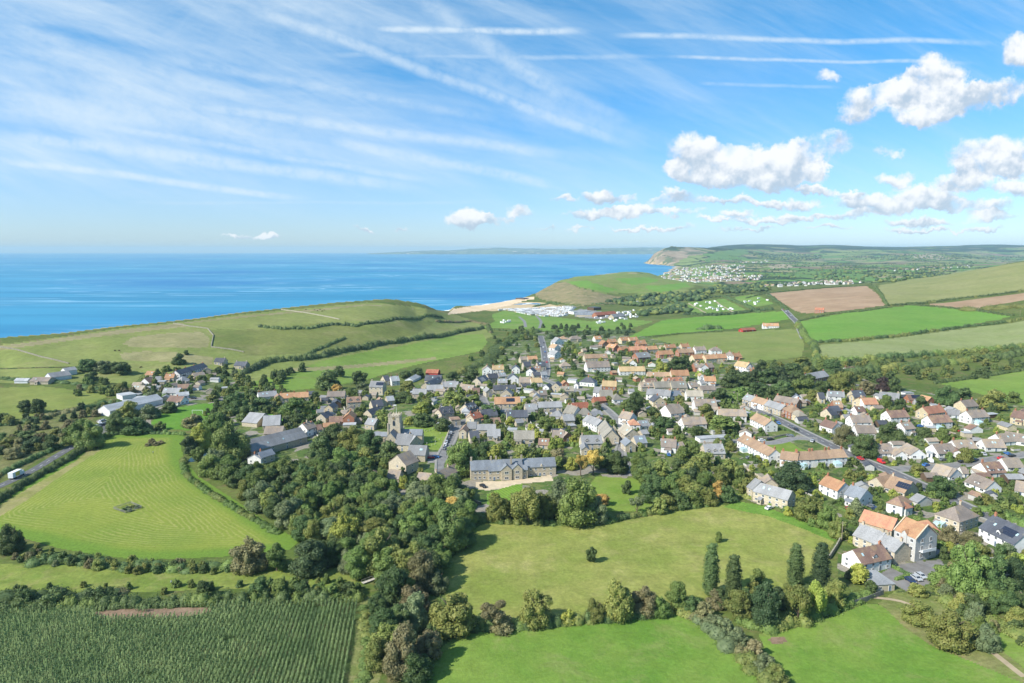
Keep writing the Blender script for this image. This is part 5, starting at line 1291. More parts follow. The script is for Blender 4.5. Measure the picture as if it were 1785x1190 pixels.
def tree_meshes(kind, lod, var):
    key = (kind, lod, var)
    if key in TREE: return TREE[key]
    rng = np.random.default_rng(hash((kind, lod, var)) % 1000 if False else (sum(map(ord, kind)) * 31 + lod * 7 + var)); L = lobes_for(kind, rng)
    nl = (8000, 2800, 800, 240)[lod]; ls = (.050, .080, .135, .22)[lod]
    if kind == 'poplar': nl = int(nl * .8); ls *= .9
    if kind == 'sparse': nl = int(nl * .55)
    w_ = np.array([l[3] ** 2 for l in L]); w_ /= w_.sum(); idx = rng.choice(len(L), nl, p=w_); LA = np.array(L)[idx]
    N = rng.normal(0, 1, (nl, 3)); N[:, 2] += .35; N /= np.linalg.norm(N, axis=1, keepdims=True); rr = rng.uniform(.78, 1.1, nl)[:, None]
    C = LA[:, :3] + N * rr * np.stack([LA[:, 3], LA[:, 3], LA[:, 4]], 1); C[:, 2] = np.maximum(C[:, 2], .03)
    asp = 2.6 if kind == 'poplar' else 1.15
    Cs = C.copy(); Cs[:, 2] *= asp; V, F = leaves(Cs, N, ls, rng); V[:, 2] /= asp
    if kind != 'sparse':
        iv, if_ = ico(); Vs = [V]; Fs4 = [F]; off = len(V)
        for l in L:
            q = iv * np.array([l[3], l[3], l[4]]) * .74 * (1 + .12 * rng.normal(0, 1, (len(iv), 1))) + np.array(l[:3]); q[:, 2] = np.maximum(q[:, 2], .02); Vs.append(q)
            Fs4.append(np.concatenate([if_ + off, if_[:, 2:3] + off], 1)) if False else None
            off += len(iv)
        # lobes as quads-with-tris: build separate triangle list
        Vall = np.concatenate(Vs); tri = np.concatenate([if_ + len(V) + i * len(iv) for i in range(len(L))]); q4 = F; me = bpy.data.meshes.new('crown')
        me.vertices.add(len(Vall)); me.vertices.foreach_set('co', Vall.astype(np.float32).ravel()); lp = np.concatenate([q4.ravel(), tri.ravel()]).astype(np.int32)
        me.loops.add(len(lp)); me.loops.foreach_set('vertex_index', lp); me.polygons.add(len(q4) + len(tri))
        st = np.concatenate([np.arange(len(q4)) * 4, len(q4) * 4 + np.arange(len(tri)) * 3]).astype(np.int32); tot = np.concatenate([np.full(len(q4), 4), np.full(len(tri), 3)]).astype(np.int32)
        me.polygons.foreach_set('loop_start', st); me.polygons.foreach_set('loop_total', tot); me.materials.append(leaf_mat('d')); me.update(calc_edges=True)
    else: me = mesh_np('crown', V, F, leaf_mat('d'))
    tb = MB(); th = {'poplar': .8, 'cone': .8, 'sparse': .62}.get(kind, .5); tb.tube((0, 0, -.06), (0, 0, th), .035, .014, 6)
    if lod < 2 or kind == 'sparse':
        for i in range(5):
            a = rng.uniform(0, 6.28); tb.tube((0, 0, .18 + .08 * i), (.25 * math.cos(a), .25 * math.sin(a), .42 + .09 * i), .016, .006, 4)
    tm = tb.mesh('trunk', M_bark); TREE[key] = (me, tm); return TREE[key]
KIND = {'t': ('round', 'broadleaf_tree', 'tree', 'round broadleaf tree'), 'w': ('clump', 'broadleaf_tree', 'tree', 'spreading broadleaf tree'), 'p': ('poplar', 'poplar_tree', 'tree', 'tall columnar poplar'),
        'c': ('cone', 'conifer_tree', 'tree', 'pointed conifer'), 's': ('clump', 'shrub', 'shrub', 'shrub'), 'x': ('sparse', 'sparse_tree', 'tree', 'thin-crowned tree with bare limbs'), 'i': ('willow', 'willow_tree', 'tree', 'drooping willow')}
TREES = []; TREE_PROTO = {}
def add_tree(x, y, h, wd, kind, col, note=None, group=None, z=None, parts=True):
    if z is None: z = hz1(x, y)
    px = h * FPX / y; lod = 0 if px > 40 else 1 if px > 17 else 2 if px > 7 else 3
    shape, nm, cat, word = KIND[kind]; var = random.randrange(3 if lod < 2 else 2); key = (kind, lod, var, col)
    if key not in TREE_PROTO:
        cm, tm = tree_meshes(shape, lod, var); me = bpy.data.objects.new('crown', cm); me.material_slots[0].link = 'OBJECT' if False else 'DATA'; TREE_PROTO[key] = (cm, tm)
        bpy.data.objects.remove(me)
    cm, tm = TREE_PROTO[key]
    root = empty(nm, (x, y, z - .1), random.uniform(0, 6.28)); s = wd * random.uniform(.95, 1.05)
    root.scale = (s, s, h)
    c = link('crown', cm, root); c.material_slots[0].link = 'OBJECT'; c.material_slots[0].material = leaf_mat(col)
    if lod < 3: link('trunk', tm, root)
    root['category'] = cat
    size = 'small' if h < 4.5 else ('tall' if h > 11 else '')
    if kind == 's': size = 'low' if h < 2.2 else ''
    desc = (LEAFC[col][0] + ' ' + (size + ' ' if size and kind != 'p' else '') + word)
    TREES.append(dict(o=root, x=x, y=y, z=z + h, px=px, desc=desc, lab=note, group=group, h=h, w=wd)); return root
# house keep-outs
HX = np.array([h_['mid'].x for h_ in HOUSES]); HYY = np.array([h_['mid'].y for h_ in HOUSES])
def blocked(x, y, pad=1.0):
    for i in np.nonzero((HX - x) ** 2 + (HYY - y) ** 2 < 45 ** 2)[0]:
        q = HOUSES[i]; dx = x - q['mid'].x; dy = y - q['mid'].y; lx = dx * q['ax'].x + dy * q['ax'].y; ly = dx * q['ay'].x + dy * q['ay'].y
        if abs(lx) < q['L'] / 2 + pad and -pad < ly < q['d'] + pad: return True
    return False
ROADA = [(np.array([(p.x, p.y) for p in Q]), r) for Q, r in ROADQ]
def on_road(x, y, pad=.5):
    return any((((A_ - (x, y)) ** 2).sum(1).min()) < (r + pad) ** 2 for A_, r in ROADA)
# trees read one by one from the photograph: x, y of the foot, height and width in photo pixels, kind, colour
TL = """1238 1042 92 40 p d;1277 1049 78 42 p d;1385 1028 74 42 p d;1428 1036 84 46 p b;1333 1098 82 56 t b;1390 1089 66 50 i o;1418 1080 66 40 i y;1455 1062 48 42 t o;1320 1022 30 28 t m;1287 1082 48 55 t o
1258 1062 36 34 w d;1300 1060 34 34 w d;1312 1045 30 30 w o;1352 1062 40 36 w b;1372 1056 38 34 w o;1408 1052 36 30 w d;1445 1050 34 30 w b;1225 1085 34 40 s k;1250 1062 30 40 s k;1265 1112 34 40 s g;1288 1130 34 42 s g;1312 1150 32 40 s k;1330 1168 30 38 s g;1348 1186 26 40 s o;1240 1098 26 40 s g;1362 1205 26 40 s o
1683 1040 90 68 w m;1728 1040 68 54 w d;1762 1030 50 44 t b;1690 965 34 40 t k;1640 1022 32 44 w m;1600 1040 22 34 s o;1655 962 16 19 t y;1600 1090 36 56 w o;1655 1134 60 74 w o;1719 1136 40 46 w g;1757 1080 42 40 t d;1497 1020 34 34 t y;1518 1034 20 22 t d;1480 1010 20 18 s k
1700 1075 36 44 w d;1740 1062 30 40 w m;1775 1095 34 44 w o;1700 990 26 28 w k;1710 975 22 28 w o;1770 985 18 36 s y
1030 982 30 19 t d;1252 946 21 13 t m;1092 863 27 19 t d;933 1096 74 64 w o;1077 1085 82 58 w o;1123 1075 54 48 w k;1037 1085 42 40 w o;790 1110 76 84 w o;860 1102 50 56 x k;875 1106 34 46 s k;990 1089 28 30 s y;1150 1077 40 36 w m;1180 1064 48 42 t m;1205 1072 36 36 w d
703 1186 98 76 w k;670 1130 68 54 t d;687 1062 72 62 t d;722 1102 70 56 w g;735 1034 80 58 w k;725 1000 60 50 w o;783 965 92 68 w l;790 908 44 40 t a;668 1004 94 76 w o;600 965 74 62 w y;580 988 44 42 t d;650 940 56 52 w d;667 875 46 46 w m;693 898 40 38 t m;762 1035 42 40 w g;745 985 60 50 w d;700 945 52 46 w d;640 905 50 46 w m;625 870 48 48 w d;610 1000 44 44 w g;730 925 52 46 w m;745 885 44 34 w g;720 870 40 30 t d
437 1000 64 70 w k;483 1000 52 42 t m;540 1006 66 70 w b;457 893 56 58 w g;437 854 44 50 t d;500 923 52 46 t g;530 944 46 44 t d;530 854 50 48 w d;397 846 32 34 t m;567 852 50 46 w m;533 894 46 44 w m;580 920 50 46 w o;20 965 46 44 w d;353 1042 28 28 t d;180 1056 28 46 w d;103 1058 30 52 w d;50 1060 30 46 w d;453 1044 38 38 w d;493 1044 38 44 w m;530 1044 34 34 w d;580 1047 32 32 w m;610 1045 28 30 t d;560 880 46 46 w d;590 870 50 50 w m;490 870 44 40 w d;470 850 36 36 w d;510 880 44 44 w d
402 808 80 66 w l;378 772 56 48 w m;352 787 50 36 t y;330 794 33 30 t b;372 820 40 46 w g;336 746 25 34 w k;412 722 38 46 w d;240 757 30 50 w d;204 754 38 36 w d;224 730 30 42 w o;264 730 28 34 w g;294 720 20 30 w d;280 750 15 20 t m;158 784 52 50 w l;135 774 42 42 w m;368 700 12 22 t o;268 702 20 24 t g;312 636 20 24 w d;325 619 9 9 t d;154 648 24 34 w d;178 647 20 28 w g;214 654 22 30 t d;200 650 18 22 w d;161 664 15 22 t d;185 652 16 22 w d;290 648 12 18 w m;30 746 0.1 1 t d
388 745 30 34 w d;395 722 26 30 w m;430 735 34 36 w d;380 835 24 26 w m;412 850 30 30 w d;48 720 20 28 t d;65 722 24 26 t d;5 735 14 30 w d;25 800 20 34 w k;60 785 22 40 w b;90 785 26 26 t d;110 775 20 20 x k;45 770 16 40 w d;15 780 16 40 w o;120 750 18 24 w k;100 760 14 24 w o
573 680 38 44 w d;592 658 22 20 t d;627 672 28 26 t d;632 682 18 22 w g;588 686 18 19 t a;612 696 22 30 w m;707 664 20 22 t d;730 660 20 24 t d;710 682 24 28 w o;702 702 24 30 w d;666 746 36 32 w o;734 722 26 32 w y;740 744 26 44 w d;772 752 25 30 t d;712 740 16 22 w y;790 712 38 42 w o;826 708 22 36 w m;510 726 34 54 w m;516 738 18 24 t d;530 724 22 26 w y;458 714 22 40 w d;545 735 16 24 w d;580 780 44 50 w d;615 785 46 50 w o;645 790 44 46 w d;680 800 34 40 w d;560 800 44 50 w d;600 822 48 54 w m;545 828 46 48 w d;640 812 34 36 w o;500 842 48 50 w m
806 830 68 58 w m;842 808 42 40 w d;862 810 36 30 t y;916 808 32 46 w o;974 810 34 32 w k;856 728 28 44 w d;890 742 18 19 t y;952 752 24 30 t m;974 750 22 22 w o;1058 742 18 19 t d;1012 832 44 32 x a;1034 832 50 38 x a;1076 826 44 42 w d;792 668 22 24 t d;822 666 24 30 t d;750 698 18 15 t m;958 780 14 13 t p;1050 822 32 30 t d;995 820 26 26 w y
867 910 60 44 w o;920 919 72 64 i o;977 892 64 52 w g;1005 919 94 78 w m;1040 914 54 42 w g;1050 882 22 24 t a;1110 899 36 32 x g;1147 896 30 34 w o;1165 890 32 34 w o;1185 888 36 36 w d;1210 884 34 34 w m;1237 882 34 32 w o;1252 868 30 28 w a;1270 876 32 32 w d;895 900 46 40 w o;950 905 52 44 w o
1254 756 32 48 t m;1106 726 46 36 t d;1154 754 30 42 w d;1180 762 22 17 t l;1213 762 20 28 t d;1230 730 28 28 t o;1252 702 28 36 w d;1138 728 20 24 t d;1188 647 28 44 w d;1152 652 22 28 w y;1208 788 22 28 w m;1190 786 18 26 w m;1380 858 52 66 w b;1270 836 38 40 w o;1165 650 20 26 w d
1410 910 48 54 w o;1440 922 42 38 w m;1460 940 40 36 w o;1492 898 28 32 c g;1508 798 42 44 w d;1552 776 42 50 w d;1472 778 38 38 w k;1485 785 26 30 w d;1612 770 26 28 w d;1640 772 26 30 w m;1658 772 18 22 w l;1681 806 24 28 w o;1655 806 13 10 c m;1602 828 20 28 w o;1638 868 36 48 w d;1648 708 36 42 w d;1678 708 32 38 w d;1732 716 34 42 w o;1608 716 24 28 w d;1570 718 24 26 w d;1542 710 22 26 w m;1508 688 28 30 w k;1468 686 40 48 w o;1538 682 24 28 w p;1556 682 24 30 w d;1533 664 15 16 t d;1552 661 14 15 t d;1514 664 13 14 t d;1555 700 18 26 w d
1449 652 30 34 w d;1432 648 24 30 w m;1400 640 20 34 w o;1378 655 26 40 w d;1340 668 28 40 w d;1300 672 28 40 w d;1272 676 24 36 w d;1320 690 28 44 w d;1360 690 28 44 w d;1395 688 28 40 w m;1290 700 26 40 w m;1416 700 22 30 w o;1170 866 42 44 w m;1140 858 40 42 w d;1200 856 46 46 w b;1230 862 44 40 w m;1255 846 40 40 w o;1120 836 34 36 w d;1150 832 34 36 w o;1218 830 28 34 w o;1185 820 24 30 w d
1465 880 14 14 s m;1540 905 14 18 s g;1565 915 18 20 w m;1580 890 16 18 s g;1700 900 16 24 s m;1720 880 18 26 w o;1740 905 20 30 w m;1765 885 18 22 s d;1660 915 14 20 s o;1560 950 18 18 w o;1600 940 18 26 w d;1630 935 16 20 w m;1622 950 13 18 t y;1640 958 16 18 s m;1530 930 16 20 w d;1512 915 16 20 w m"""
NOTE = {(1030, 982): 'lone round tree casting a shadow in the middle of the olive pasture', (1252, 946): 'small lone tree near the far edge of the olive pasture', (1092, 863): 'small dark tree standing alone on the manor paddock',
        (402, 808): 'tallest light green tree, trunk showing, left of the long stone barn', (783, 965): 'large light green tree at the left edge of the olive pasture', (1380, 858): 'large blackish round tree behind the balconied apartments',
        (790, 908): 'golden-topped tree in front of the gravel drive of the manor', (588, 686): 'small golden tree left of the meadow farm', (1252, 868): 'golden autumn tree behind the olive pasture', (325, 619): 'small lone tree on the hillside above the dark-roofed terrace',
        (958, 780): 'small dark copper tree in a garden above the manor', (806, 830): 'big mid green tree between the church street and the manor', (1492, 898): 'blue-grey cedar beside the mill wing', (1418, 1080): 'pale yellow-green willow right of the grey-green willow', (1390, 1089): 'olive willow in the row of tall poplars',
        (1683, 1040): 'broad bright green tree right of the mill yard', (1655, 1134): 'large olive bush mass beside the dirt track', (600, 965): 'yellow-green spreading tree in the middle of the near wood', (20, 965): 'dark round tree at the lower left corner of the hay field', (703, 1186): 'large brownish tree at the bottom of the near wood',
        (933, 1096): 'dense olive tree in the hedge between the two pastures, left of centre', (1077, 1085): 'tallest dense olive tree in the hedge below the lone pasture tree', (330, 794): 'blackish ball-shaped tree at the right tip of the hay field', (1638, 868): 'dark spreading tree across the main road from the solar bungalow'}
for ln in TL.replace('\n', ';').split(';'):
    f = ln.split()
    if float(f[2]) < 1: continue
    u, v, hp, wp_ = map(float, f[:4]); p = unproj(u, v); k = p.length
    h = hp * math.sqrt(p.x ** 2 + p.y ** 2 + (p.z - CAMZ) ** 2) / FPX * .93; wd = wp_ * p.y / FPX * 1.08
    rr_ = wd * .25; q = p + Vector((p.x, p.y, 0)).normalized() * rr_
    if blocked(q.x, q.y, 0.2): q = p
    add_tree(q.x, q.y, h, wd, f[4], f[5], NOTE.get((int(u), int(v))))
TX = [(t['x'], t['y'], t['w'] / 2) for t in TREES]
# scattered trees: polygon in photo pixels, number, kinds, height range (m), group words
def scatter(poly, n_, kinds, cols, h0, h1, group, wr=(.75, 1.15), sep=.40, avoid=True, seed=1, stuff=None):
    rnd = random.Random(seed); us = [p[0] for p in poly]; vs = [p[1] for p in poly]; got = 0; tries = 0; pa = np.array(poly, float)
    wp = [unproj(*p) for p in poly]; wxy = [(p.x, p.y) for p in wp]; xs_ = [p[0] for p in wxy]; ys_ = [p[1] for p in wxy]
    while got < n_ and tries < n_ * 25:
        tries += 1; x = rnd.uniform(min(xs_), max(xs_)); y = rnd.uniform(min(ys_), max(ys_))
        if not in_poly(np.array([x]), np.array([y]), wxy)[0]: continue
        h = rnd.uniform(h0, h1); wd = h * rnd.uniform(*wr)
        if avoid and (blocked(x, y, min(wd * .28, 2.2)) or on_road(x, y, wd * .25)): continue
        if any((x - a) ** 2 + (y - b_) ** 2 < ((r + wd / 2) * sep) ** 2 for a, b_, r in TX): continue
        TX.append((x, y, wd / 2)); got += 1; k = rnd.choice(kinds); c = rnd.choice(cols)
        if stuff is not None: stuff.append((x, y, h, wd, c))
        else: add_tree(x, y, h, wd, k, c, None, group)
scatter([(340,800),(380,830),(420,830),(520,830),(640,820),(700,860),(780,850),(820,880),(840,920),(800,960),(760,1010),(740,1060),(680,1040),(600,1000),(520,935),(440,880),(380,850)], 150, 'wt', 'ddmmommgm', 8, 12.5, 'trees of the near wood', seed=3)
scatter([(640,1050),(720,1060),(760,1110),(740,1190),(680,1200),(650,1190),(665,1120)], 10, 'wt', 'ddkog', 7, 11, 'trees of the near wood', seed=4)
scatter([(1100,830),(1190,795),(1290,800),(1330,850),(1290,880),(1180,890),(1120,880)], 16, 'wt', 'dmmoo', 8, 12, 'belt of trees behind the olive pasture', seed=5)
scatter([(1240,690),(1270,650),(1350,640),(1440,640),(1480,665),(1450,705),(1360,705),(1290,710)], 40, 'wt', 'ddbmo', 8, 12, 'wood above the stepped brick terrace', seed=6)
scatter([(1440,635),(1600,628),(1785,605),(1900,620),(1785,650),(1640,665),(1500,668)], 110, 'wt', 'ddmo', 5, 9, 'tree belt below the pale crop field', seed=7)
scatter([(1680,700),(1785,698),(1900,720),(1785,728),(1700,720)], 10, 'w', 'dmo', 6, 9, 'tree belt below the pale crop field', seed=8)
scatter([(240,665),(300,640),(420,640),(440,690),(400,745),(380,760),(330,750),(380,700),(280,690)], 70, 'ws', 'ddmo', 4, 8, 'trees round the hillside cottages', seed=9)
scatter([(100,700),(150,665),(250,665),(320,690),(250,700),(190,690)], 30, 'ws', 'ddmok', 5, 8, 'bushes below the hillside farm', seed=10)
scatter([(430,690),(450,665),(520,640),(560,640),(500,655),(470,690)], 18, 'w', 'ddm', 6, 9, 'tree belt along the valley meadow', seed=11)
scatter([(0,800),(0,740),(100,720),(200,705),(215,725),(150,760),(90,790),(40,815)], 60, 'sw', 'oodkbgk', 3, 6.5, 'bushes on the rough bank beside the road', seed=12)
scatter([(845,600),(870,585),(940,575),(945,600),(930,660),(900,668),(860,640),(820,650),(790,640)], 55, 'ws', 'dmdo', 5, 9, 'trees beside the road to the beach', seed=13)
scatter([(1060,575),(1000,570),(900,570),(890,585),(950,590),(1060,592),(1100,585),(1105,560),(1130,552)], 50, 'w', 'ddb', 6, 9, 'tree belt behind the campsite', seed=14)
scatter([(640,690),(760,680),(860,668),(1000,680),(1060,700),(1100,760),(1060,800),(1000,820),(880,800),(790,770),(700,700)], 230, 'wswss', 'dmmolyogd', 2.5, 7.5, 'garden trees and shrubs in the old village', seed=15)
scatter([(960,600),(1180,600),(1260,640),(1230,700),(1100,720),(1000,680),(950,650)], 200, 'wsws', 'ddmoly', 3, 7.5, 'garden trees and shrubs in the upper village', seed=16)
scatter([(1100,720),(1290,700),(1330,760),(1300,830),(1200,800),(1110,800)], 130, 'wsws', 'dmmolo', 2, 7, 'garden trees and shrubs by the garages', seed=17)
scatter([(1290,700),(1450,700),(1640,700),(1785,730),(1785,800),(1640,800),(1500,790),(1400,750)], 190, 'sssw', 'dmolygm', 2, 5, 'garden shrubs among the white houses', seed=18)
scatter([(1430,790),(1785,810),(1785,940),(1640,930),(1500,860)], 130, 'sssw', 'dmolym', 1.5, 4.5, 'garden shrubs among the bungalows', seed=19)
scatter([(1300,800),(1480,800),(1600,880),(1640,960),(1500,960),(1420,920),(1320,880)], 100, 'sssw', 'dmmoly', 1.5, 5, 'garden shrubs behind the curving terrace', seed=20)
scatter([(1640,940),(1785,960),(1785,1150),(1700,1090),(1640,1040)], 60, 'wsw', 'dmogk', 3, 7, 'bushes right of the mill yard', seed=21)
scatter([(400,640),(520,690),(640,690),(640,780),(560,790),(470,740),(440,700)], 110, 'wws', 'ddmog', 3.5, 8, 'garden trees left of the church', seed=22)
scatter([(0,975),(80,960),(190,978),(400,990),(400,1000),(180,1000),(60,985)], 50, 'ssw', 'oodgk', 2.5, 4.5, 'bushes along the lower edge of the hay field', seed=23)
scatter([(0,1034),(0,1024),(400,1022),(560,1012),(640,1012),(640,1040)], 30, 's', 'dmol', 2, 4, 'bushes in the streamside meadow', seed=24)
scatter([(380,565),(470,570),(640,566),(720,552),(790,556),(700,562),(640,576),(560,580)], 0, 's', 'd', 2, 4, 'x', seed=25)
scatter([(620,790),(700,820),(800,850),(830,880),(740,870),(640,840)], 35, 'ws', 'dmoy', 3, 7, 'garden trees below the church', seed=26)
# ---------------------------------------------------------------- hedges
HEDGES = []
def hedge(pts, h, wd, cols, label, seed=0, leaf=None, name='hedge'):
    rng = np.random.default_rng(seed); P = [p if isinstance(p, Vector) else unproj(*p) for p in pts]; Q = []
    for a, b_ in zip(P[:-1], P[1:]):
        n_ = max(int((b_ - a).length / (wd * .42)), 1)
        for k in range(n_): Q.append(a.lerp(b_, k / n_))
    Q.append(P[-1]); Qa = np.array([(q.x, q.y) for q in Q]); Qa += rng.normal(0, wd * (.17 if wd > 1.9 else .05), Qa.shape); Z = hz(Qa[:, 0], Qa[:, 1]); Ym = Qa[:, 1].mean()
    ls = leaf or max(.45, Ym * .0011); nper = int(np.clip(9 * h * wd / ls ** 2 * .35, 10, 520)); C = []; N = []; iv, if_ = ico(); Vc = []; Fc = []; off = 0
    for (x, y), z in zip(Qa, Z):
        vr = 1 if wd > 1.9 else .25; hh = h * (1 + vr * rng.uniform(-.5, .4)); ww = wd * (1 + vr * rng.uniform(-.4, .35)) * .6; n = rng.normal(0, 1, (nper, 3)); n[:, 2] = np.abs(n[:, 2]) * .9; n /= np.linalg.norm(n, axis=1, keepdims=True)
        C.append(np.array([x, y, z]) + n * np.array([ww, ww, hh]) * rng.uniform(.8, 1.1, (nper, 1))); N.append(n)
        Vc.append(iv * np.array([ww, ww, hh]) * .82 + np.array([x, y, z])); Fc.append(if_ + off); off += len(iv)
    C = np.concatenate(C); N = np.concatenate(N); V, F = leaves(C, N, ls, rng); Vc = np.concatenate(Vc); Fc = np.concatenate(Fc)
    me = bpy.data.meshes.new(name); VA = np.concatenate([V, Vc]); me.vertices.add(len(VA)); me.vertices.foreach_set('co', VA.astype(np.float32).ravel()); Fc = Fc + len(V)
    lp = np.concatenate([F.ravel(), Fc.ravel()]).astype(np.int32); me.loops.add(len(lp)); me.loops.foreach_set('vertex_index', lp); me.polygons.add(len(F) + len(Fc))
    me.polygons.foreach_set('loop_start', np.concatenate([np.arange(len(F)) * 4, len(F) * 4 + np.arange(len(Fc)) * 3]).astype(np.int32)); me.polygons.foreach_set('loop_total', np.concatenate([np.full(len(F), 4), np.full(len(Fc), 3)]).astype(np.int32))
    for c in cols: me.materials.append(leaf_mat(c))
    sm = np.clip(((vnoise(Qa[:, 0], Qa[:, 1], wd * 3.2, 50 + seed) * 1.3 + .5) * len(cols)).astype(int), 0, len(cols) - 1); mi = np.concatenate([np.repeat(sm, nper), np.repeat(sm, len(if_))]); me.polygons.foreach_set('material_index', mi.astype(np.int32)); me.update(calc_edges=True)
    o = link(name, me); tag(o, label, 'hedge'); HEDGES.append(o); return o
H_ = hedge
H_([(-80,1062),(0,1060),(100,1058),(200,1056),(300,1053),(400,1050),(520,1047),(625,1044)], 3.4, 4, 'ddmd', 'long dense hedge along the top edge of the maize field', 1)
H_([(-60,930),(0,872),(40,846),(90,818),(140,790),(175,768),(190,760)], 3.0, 3.4, 'ddm', 'tall dark hedge between the road and the hay field', 2)
H_([(-60,880),(0,828),(60,800),(100,780),(140,758)], 2.4, 3, 'ddk', 'dark hedge on the far side of the road past the hay field', 3)
H_([(0,742),(40,738),(80,728),(150,712),(195,700),(215,706)], 2.6, 5, 'ddk', 'scrubby dark hedge along the lower edge of the left pasture', 4)
H_([(0,660),(60,662),(120,668),(180,680),(230,690),(290,690)], 2.2, 6, 'ddm', 'broad hedge in front of the hillside farm sheds', 5)
H_([(0,643),(50,642),(90,641),(132,640)], .9, 1.2, 'dk', 'thin hedge along the top of the flat left fields', 6)
H_([(320,800),(325,830),(350,850),(400,880),(450,910),(480,930)], 2.0, 3, 'mo', 'rough hedge down the right side of the hay field', 7)
H_([(200,758),(240,755),(290,756),(318,758)], 2.4, 3, 'dm', 'hedge between the hay field and the football field', 8)
H_([(455,570),(490,574),(540,573),(575,566),(620,568),(660,562),(700,556),(735,553),(770,553)], 3.4, 5, 'ddb', 'line of dark scrub across the seaward hill', 9)
H_([(430,650),(470,632),(520,628),(560,622),(600,612),(640,605),(700,596),(760,588),(800,580),(842,573)], 5.5, 7, 'ddb', 'dark tree-lined hedge above the valley meadow', 10)
H_([(500,628),(530,622),(548,612),(590,594),(600,590)], 2.6, 4, 'dd', 'short scrub line joining the hill hedges', 11)
H_([(760,560),(790,562),(820,560),(850,566),(855,580)], 3, 5, 'dk', 'scrubby bank at the foot of the seaward hill', 12)
H_([(860,575),(900,578),(960,578),(1010,580),(1060,578)], 2.4, 4, 'dd', 'hedge along the near edge of the campsite field', 13)
H_([(1130,588),(1180,582),(1240,578),(1262,577)], 1.6, 2.5, 'dd', 'low hedge between the two green hillside fields', 14)
H_([(1225,574),(1250,573)], 7, 10, 'dd', 'clump of trees at the left end of the hillside hedge', 15)
H_([(1390,566),(1405,590),(1420,605),(1425,625),(1422,640)], 5, 6, 'dmo', 'thick hedge down the right side of the olive hillside field', 16)
H_([(1418,598),(1480,594),(1560,587),(1620,578),(1690,569),(1785,556),(1860,545)], 3.4, 5, 'ddo', 'long dark hedge below the bright hill field', 17)
H_([(1392,560),(1440,549),(1500,543),(1545,536)], 2.6, 4, 'dd', 'hedge under the ploughed field', 18)
H_([(1548,533),(1600,530),(1650,523),(1720,516),(1785,507),(1860,497)], 3.2, 5, 'ddo', 'hedge below the big hillside pasture', 19)
H_([(1580,531),(1640,535),(1700,541),(1765,550)], 2.6, 4, 'dd', 'hedge above the bright hill field', 20)
H_([(1690,541),(1740,538),(1785,534),(1860,528)], 6, 22, 'ddo', 'broad patch of scrub at the right edge of the hillside', 21)
H_([(1525,500),(1535,512),(1545,530)], 3, 4, 'dd', 'short hedge at the right end of the ploughed field', 22)
H_([(1300,520),(1335,512),(1400,505),(1470,500),(1520,497)], 2.6, 4, 'dd', 'hedge along the far side of the ploughed field', 23)
H_([(1338,514),(1360,530),(1372,540)], 4, 6, 'dd', 'hedge beside the road at the left of the ploughed field', 24)
H_([(1430,626),(1480,630),(1550,624),(1620,620),(1700,612),(1785,604),(1860,596)], 5, 7, 'ddom', 'tree-lined hedge below the pale crop field', 25)
H_([(1630,668),(1700,658),(1785,645),(1860,632)], 2.6, 4, 'ddm', 'hedge along the far side of the right meadow', 26)
H_([(765,1060),(800,1095),(850,1096),(900,1092),(960,1090),(1000,1085),(1060,1080),(1110,1072),(1170,1066),(1215,1075)], 2.8, 4, 'doddm', 'mixed hedge between the olive pasture and the bright meadow', 27)
H_([(1215,1075),(1240,1100),(1270,1130),(1310,1160),(1350,1200),(1380,1240)], 2.8, 4.6, 'gkog', 'straggling pale hedge between the two bright meadows', 28)
H_([(1290,1085),(1340,1098),(1400,1085),(1450,1065),(1490,1050),(1510,1040)], 3, 4, 'dom', 'dark hedge under the poplars', 29)
H_([(1640,1036),(1680,1060),(1730,1085),(1785,1115),(1880,1170)], 2.6, 8, 'doom', 'broad dark hedge bank right of the grass track', 30)
H_([(1290,866),(1330,874),(1370,888),(1400,900)], 2.0, 2.6, 'dmo', 'hedge below the balconied apartments', 31)
H_([(830,905),(880,912),(960,914),(1050,912),(1110,900),(1180,888),(1250,878)], 2.2, 3, 'dom', 'hedge along the top of the olive pasture', 32)
H_([(1440,660),(1500,650),(1600,640),(1700,628),(1785,618),(1860,610)], 6, 9, 'ddmo', 'irregular tree-lined hedge above the houses on the right', 43)
H_([(842,650),(850,630),(868,608),(890,592),(930,578)], 5, 14, 'ddmo', 'dense tree bank left of the road to the beach', 44)
H_([(790,658),(815,645),(845,632)], 4, 8, 'dmo', 'bushy bank above the farm track', 45)
H_([(960,590),(1000,583),(1050,582),(1100,580)], 6, 12, 'ddb', 'dark tree mass behind the orange-roofed estate', 46)
H_([(60,982),(110,975),(170,982),(190,990)], 2.6, 5, 'dddk', 'rough bramble bank at the lower left corner of the hay field', 47)
H_([(200,990),(260,992),(330,993),(400,990)], 2.8, 5, 'ddmd', 'bushy bank along the bottom of the hay field', 48)
H_([(0,1040),(60,1038),(120,1042),(200,1036)], 2.4, 6, 'dk', 'bushes behind the left end of the maize hedge', 49)
H_([(1300,735),(1340,742),(1365,750)], 1.6, 2, 'dm', 'garden hedge beside the road junction', 33)
H_([(1272,712),(1310,722),(1350,734)], 2.4, 3.4, 'm', 'clipped green hedge below the stepped brick terrace', 34)
H_([(1720,890),(1760,905),(1785,915)], 2.6, 4, 'm', 'clipped green hedge right of the hip-roofed stone house', 35)
H_([(965,776),(1000,778),(1050,776)], 2.4, 2, 'm', 'long clipped garden hedge above the manor', 36)
H_([(630,1060),(640,1100),(640,1150),(630,1200)], 1.0, 3.4, 'mo', 'weedy strip beside the maize', 37)
H_([(930,535),(960,527),(1000,536),(1050,530),(1090,527),(1110,522)], 3, 8, 'dk', 'scrub at the foot of the golf course slope', 38)
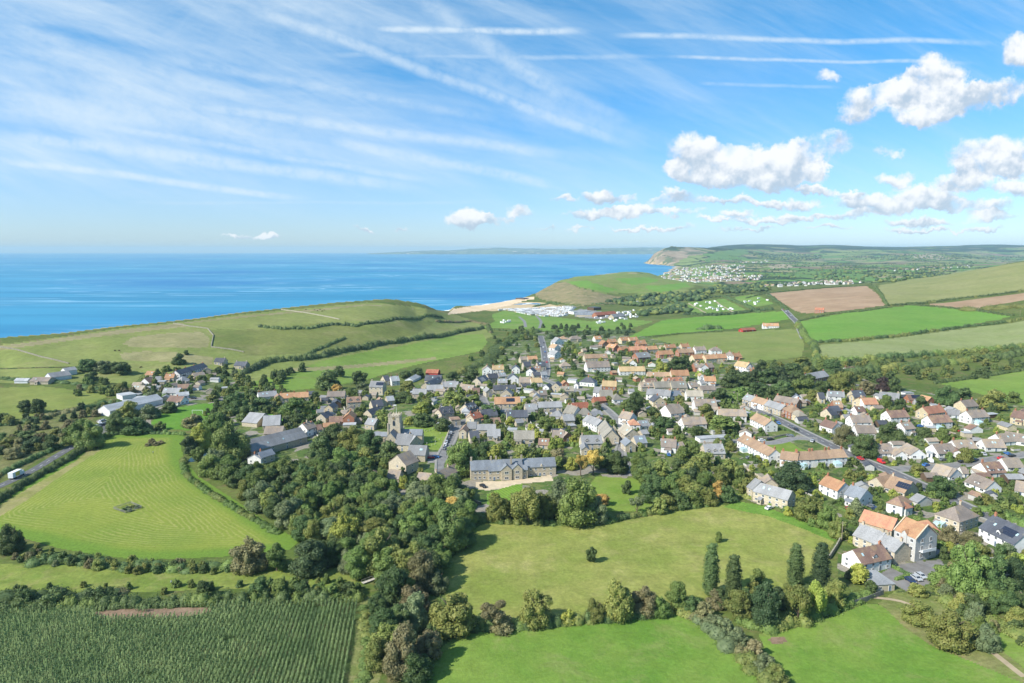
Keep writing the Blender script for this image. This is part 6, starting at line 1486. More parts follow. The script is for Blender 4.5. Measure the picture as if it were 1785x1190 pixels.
H_([(1060,527),(1090,520),(1150,526),(1190,518),(1230,515)], 6, 14, 'ddb', 'dark trees below the golf course', 39)
H_([(1195,548),(1250,550),(1310,543),(1345,540)], 5, 8, 'ddb', 'dark tree row behind the upper green field', 40)
H_([(1262,517),(1300,532),(1322,545)], 4, 6, 'dd', 'tree line down the middle of the camping fields', 41)
H_([(1200,525),(1240,518),(1300,513),(1340,510)], 4, 8, 'dd', 'tree line behind the camping fields', 42)
# walls of dry stone on the hill
def wall_line(pts, h, th, label, name='stone_wall', m_=None, cat='wall'):
    P = [unproj(*p) for p in pts]; mb = MB()
    for a, b_ in zip(P[:-1], P[1:]):
        n_ = max(int((b_ - a).length / 5), 1); d = (b_ - a); d.z = 0; d.normalize(); nn = Vector((-d.y, d.x, 0)) * th / 2
        for k in range(n_):
            p = a.lerp(b_, k / n_); q = a.lerp(b_, (k + 1) / n_); za = hz1(p.x, p.y); zb = hz1(q.x, q.y); i = len(mb.v)
            for (c, z) in ((p, za), (q, zb)): mb.v += [(c.x - nn.x, c.y - nn.y, z - .5), (c.x + nn.x, c.y + nn.y, z - .5), (c.x + nn.x * .8, c.y + nn.y * .8, z + h), (c.x - nn.x * .8, c.y - nn.y * .8, z + h)]
            mb.f += [[i, i + 1, i + 5, i + 4], [i + 1, i + 2, i + 6, i + 5], [i + 2, i + 3, i + 7, i + 6], [i + 3, i, i + 4, i + 7]]; mb.mi += [0] * 4
    return tag(mb.build(name, m_ or wall_mat('c')), label, cat)
M_ston = flat('dry_stone', (.27, .25, .19), .95, var=.3, scale=1)
wall_line([(302,564),(330,569),(362,573),(372,585),(368,605),(400,609),(425,614)], 1.3, .9, 'pale dry stone wall bending across the left hillside', m_=M_ston)
wall_line([(490,540),(530,545),(592,557)], 1.3, 1.1, 'dry stone wall near the cliff top', m_=M_ston)
wall_line([(0,605),(30,610),(70,622),(120,634)], 1.2, .9, 'dry stone wall running down the far left hillside', m_=M_ston)
wall_line([(1292,838),(1340,860),(1345,850),(1300,822),(1292,838)], 2.2, .5, 'tall brick wall round the kitchen garden')
wall_line([(783,752),(778,768),(772,784)], 1.5, .5, 'stone wall between the churchyard and the street of parked cars')
wall_line([(612,806),(640,802),(652,808)], 1.2, .5, 'low pale wall behind the round garden lawn', m_=M_ston)
wall_line([(1010,700),(1035,722),(1052,738)], 1.6, .5, 'garden wall behind the thatched row')
wall_line([(1068,744),(1085,765),(1098,790)], 1.8, .5, 'pale wall along the village street', m_=M_ston)
wall_line([(1445,975),(1458,955),(1466,940)], 1.6, .6, 'stone wall between the olive pasture and the mill garden', m_=M_ston)
wall_line([(818,872),(838,880)], 1.4, .5, 'short stone wall in the manor garden', m_=M_ston)
wall_line([(1310,765),(1350,763),(1375,758)], 1.2, .4, 'low pale wall beside the cul-de-sac', m_=M_ston)
wall_line([(1485,1056),(1510,1048),(1540,1036)], 1.7, .15, 'grey timber fence at the corner of the bright paddock', 'fence', flat('grey_timber', (.22, .21, .19), .9), 'fence')
wall_line([(1748,1020),(1765,1030),(1785,1045)], 1.7, .15, 'brown timber fence at the right edge', 'fence', flat('brown_timber', (.30, .24, .17), .9), 'fence')

# garden hedges and low walls between the plots
GH = []; gr = random.Random(41)
for q in list(HOUSES):
    if q['mid'].y > 560 or not q['o'].name.startswith(('house', 'bungalow')): continue
    for sgn in (-1, 1):
        if gr.random() < .42: continue
        p0 = q['mid'] + q['ax'] * sgn * (q['L'] / 2 + gr.uniform(.8, 2)) + q['ay'] * gr.uniform(-1, 3); L_ = gr.uniform(6, 13); p1 = p0 - q['ay'] * L_; p2 = p1 - q['ax'] * sgn * gr.uniform(3, 7)
        mids = [p0.lerp(p1, t) for t in (0, .25, .5, .75, 1)] + [p2]
        if any(near_house(m_.x, m_.y, .6) or on_road(m_.x, m_.y, .2) for m_ in mids): continue
        P3 = [Vector((m_.x, m_.y, 0)) for m_ in (p0, p1, p2)]
        if gr.random() < .6: o = hedge(P3, gr.uniform(1.1, 1.7), 1.2, gr.choice(['m', 'd', 'o', 'dm']), 'x', 100 + len(GH), .42); ds = 'clipped green garden hedge'; ct = 'hedge'
        else:
            mb = MB(); m_ = gr.choice([M_ston, flat('rendered_garden_wall', (.5, .48, .43), .9)])
            for a_, b_ in ((P3[0], P3[1]), (P3[1], P3[2])):
                dd_ = (b_ - a_).normalized(); nn = Vector((-dd_.y, dd_.x, 0)) * .12; z_ = min(hz1(a_.x, a_.y), hz1(b_.x, b_.y)) - .3; s_ = a_ + dd_ * (.125 if a_ is P3[1] else 0)
                mb.prism([(s_.x - nn.x, s_.y - nn.y, z_), (s_.x + nn.x, s_.y + nn.y, z_), (s_.x + nn.x, s_.y + nn.y, z_ + 1.35), (s_.x - nn.x, s_.y - nn.y, z_ + 1.35)], tuple(b_ - s_))
            o = mb.build('garden_wall', m_); ds = 'low pale garden wall'; ct = 'wall'; tag(o, 'x', ct)
        GH.append(dict(o=o, x=p0.x, y=p0.y, z=0, desc=ds, lab=None, group='garden hedges and walls of the village')); o['group'] = 'garden hedges and walls of the village'
        if len(GH) > 150: break
# ---------------------------------------------------------------- the maize crop (nobody could count it)
def dir2(p, q): d = (unproj(*q) - unproj(*p)); d.z = 0; return d.normalized()
rd = dir2((606, 1188), (627, 1062)); rn = Vector((-rd.y, rd.x, 0)); o0 = unproj(612, 1150)
mpoly = [(p.x, p.y) for p in [unproj(*q) for q in [(-140,1064),(0,1062),(180,1058),(400,1054),(621,1049),(624,1062),(614,1130),(603,1200),(598,1260),(-140,1260)]]]
spoly = [(p.x, p.y) for p in [unproj(*q) for q in [(160,1068),(200,1063),(280,1061),(355,1060),(366,1066),(330,1074),(250,1076),(180,1079)]]]
rng = np.random.default_rng(5); sI, tI = np.meshgrid(np.arange(0, 175, 1.25), np.arange(-45, 90, .42)); sI = sI.ravel(); tI = tI.ravel() + rng.uniform(-.2, .2, sI.shape); sI = sI + rng.normal(0, .05, sI.shape)
PX = o0.x + rd.x * tI + rn.x * sI; PY = o0.y + rd.y * tI + rn.y * sI; thin_ = vnoise(PX, PY, 9, 31) + vnoise(PX, PY, 3.5, 32) * .7
keep = in_poly(PX, PY, mpoly) & ~(in_poly(PX, PY, spoly) & (thin_ < .30)) & (thin_ > -.55); PX = PX[keep]; PY = PY[keep]; PZ = hz(PX, PY) + .05; n_ = len(PX)
hgt = rng.uniform(1.5, 2.05, n_) * (1 + vnoise(PX, PY, 14, 33) * .25); Vm = []
for k in range(5):
    an = rng.uniform(0, 6.28, n_); l = rng.uniform(.35, .65, n_); z0 = hgt * rng.uniform(.25, .85, n_); wd = .07
    ca_, sa_ = np.cos(an), np.sin(an); bx, by = PX, PY
    Vm.append(np.stack([np.stack([bx + sa_ * wd, by - ca_ * wd, PZ + z0 - .1], 1), np.stack([bx + ca_ * l * .5 + sa_ * wd * 1.3, by + sa_ * l * .5 - ca_ * wd * 1.3, PZ + z0 + .14], 1), np.stack([bx + ca_ * l, by + sa_ * l, PZ + z0 + .02], 1), np.stack([bx + ca_ * l * .45 - sa_ * wd * 1.3, by + sa_ * l * .45 + ca_ * wd * 1.3, PZ + z0 + .13], 1)], 1))
an = rng.uniform(0, 3.14, n_); Vm.append(np.stack([np.stack([PX - np.cos(an) * .05, PY - np.sin(an) * .05, PZ], 1), np.stack([PX + np.cos(an) * .05, PY + np.sin(an) * .05, PZ], 1), np.stack([PX + np.cos(an) * .12, PY + np.sin(an) * .12, PZ + hgt], 1), np.stack([PX - np.cos(an) * .12, PY - np.sin(an) * .12, PZ + hgt * 1.02], 1)], 1))
Vm = np.concatenate(Vm).reshape(-1, 3)
def maize_fn(n, b, out):
    p = wpos(n); c = n.mix(n.ss(n.noise(p, .07, 4, .6), .35, .65), (.15, .225, .085), (.225, .30, .12)); c = n.vm('SCALE', c, n.ss(n.noise(p, 1.3, 4, .7), .3, .7, .75, 1.3)); c = n.mix(n.ss(n.noise(p, 2.3, 3), .6, .72), c, (.26, .25, .11))
    n.set(b.inputs['Base Color'], c); b.inputs['Roughness'].default_value = .55
tag(link('maize_crop', mesh_np('maize_crop', Vm, np.arange(len(Vm)).reshape(-1, 4), mat('maize_leaf', maize_fn))), 'tall green maize crop in close rows', 'crop', kind='stuff')
# ---------------------------------------------------------------- far trees and hedgerows as one mass
far_pts = []; rnd = random.Random(77)
def far_line(x0, y0, x1, y1, sp_, h, w_):
    L = math.hypot(x1 - x0, y1 - y0); n_ = int(L / sp_)
    for i in range(n_):
        t = (i + rnd.random() * .6) / max(n_, 1)
        if rnd.random() < .85: far_pts.append((x0 + (x1 - x0) * t + rnd.uniform(-w_, w_), y0 + (y1 - y0) * t + rnd.uniform(-w_, w_), h * rnd.uniform(.6, 1.4)))
for i in range(150):
    y = rnd.uniform(2600, 8800); x = rnd.uniform(.22, .80) * y; a = rnd.choice([0.25, 1.75]) + rnd.uniform(-.2, .2); L = rnd.uniform(120, 420); far_line(x, y, x + L * math.cos(a), y + L * math.sin(a), 13, 5, 3)
for poly, cnt, h in [([(1240,470),(1330,458),(1430,458),(1520,462),(1600,470),(1530,488),(1400,492),(1300,490)], 260, 6), ([(1420,478),(1560,470),(1700,455),(1700,462),(1560,492),(1420,494)], 380, 8), ([(1300,440),(1370,442),(1440,446),(1410,454),(1330,452)], 420, 12), ([(1460,448),(1600,444),(1785,444),(1785,452),(1600,456)], 420, 10),
                     ([(1215,512),(1260,498),(1340,500),(1340,508),(1280,512)], 130, 8), ([(1240,500),(1330,494),(1400,496),(1330,500)], 90, 7), ([(1060,527),(1120,515),(1230,512),(1230,524),(1110,535)], 160, 8), ([(1100,548),(1190,530),(1200,545),(1120,552)], 110, 7)]:
    wp = [unproj(*q) for q in poly]; wxy = [(q.x, q.y) for q in wp]; xs_ = [q[0] for q in wxy]; ys_ = [q[1] for q in wxy]; g_ = 0
    xx = np.array([rnd.uniform(min(xs_), max(xs_)) for _ in range(cnt * 6)]); yy2 = np.array([rnd.uniform(min(ys_), max(ys_)) for _ in range(cnt * 6)]); ok = in_poly(xx, yy2, wxy)
    for x, y in list(zip(xx[ok], yy2[ok]))[:cnt]: far_pts.append((x, y, h * rnd.uniform(.6, 1.4)))
fp = np.array(far_pts); fz = hz(fp[:, 0], fp[:, 1]); okf = fz > -13; fp = fp[okf]; fz = fz[okf]; iv, if_ = ico(); rg = np.random.default_rng(9); VV = []; FF = []; MI = []
for i in range(len(fp)):
    h = fp[i, 2]; r = h * rg.uniform(.5, .9); v = iv * (1 + .22 * rg.normal(0, 1, (len(iv), 1))); VV.append(v * np.array([r, r, h * .55]) + np.array([fp[i, 0], fp[i, 1], fz[i] + h * .42])); FF.append(if_ + i * len(iv)); MI.append(np.full(len(if_), rg.integers(0, 3)))
tag(link('distant_trees', mesh_np('distant_trees', np.concatenate(VV), np.concatenate(FF), [leaf_mat('d'), leaf_mat('b'), leaf_mat('o')], mi=np.concatenate(MI))), 'dark distant trees and hedgerows across the far valley', 'trees', kind='stuff')
# ---------------------------------------------------------------- small far houses
TINY = []
for wk, rk in (('w', 'n'), ('w', 'g'), ('c', 'e'), ('w', 'd'), ('k', 'o')):
    mb = MB(); mb.prism([(-6, 0, -1.5), (-6, 8, -1.5), (-6, 8, 5), (-6, 4, 8), (-6, 0, 5)][::-1], (12, 0, 0), 0)
    for ya in (-.4, 8.4):
        q = [(-6.2, ya, 4.72), (-6.2, 4, 8.02), (-6.2, 4, 8.25), (-6.2, ya, 4.95)]; mb.prism(q[::-1] if ya < 4 else q, (12.4, 0, 0), 1)
    for z in (1, 3.4):
        for x in (-4, -1.2, 1.6, 4.2): mb.box(x - .5, -.05, z, x + .5, .01, z + 1.1, 2)
    mb.box(-.5, 3.6, 7.6, .5, 4.4, 9.2, 0); TINY.append(mb.mesh('house', [wall_mat(wk), roof_mat(rk), M_glass]))
FARH = []
def far_houses(poly, cnt, seed, words, aim=None, sc=(.6, 1.05)):
    r_ = random.Random(seed); wp = [unproj(*q) for q in poly]; wxy = [(q.x, q.y) for q in wp]; xs_ = [q[0] for q in wxy]; ys_ = [q[1] for q in wxy]; out_ = []
    while len(out_) < cnt:
        x = r_.uniform(min(xs_), max(xs_)); y = r_.uniform(min(ys_), max(ys_))
        if in_poly(np.array([x]), np.array([y]), wxy)[0]: out_.append((x, y, hz1(x, y), (r_.choice([0, 1.57, .3, -.4]) if aim is None else aim) + r_.uniform(-.15, .15), r_.choice([0, 0, 0, 1, 2, 3]), r_.uniform(*sc), words))
    FARH.extend(out_)
far_houses([(1155,480),(1175,470),(1215,466),(1300,462),(1300,476),(1260,486),(1200,492),(1160,490)], 260, 3, 'in the harbour town under the cliff')
far_houses([(1185,490),(1250,482),(1330,480),(1330,487),(1250,491)], 90, 4, 'white holiday homes', .2, (.5, .8))
far_houses([(1315,497),(1400,493),(1500,489),(1505,494),(1400,499),(1330,501)], 60, 5, 'in the long row below the ploughed field ridge')
far_houses([(1560,470),(1700,462),(1700,466),(1560,474)], 25, 6, 'far up the valley'); far_houses([(1290,455),(1340,453),(1340,457),(1290,459)], 20, 8, 'on the slope behind the harbour town')
FARH.sort(key=lambda q: q[1] - (1500 if 'row' in q[6] else 0)); solo = FARH[:45]; rest = FARH[45:]
for x, y, z, a, k, s, wds in solo:
    o = link('house', TINY[k], None, (x, y, z), (0, 0, a)); o.scale = (s, s, s); tag(o, 'small far-off white or stone house in the long row beyond the ploughed field', 'house', 'far houses beyond the ploughed field')
V_, F_, M_ = [], [], []; off = 0; allm = []; slots = {}
for x, y, z, a, k, s, wds in rest:
    me = TINY[k]; ca_, sa_ = math.cos(a) * s, math.sin(a) * s
    for v in me.vertices: V_.append((x + v.co.x * ca_ - v.co.y * sa_, y + v.co.x * sa_ + v.co.y * ca_, z + v.co.z * s))
    for p in me.polygons:
        F_.append([off + i for i in p.vertices]); mm = me.materials[p.material_index]
        if mm.name not in slots: slots[mm.name] = len(allm); allm.append(mm)
        M_.append(slots[mm.name])
    off += len(me.vertices)
me = bpy.data.meshes.new('distant_town'); me.from_pydata(V_, [], F_); [me.materials.append(m_) for m_ in allm]; me.polygons.foreach_set('material_index', M_); me.update()
tag(link('distant_town', me), 'far harbour town of small white houses below the pale cliff', 'town', kind='stuff')
# ---------------------------------------------------------------- caravans
def caravan_mesh(L, Wd, H, wk, rk):
    mb = MB(); mb.prism([(-L / 2, -Wd / 2, .4), (-L / 2, Wd / 2, .4), (-L / 2, Wd / 2, H), (-L / 2, 0, H + .35), (-L / 2, -Wd / 2, H)][::-1], (L, 0, 0), 0)
    mb.prism([(-L / 2 - .1, -Wd / 2 - .1, H), (-L / 2 - .1, 0, H + .38), (-L / 2 - .1, 0, H + .48), (-L / 2 - .1, -Wd / 2 - .1, H + .1)][::-1], (L + .2, 0, 0), 1); mb.prism([(-L / 2 - .1, Wd / 2 + .1, H), (-L / 2 - .1, 0, H + .38), (-L / 2 - .1, 0, H + .48), (-L / 2 - .1, Wd / 2 + .1, H + .1)], (L + .2, 0, 0), 1)
    for i in range(int(L / 2)): mb.box(-L / 2 + .6 + i * 2, -Wd / 2 - .03, 1.3, -L / 2 + 1.8 + i * 2, -Wd / 2 + .01, 2.1, 2)
    mb.box(-L / 2 + .3, -Wd / 2 + .2, -.6, L / 2 - .3, Wd / 2 - .2, .4, 2); return mb.mesh('caravan', [wk, rk, M_glass])
CARV = [caravan_mesh(9.5, 3.2, 2.9, M_frame, M_frame), caravan_mesh(9.5, 3.2, 2.9, wall_mat('v') if False else wall_mat('y'), roof_mat('g')), caravan_mesh(9.5, 3.2, 2.9, M_frame, roof_mat('l')), caravan_mesh(6, 2.4, 2.5, M_frame, M_frame)]
wp = [unproj(*q) for q in [(872,541),(895,529),(925,520),(965,526),(1004,536),(986,552),(930,550)]]; wxy = [(q.x, q.y) for q in wp]; rnd = random.Random(4); cnt = 0
d1 = (wp[6] - wp[0]).normalized(); d2 = Vector((-d1.y, d1.x, 0))
cand = []
for i in range(-6, 90):
    for j in range(-2, 60):
        q = wp[0] + d1 * (j * 6.4) + d2 * (i * 15.5)
        if in_poly(np.array([q.x]), np.array([q.y]), wxy)[0]: cand.append(q)
cand = [q for q in cand if rnd.random() < min(1, 295 / max(len(cand), 1))]
for q in cand[:298]:
    o = link('static_caravan', CARV[rnd.choice([0, 0, 1, 2, 2])], None, (q.x, q.y, hz1(q.x, q.y)), (0, 0, math.atan2(d2.y, d2.x) + rnd.uniform(-.04, .04)))
    tag(o, 'static caravan parked in the close rows beside the beach', 'caravan', 'static caravans beside the beach')
for poly, n_, wds in [([(1030,548),(1110,541),(1118,552),(1050,566),(1028,562)], 46, 'on the campsite behind the tree belt'), ([(1205,530),(1250,524),(1290,540),(1220,545)], 22, 'on the upper camping field'), ([(1282,522),(1325,516),(1345,528),(1300,534)], 8, 'on the farther camping field'), ([(872,560),(890,556),(895,566),(870,568)], 6, 'at the left end of the campsite field'), ([(1100,525),(1170,520),(1175,525),(1100,531)], 26, 'below the golf course')]:
    wp = [unproj(*q) for q in poly]; wxy = [(q.x, q.y) for q in wp]; xs_ = [q[0] for q in wxy]; ys_ = [q[1] for q in wxy]; g_ = 0; rowa = rnd.uniform(.2, .5)
    while g_ < n_:
        x = rnd.uniform(min(xs_), max(xs_)); y = rnd.uniform(min(ys_), max(ys_))
        if in_poly(np.array([x]), np.array([y]), wxy)[0]:
            g_ += 1; o = link('touring_caravan', CARV[3], None, (x, y, hz1(x, y)), (0, 0, rowa + rnd.choice([0, 1.57]))); tag(o, 'small white touring caravan ' + wds, 'caravan', 'touring caravans ' + wds)
# beach kiosks and holiday-park buildings
FX = [(1000,548,1030,545,25,5,'f','w','l','holiday park building with pale flat roof behind the caravans'),(1035,541,1048,540,20,7,'f','b','d','tall dark holiday park building behind the caravans'),(1005,552,1035,551,14,3.4,'g','c','s','long low blue-roofed building beside the campsite'),(1040,553,1075,549,12,4,'g','k','r','red-roofed building at the holiday park entrance'),(1070,556,1090,553,12,4,'g','c','g','grey-roofed shop beside the campsite trees'),(913,522,922,520,25,3,'f','b','d','dark low building at the top of the shingle beach')]
for x1, y1, x2, y2, d, h, sty, wk, rk, lb in FX: make_house(unproj(x1, y1), unproj(x2, y2), d, h, sty, wk, rk, 'W c0', lb)
# ---------------------------------------------------------------- cars
PAINT = {'black': (.02, .02, .022), 'white': (.75, .75, .75), 'silver': (.42, .44, .46), 'dark blue': (.02, .04, .10), 'red': (.55, .03, .03), 'grey': (.16, .17, .18), 'blue': (.05, .16, .42)}
M_tyre = flat('tyre_rubber', (.02, .02, .02), .9); M_rim = flat('wheel_rim', (.45, .46, .47), .4, metal=.6)
def cmat(c): return flat('car_paint_' + c.replace(' ', '_'), PAINT[c], .3, spec=.6, var=.03)
CARM = {}
def car_body(van):
    if van in CARM: return CARM[van]
    w_ = .88
    prof = [(-2.15, .35), (2.1, .35), (2.18, .6), (2.1, .82), (1.25, .98), (.55, 1.42), (-1.2, 1.46), (-1.95, 1.0), (-2.15, .85)] if not van else [(-2.5, .4), (2.4, .4), (2.48, .8), (2.3, 1.05), (1.6, 1.25), (1.1, 1.95), (-2.3, 2.0), (-2.5, 1.6)]
    b1 = MB(); n_ = len(prof); i = 0
    for y, s in ((-w_, .0), (w_, .0)):
        for x, z in prof: b1.v.append((x, y * (1 - .16 * max(0, (z - .95) / .6)), z))
    b1.f.append(list(range(n_))); b1.f.append([n_ + k for k in range(n_)][::-1]); b1.mi += [0, 0]
    for k in range(n_): b1.f.append([k, n_ + k, n_ + (k + 1) % n_, (k + 1) % n_]); b1.mi.append(0)
    g1 = MB()
    if not van:
        for s in (-1, 1): g1.poly([(x, s * (w_ * (1 - .16 * max(0, (z - .95) / .6)) + .012), z) for x, z in ((1.0, 1.0), (.5, 1.36), (-1.15, 1.39), (-1.75, 1.03))][::s])
        g1.poly([(1.22, -.74, 1.0), (1.22, .74, 1.0), (.62, .68, 1.40), (.62, -.68, 1.40)]); g1.poly([(-1.9, .7, 1.05), (-1.9, -.7, 1.05), (-1.28, -.66, 1.44), (-1.28, .66, 1.44)])
    else: g1.poly([(1.62, -.76, 1.27), (1.62, .76, 1.27), (1.17, .7, 1.88), (1.17, -.7, 1.88)])
    wl = MB()
    ring = [(.33 * math.cos(t), 0, .33 * math.sin(t)) for t in np.linspace(0, 6.283, 13)[:-1]]; wl.prism([(x, -.1, z) for x, _, z in ring], (0, .2, 0))
    hl = MB(); hl.box(2.08, -.14, .62, 2.2, .14, .78)
    CARM[van] = (b1.mesh('body', cmat('black')), g1.mesh('windows', M_glass), wl.mesh('wheel', M_tyre), hl.mesh('headlight', M_frame)); return CARM[van]
CARS = []
def car(x, y, ang, colr, van=False, label=None):
    z = hz1(x, y) + .08 + y * 6e-5; root = empty('parked_van' if van else 'parked_car', (x, y, z), ang); b_, g_, w_, h_ = car_body(van)
    o = link('body', b_, root); o.material_slots[0].link = 'OBJECT'; o.material_slots[0].material = cmat(colr); link('windows', g_, root)
    for sx in (-1.35, 1.35):
        for sy in (-.8, .8): link('wheel', w_, root, (sx, sy, .33))
    for sy in (-.6, .6): link('headlight', h_, root, (0, sy, 0))
    root['category'] = 'van' if van else 'car'; u, v = project(x, y, z); CARS.append(dict(o=root, x=x, y=y, z=z + 1, px=10, desc=f"{colr} parked {'van' if van else 'car'}", lab=label, group='parked cars and vans'))
for ln in """1536 807 1546 812 red v;1500 801 1510 806 red;1454 766 1462 763 black;1622 805 1616 799 white v;1614 812 1622 810 blue;1677 806 1686 805 black;1699 803 1709 801 dark blue;1715 793 1709 788 silver;1764 796 1773 794 black;1633 795 1628 790 silver
1328 769 1338 768 white;1343 767 1352 766 black;1377 761 1368 760 grey;1357 739 1362 743 blue;1351 735 1357 738 black;1379 745 1386 749 grey;1388 750 1395 754 black;1587 1014 1596 1020 dark blue;1597 1010 1607 1016 silver;1605 1006 1615 1012 silver;1528 890 1536 893 dark blue;1520 885 1527 887 grey
786 756 784 760 silver;784 760 782 764 black;782 764 780 768 grey;780 768 778 772 black;778 772 776 777 silver;776 777 774 782 white;774 783 772 788 grey;751 799 757 799 red;759 798 765 798 blue;842 849 848 852 black;1071 768 1076 773 dark blue;1074 773 1079 778 silver
174 738 180 742 white;178 742 184 741 black;184 739 190 738 grey;190 736 196 735 black;180 734 186 733 silver;170 744 176 744 grey;948 598 949 602 black;947 606 949 610 white;950 614 951 620 blue;949 624 950 630 silver;953 632 953 638 red;951 640 951 646 grey;947 652 946 658 black
1370 543 1373 546 white;1374 547 1377 550 black;1379 551 1382 554 silver;1384 556 1388 560 grey;1366 540 1369 542 red;340 652 344 651 silver;346 650 350 649 blue;352 649 356 649 white;338 695 346 695 black;1644 803 1653 802 grey;1745 800 1754 798 red;1416 770 1421 765 silver;1782 775 1786 778 black;1590 757 1596 757 silver;1650 722 1656 722 grey;1604 744 1610 744 blue;1240 765 1247 766 white;1290 768 1297 768 grey""".replace('\n', ';').split(';'):
    f = ln.split(); u, v, u2, v2 = map(float, f[:4]); p = unproj(u, v); q = unproj(u2, v2); van = f[-1] == 'v'; colr = ' '.join(f[4:-1] if van else f[4:])
    car(p.x, p.y, math.atan2(q.y - p.y, q.x - p.x), colr, van, {(1536, 807): 'bright red van driving on the main road beside the bungalows', (1587, 1014): 'dark blue car, nearest of the three parked in the mill yard', (1597, 1010): 'silver estate car in the middle of the three parked in the mill yard', (1605, 1006): 'silver car farthest right of the three parked in the mill yard', (842, 849): 'black car parked on the gravel drive of the manor'}.get((int(u), int(v))))
rc_ = random.Random(31); dc_ = 0
for q in HOUSES:
    if q['o'].name.startswith(('bungalow', 'house')) and q['mid'].y < 520 and rc_.random() < .38:
        v_ = q['mid'] - q['ay'] * rc_.uniform(4, 6) + q['ax'] * rc_.uniform(-q['L'] / 2, q['L'] / 2)
        if near_house(v_.x, v_.y, 2.2) or blocked(v_.x, v_.y, 2): continue
        car(v_.x, v_.y, math.atan2(q['ay'].y, q['ay'].x) + rc_.uniform(-.2, .2), rc_.choice(['black', 'silver', 'white', 'grey', 'dark blue', 'red', 'silver', 'blue'])); dc_ += 1
        if dc_ > 45: break
# box lorry on the left road
p = unproj(29, 832); q = unproj(60, 817); ang = math.atan2(q.y - p.y, q.x - p.x); lr = empty('box_lorry', (p.x, p.y, p.z + .1), ang); tag(lr, 'white box lorry with a yellow side panel on the left road', 'lorry')
m1 = MB(); m1.box(-4.2, -1.25, .9, 2.6, 1.25, 3.6); m1.build('box_body', M_frame, lr); m1 = MB(); m1.box(-2.2, -1.29, 1.2, .8, -1.255, 3.3); m1.build('side_panel', flat('yellow_panel', (.75, .55, .10), .6), lr)
m1 = MB(); m1.prism([(2.75, -1.1, .6), (4.6, -1.1, .6), (4.6, -1.1, 1.6), (4.1, -1.1, 2.6), (2.75, -1.1, 2.6)], (0, 2.2, 0)); cb_ = m1.build('cab', M_frame, lr); m1 = MB(); m1.poly([(4.63, -1.0, 1.65), (4.63, 1.0, 1.65), (4.16, .95, 2.5), (4.16, -.95, 2.5)]); m1.build('windscreen', M_glass, cb_)
for sx in (-3, -2, 3.4):
    for sy in (-1.05, 1.05): o = link('wheel', car_body(False)[2], lr, (sx, sy, .45)); o.scale = (1.35, 1.35, 1.35)
# football goal
p = unproj(338.5, 721); q = unproj(350, 721); g_ = empty('football_goal', ((p.x + q.x) / 2, (p.y + q.y) / 2, p.z)); tag(g_, 'white football goal on the bright green playing field', 'goal'); hw = 3.66
for s in (-1, 1): m1 = MB(); m1.box(s * hw - .09, -.09, 0, s * hw + .09, .09, 2.44); m1.build('post', M_frame, g_)
m1 = MB(); m1.box(-hw - .09, -.09, 2.443, hw + .09, .09, 2.6); m1.build('crossbar', M_frame, g_)
m1 = MB()
for i in range(13): m1.tube((-hw + i * hw / 6, 0, 2.5), (-hw + i * hw / 6, 1.6, 0), .015, .015, 3)
m1.build('net', M_frame, g_)
# utility poles
M_pole = flat('pole_wood', (.30, .25, .19), .9)
for u, v, h, lb in [(1467, 944, 8.5, 'wooden pole at the corner of the olive pasture'), (772, 784, 8, 'wooden pole at the churchyard corner'), (1285, 702, 8, 'wooden pole above the stepped brick terrace'), (1395, 545, 8, 'wooden pole at the hilltop road bend'), (1640, 540, 8, 'left wooden pole on the hillside'), (1705, 543, 8, 'middle wooden pole on the hillside'), (1778, 550, 8, 'right wooden pole on the hillside'), (1752, 1032, 7, 'tall red-brown post among the dark trees right of the mill yard')]:
    p = unproj(u, v); e = empty('utility_pole', p); tag(e, lb, 'pole', 'utility poles'); m1 = MB(); m1.cyl(0, 0, -.3, h, .15, .10, 7); m1.build('post', M_pole, e); m1 = MB(); m1.box(-.8, -.06, h - .8, .8, .06, h - .66); m1.build('crossarm', M_pole, e)
# gravestones
M_grv = flat('gravestone', (.50, .48, .42), .9, var=.2); rnd = random.Random(6); gs = MB(); gs.prism([(-.35, -.07, -.1), (.35, -.07, -.1), (.35, -.07, .85), (.2, -.07, 1.05), (-.2, -.07, 1.05), (-.35, -.07, .85)], (0, .14, 0)); gm = gs.mesh('gravestone', M_grv)
for i in range(26):
    u = rnd.uniform(722, 768); v = rnd.uniform(748, 781); p = unproj(u, v); o = link('gravestone', gm, None, (p.x, p.y, p.z), (rnd.uniform(-.1, .1), 0, 1.5 + rnd.uniform(-.3, .3))); tag(o, 'weathered gravestone standing in the churchyard grass', 'gravestone', 'gravestones in the churchyard')
# grazing cattle on the hill: one continuous body each
for i, (u, v) in enumerate([(548, 541), (553, 542), (558, 540), (562, 543), (565, 541), (533, 540), (200, 612), (208, 612), (246, 641)]):
    p = unproj(u, v); o = link('cow', cm_, None, p, (0, 0, i * 1.3)); tag(o, 'small dark cow grazing on the cliff-top pasture' if i < 6 else 'small dark cow grazing on the left hillside', 'cow', 'cattle on the cliff-top pasture' if i < 6 else 'cattle on the left hillside')
# two walkers
for u, v, colr, lb in [(299, 1019, 'white', 'walker in a white top on the streamside path'), (267, 791, 'white', 'walker in a white top on the mown hay field')]:
    p = unproj(u, v); tag(link('person', pm_, None, (p.x, p.y, p.z + .08), (0, 0, 1.2)), lb, 'person')
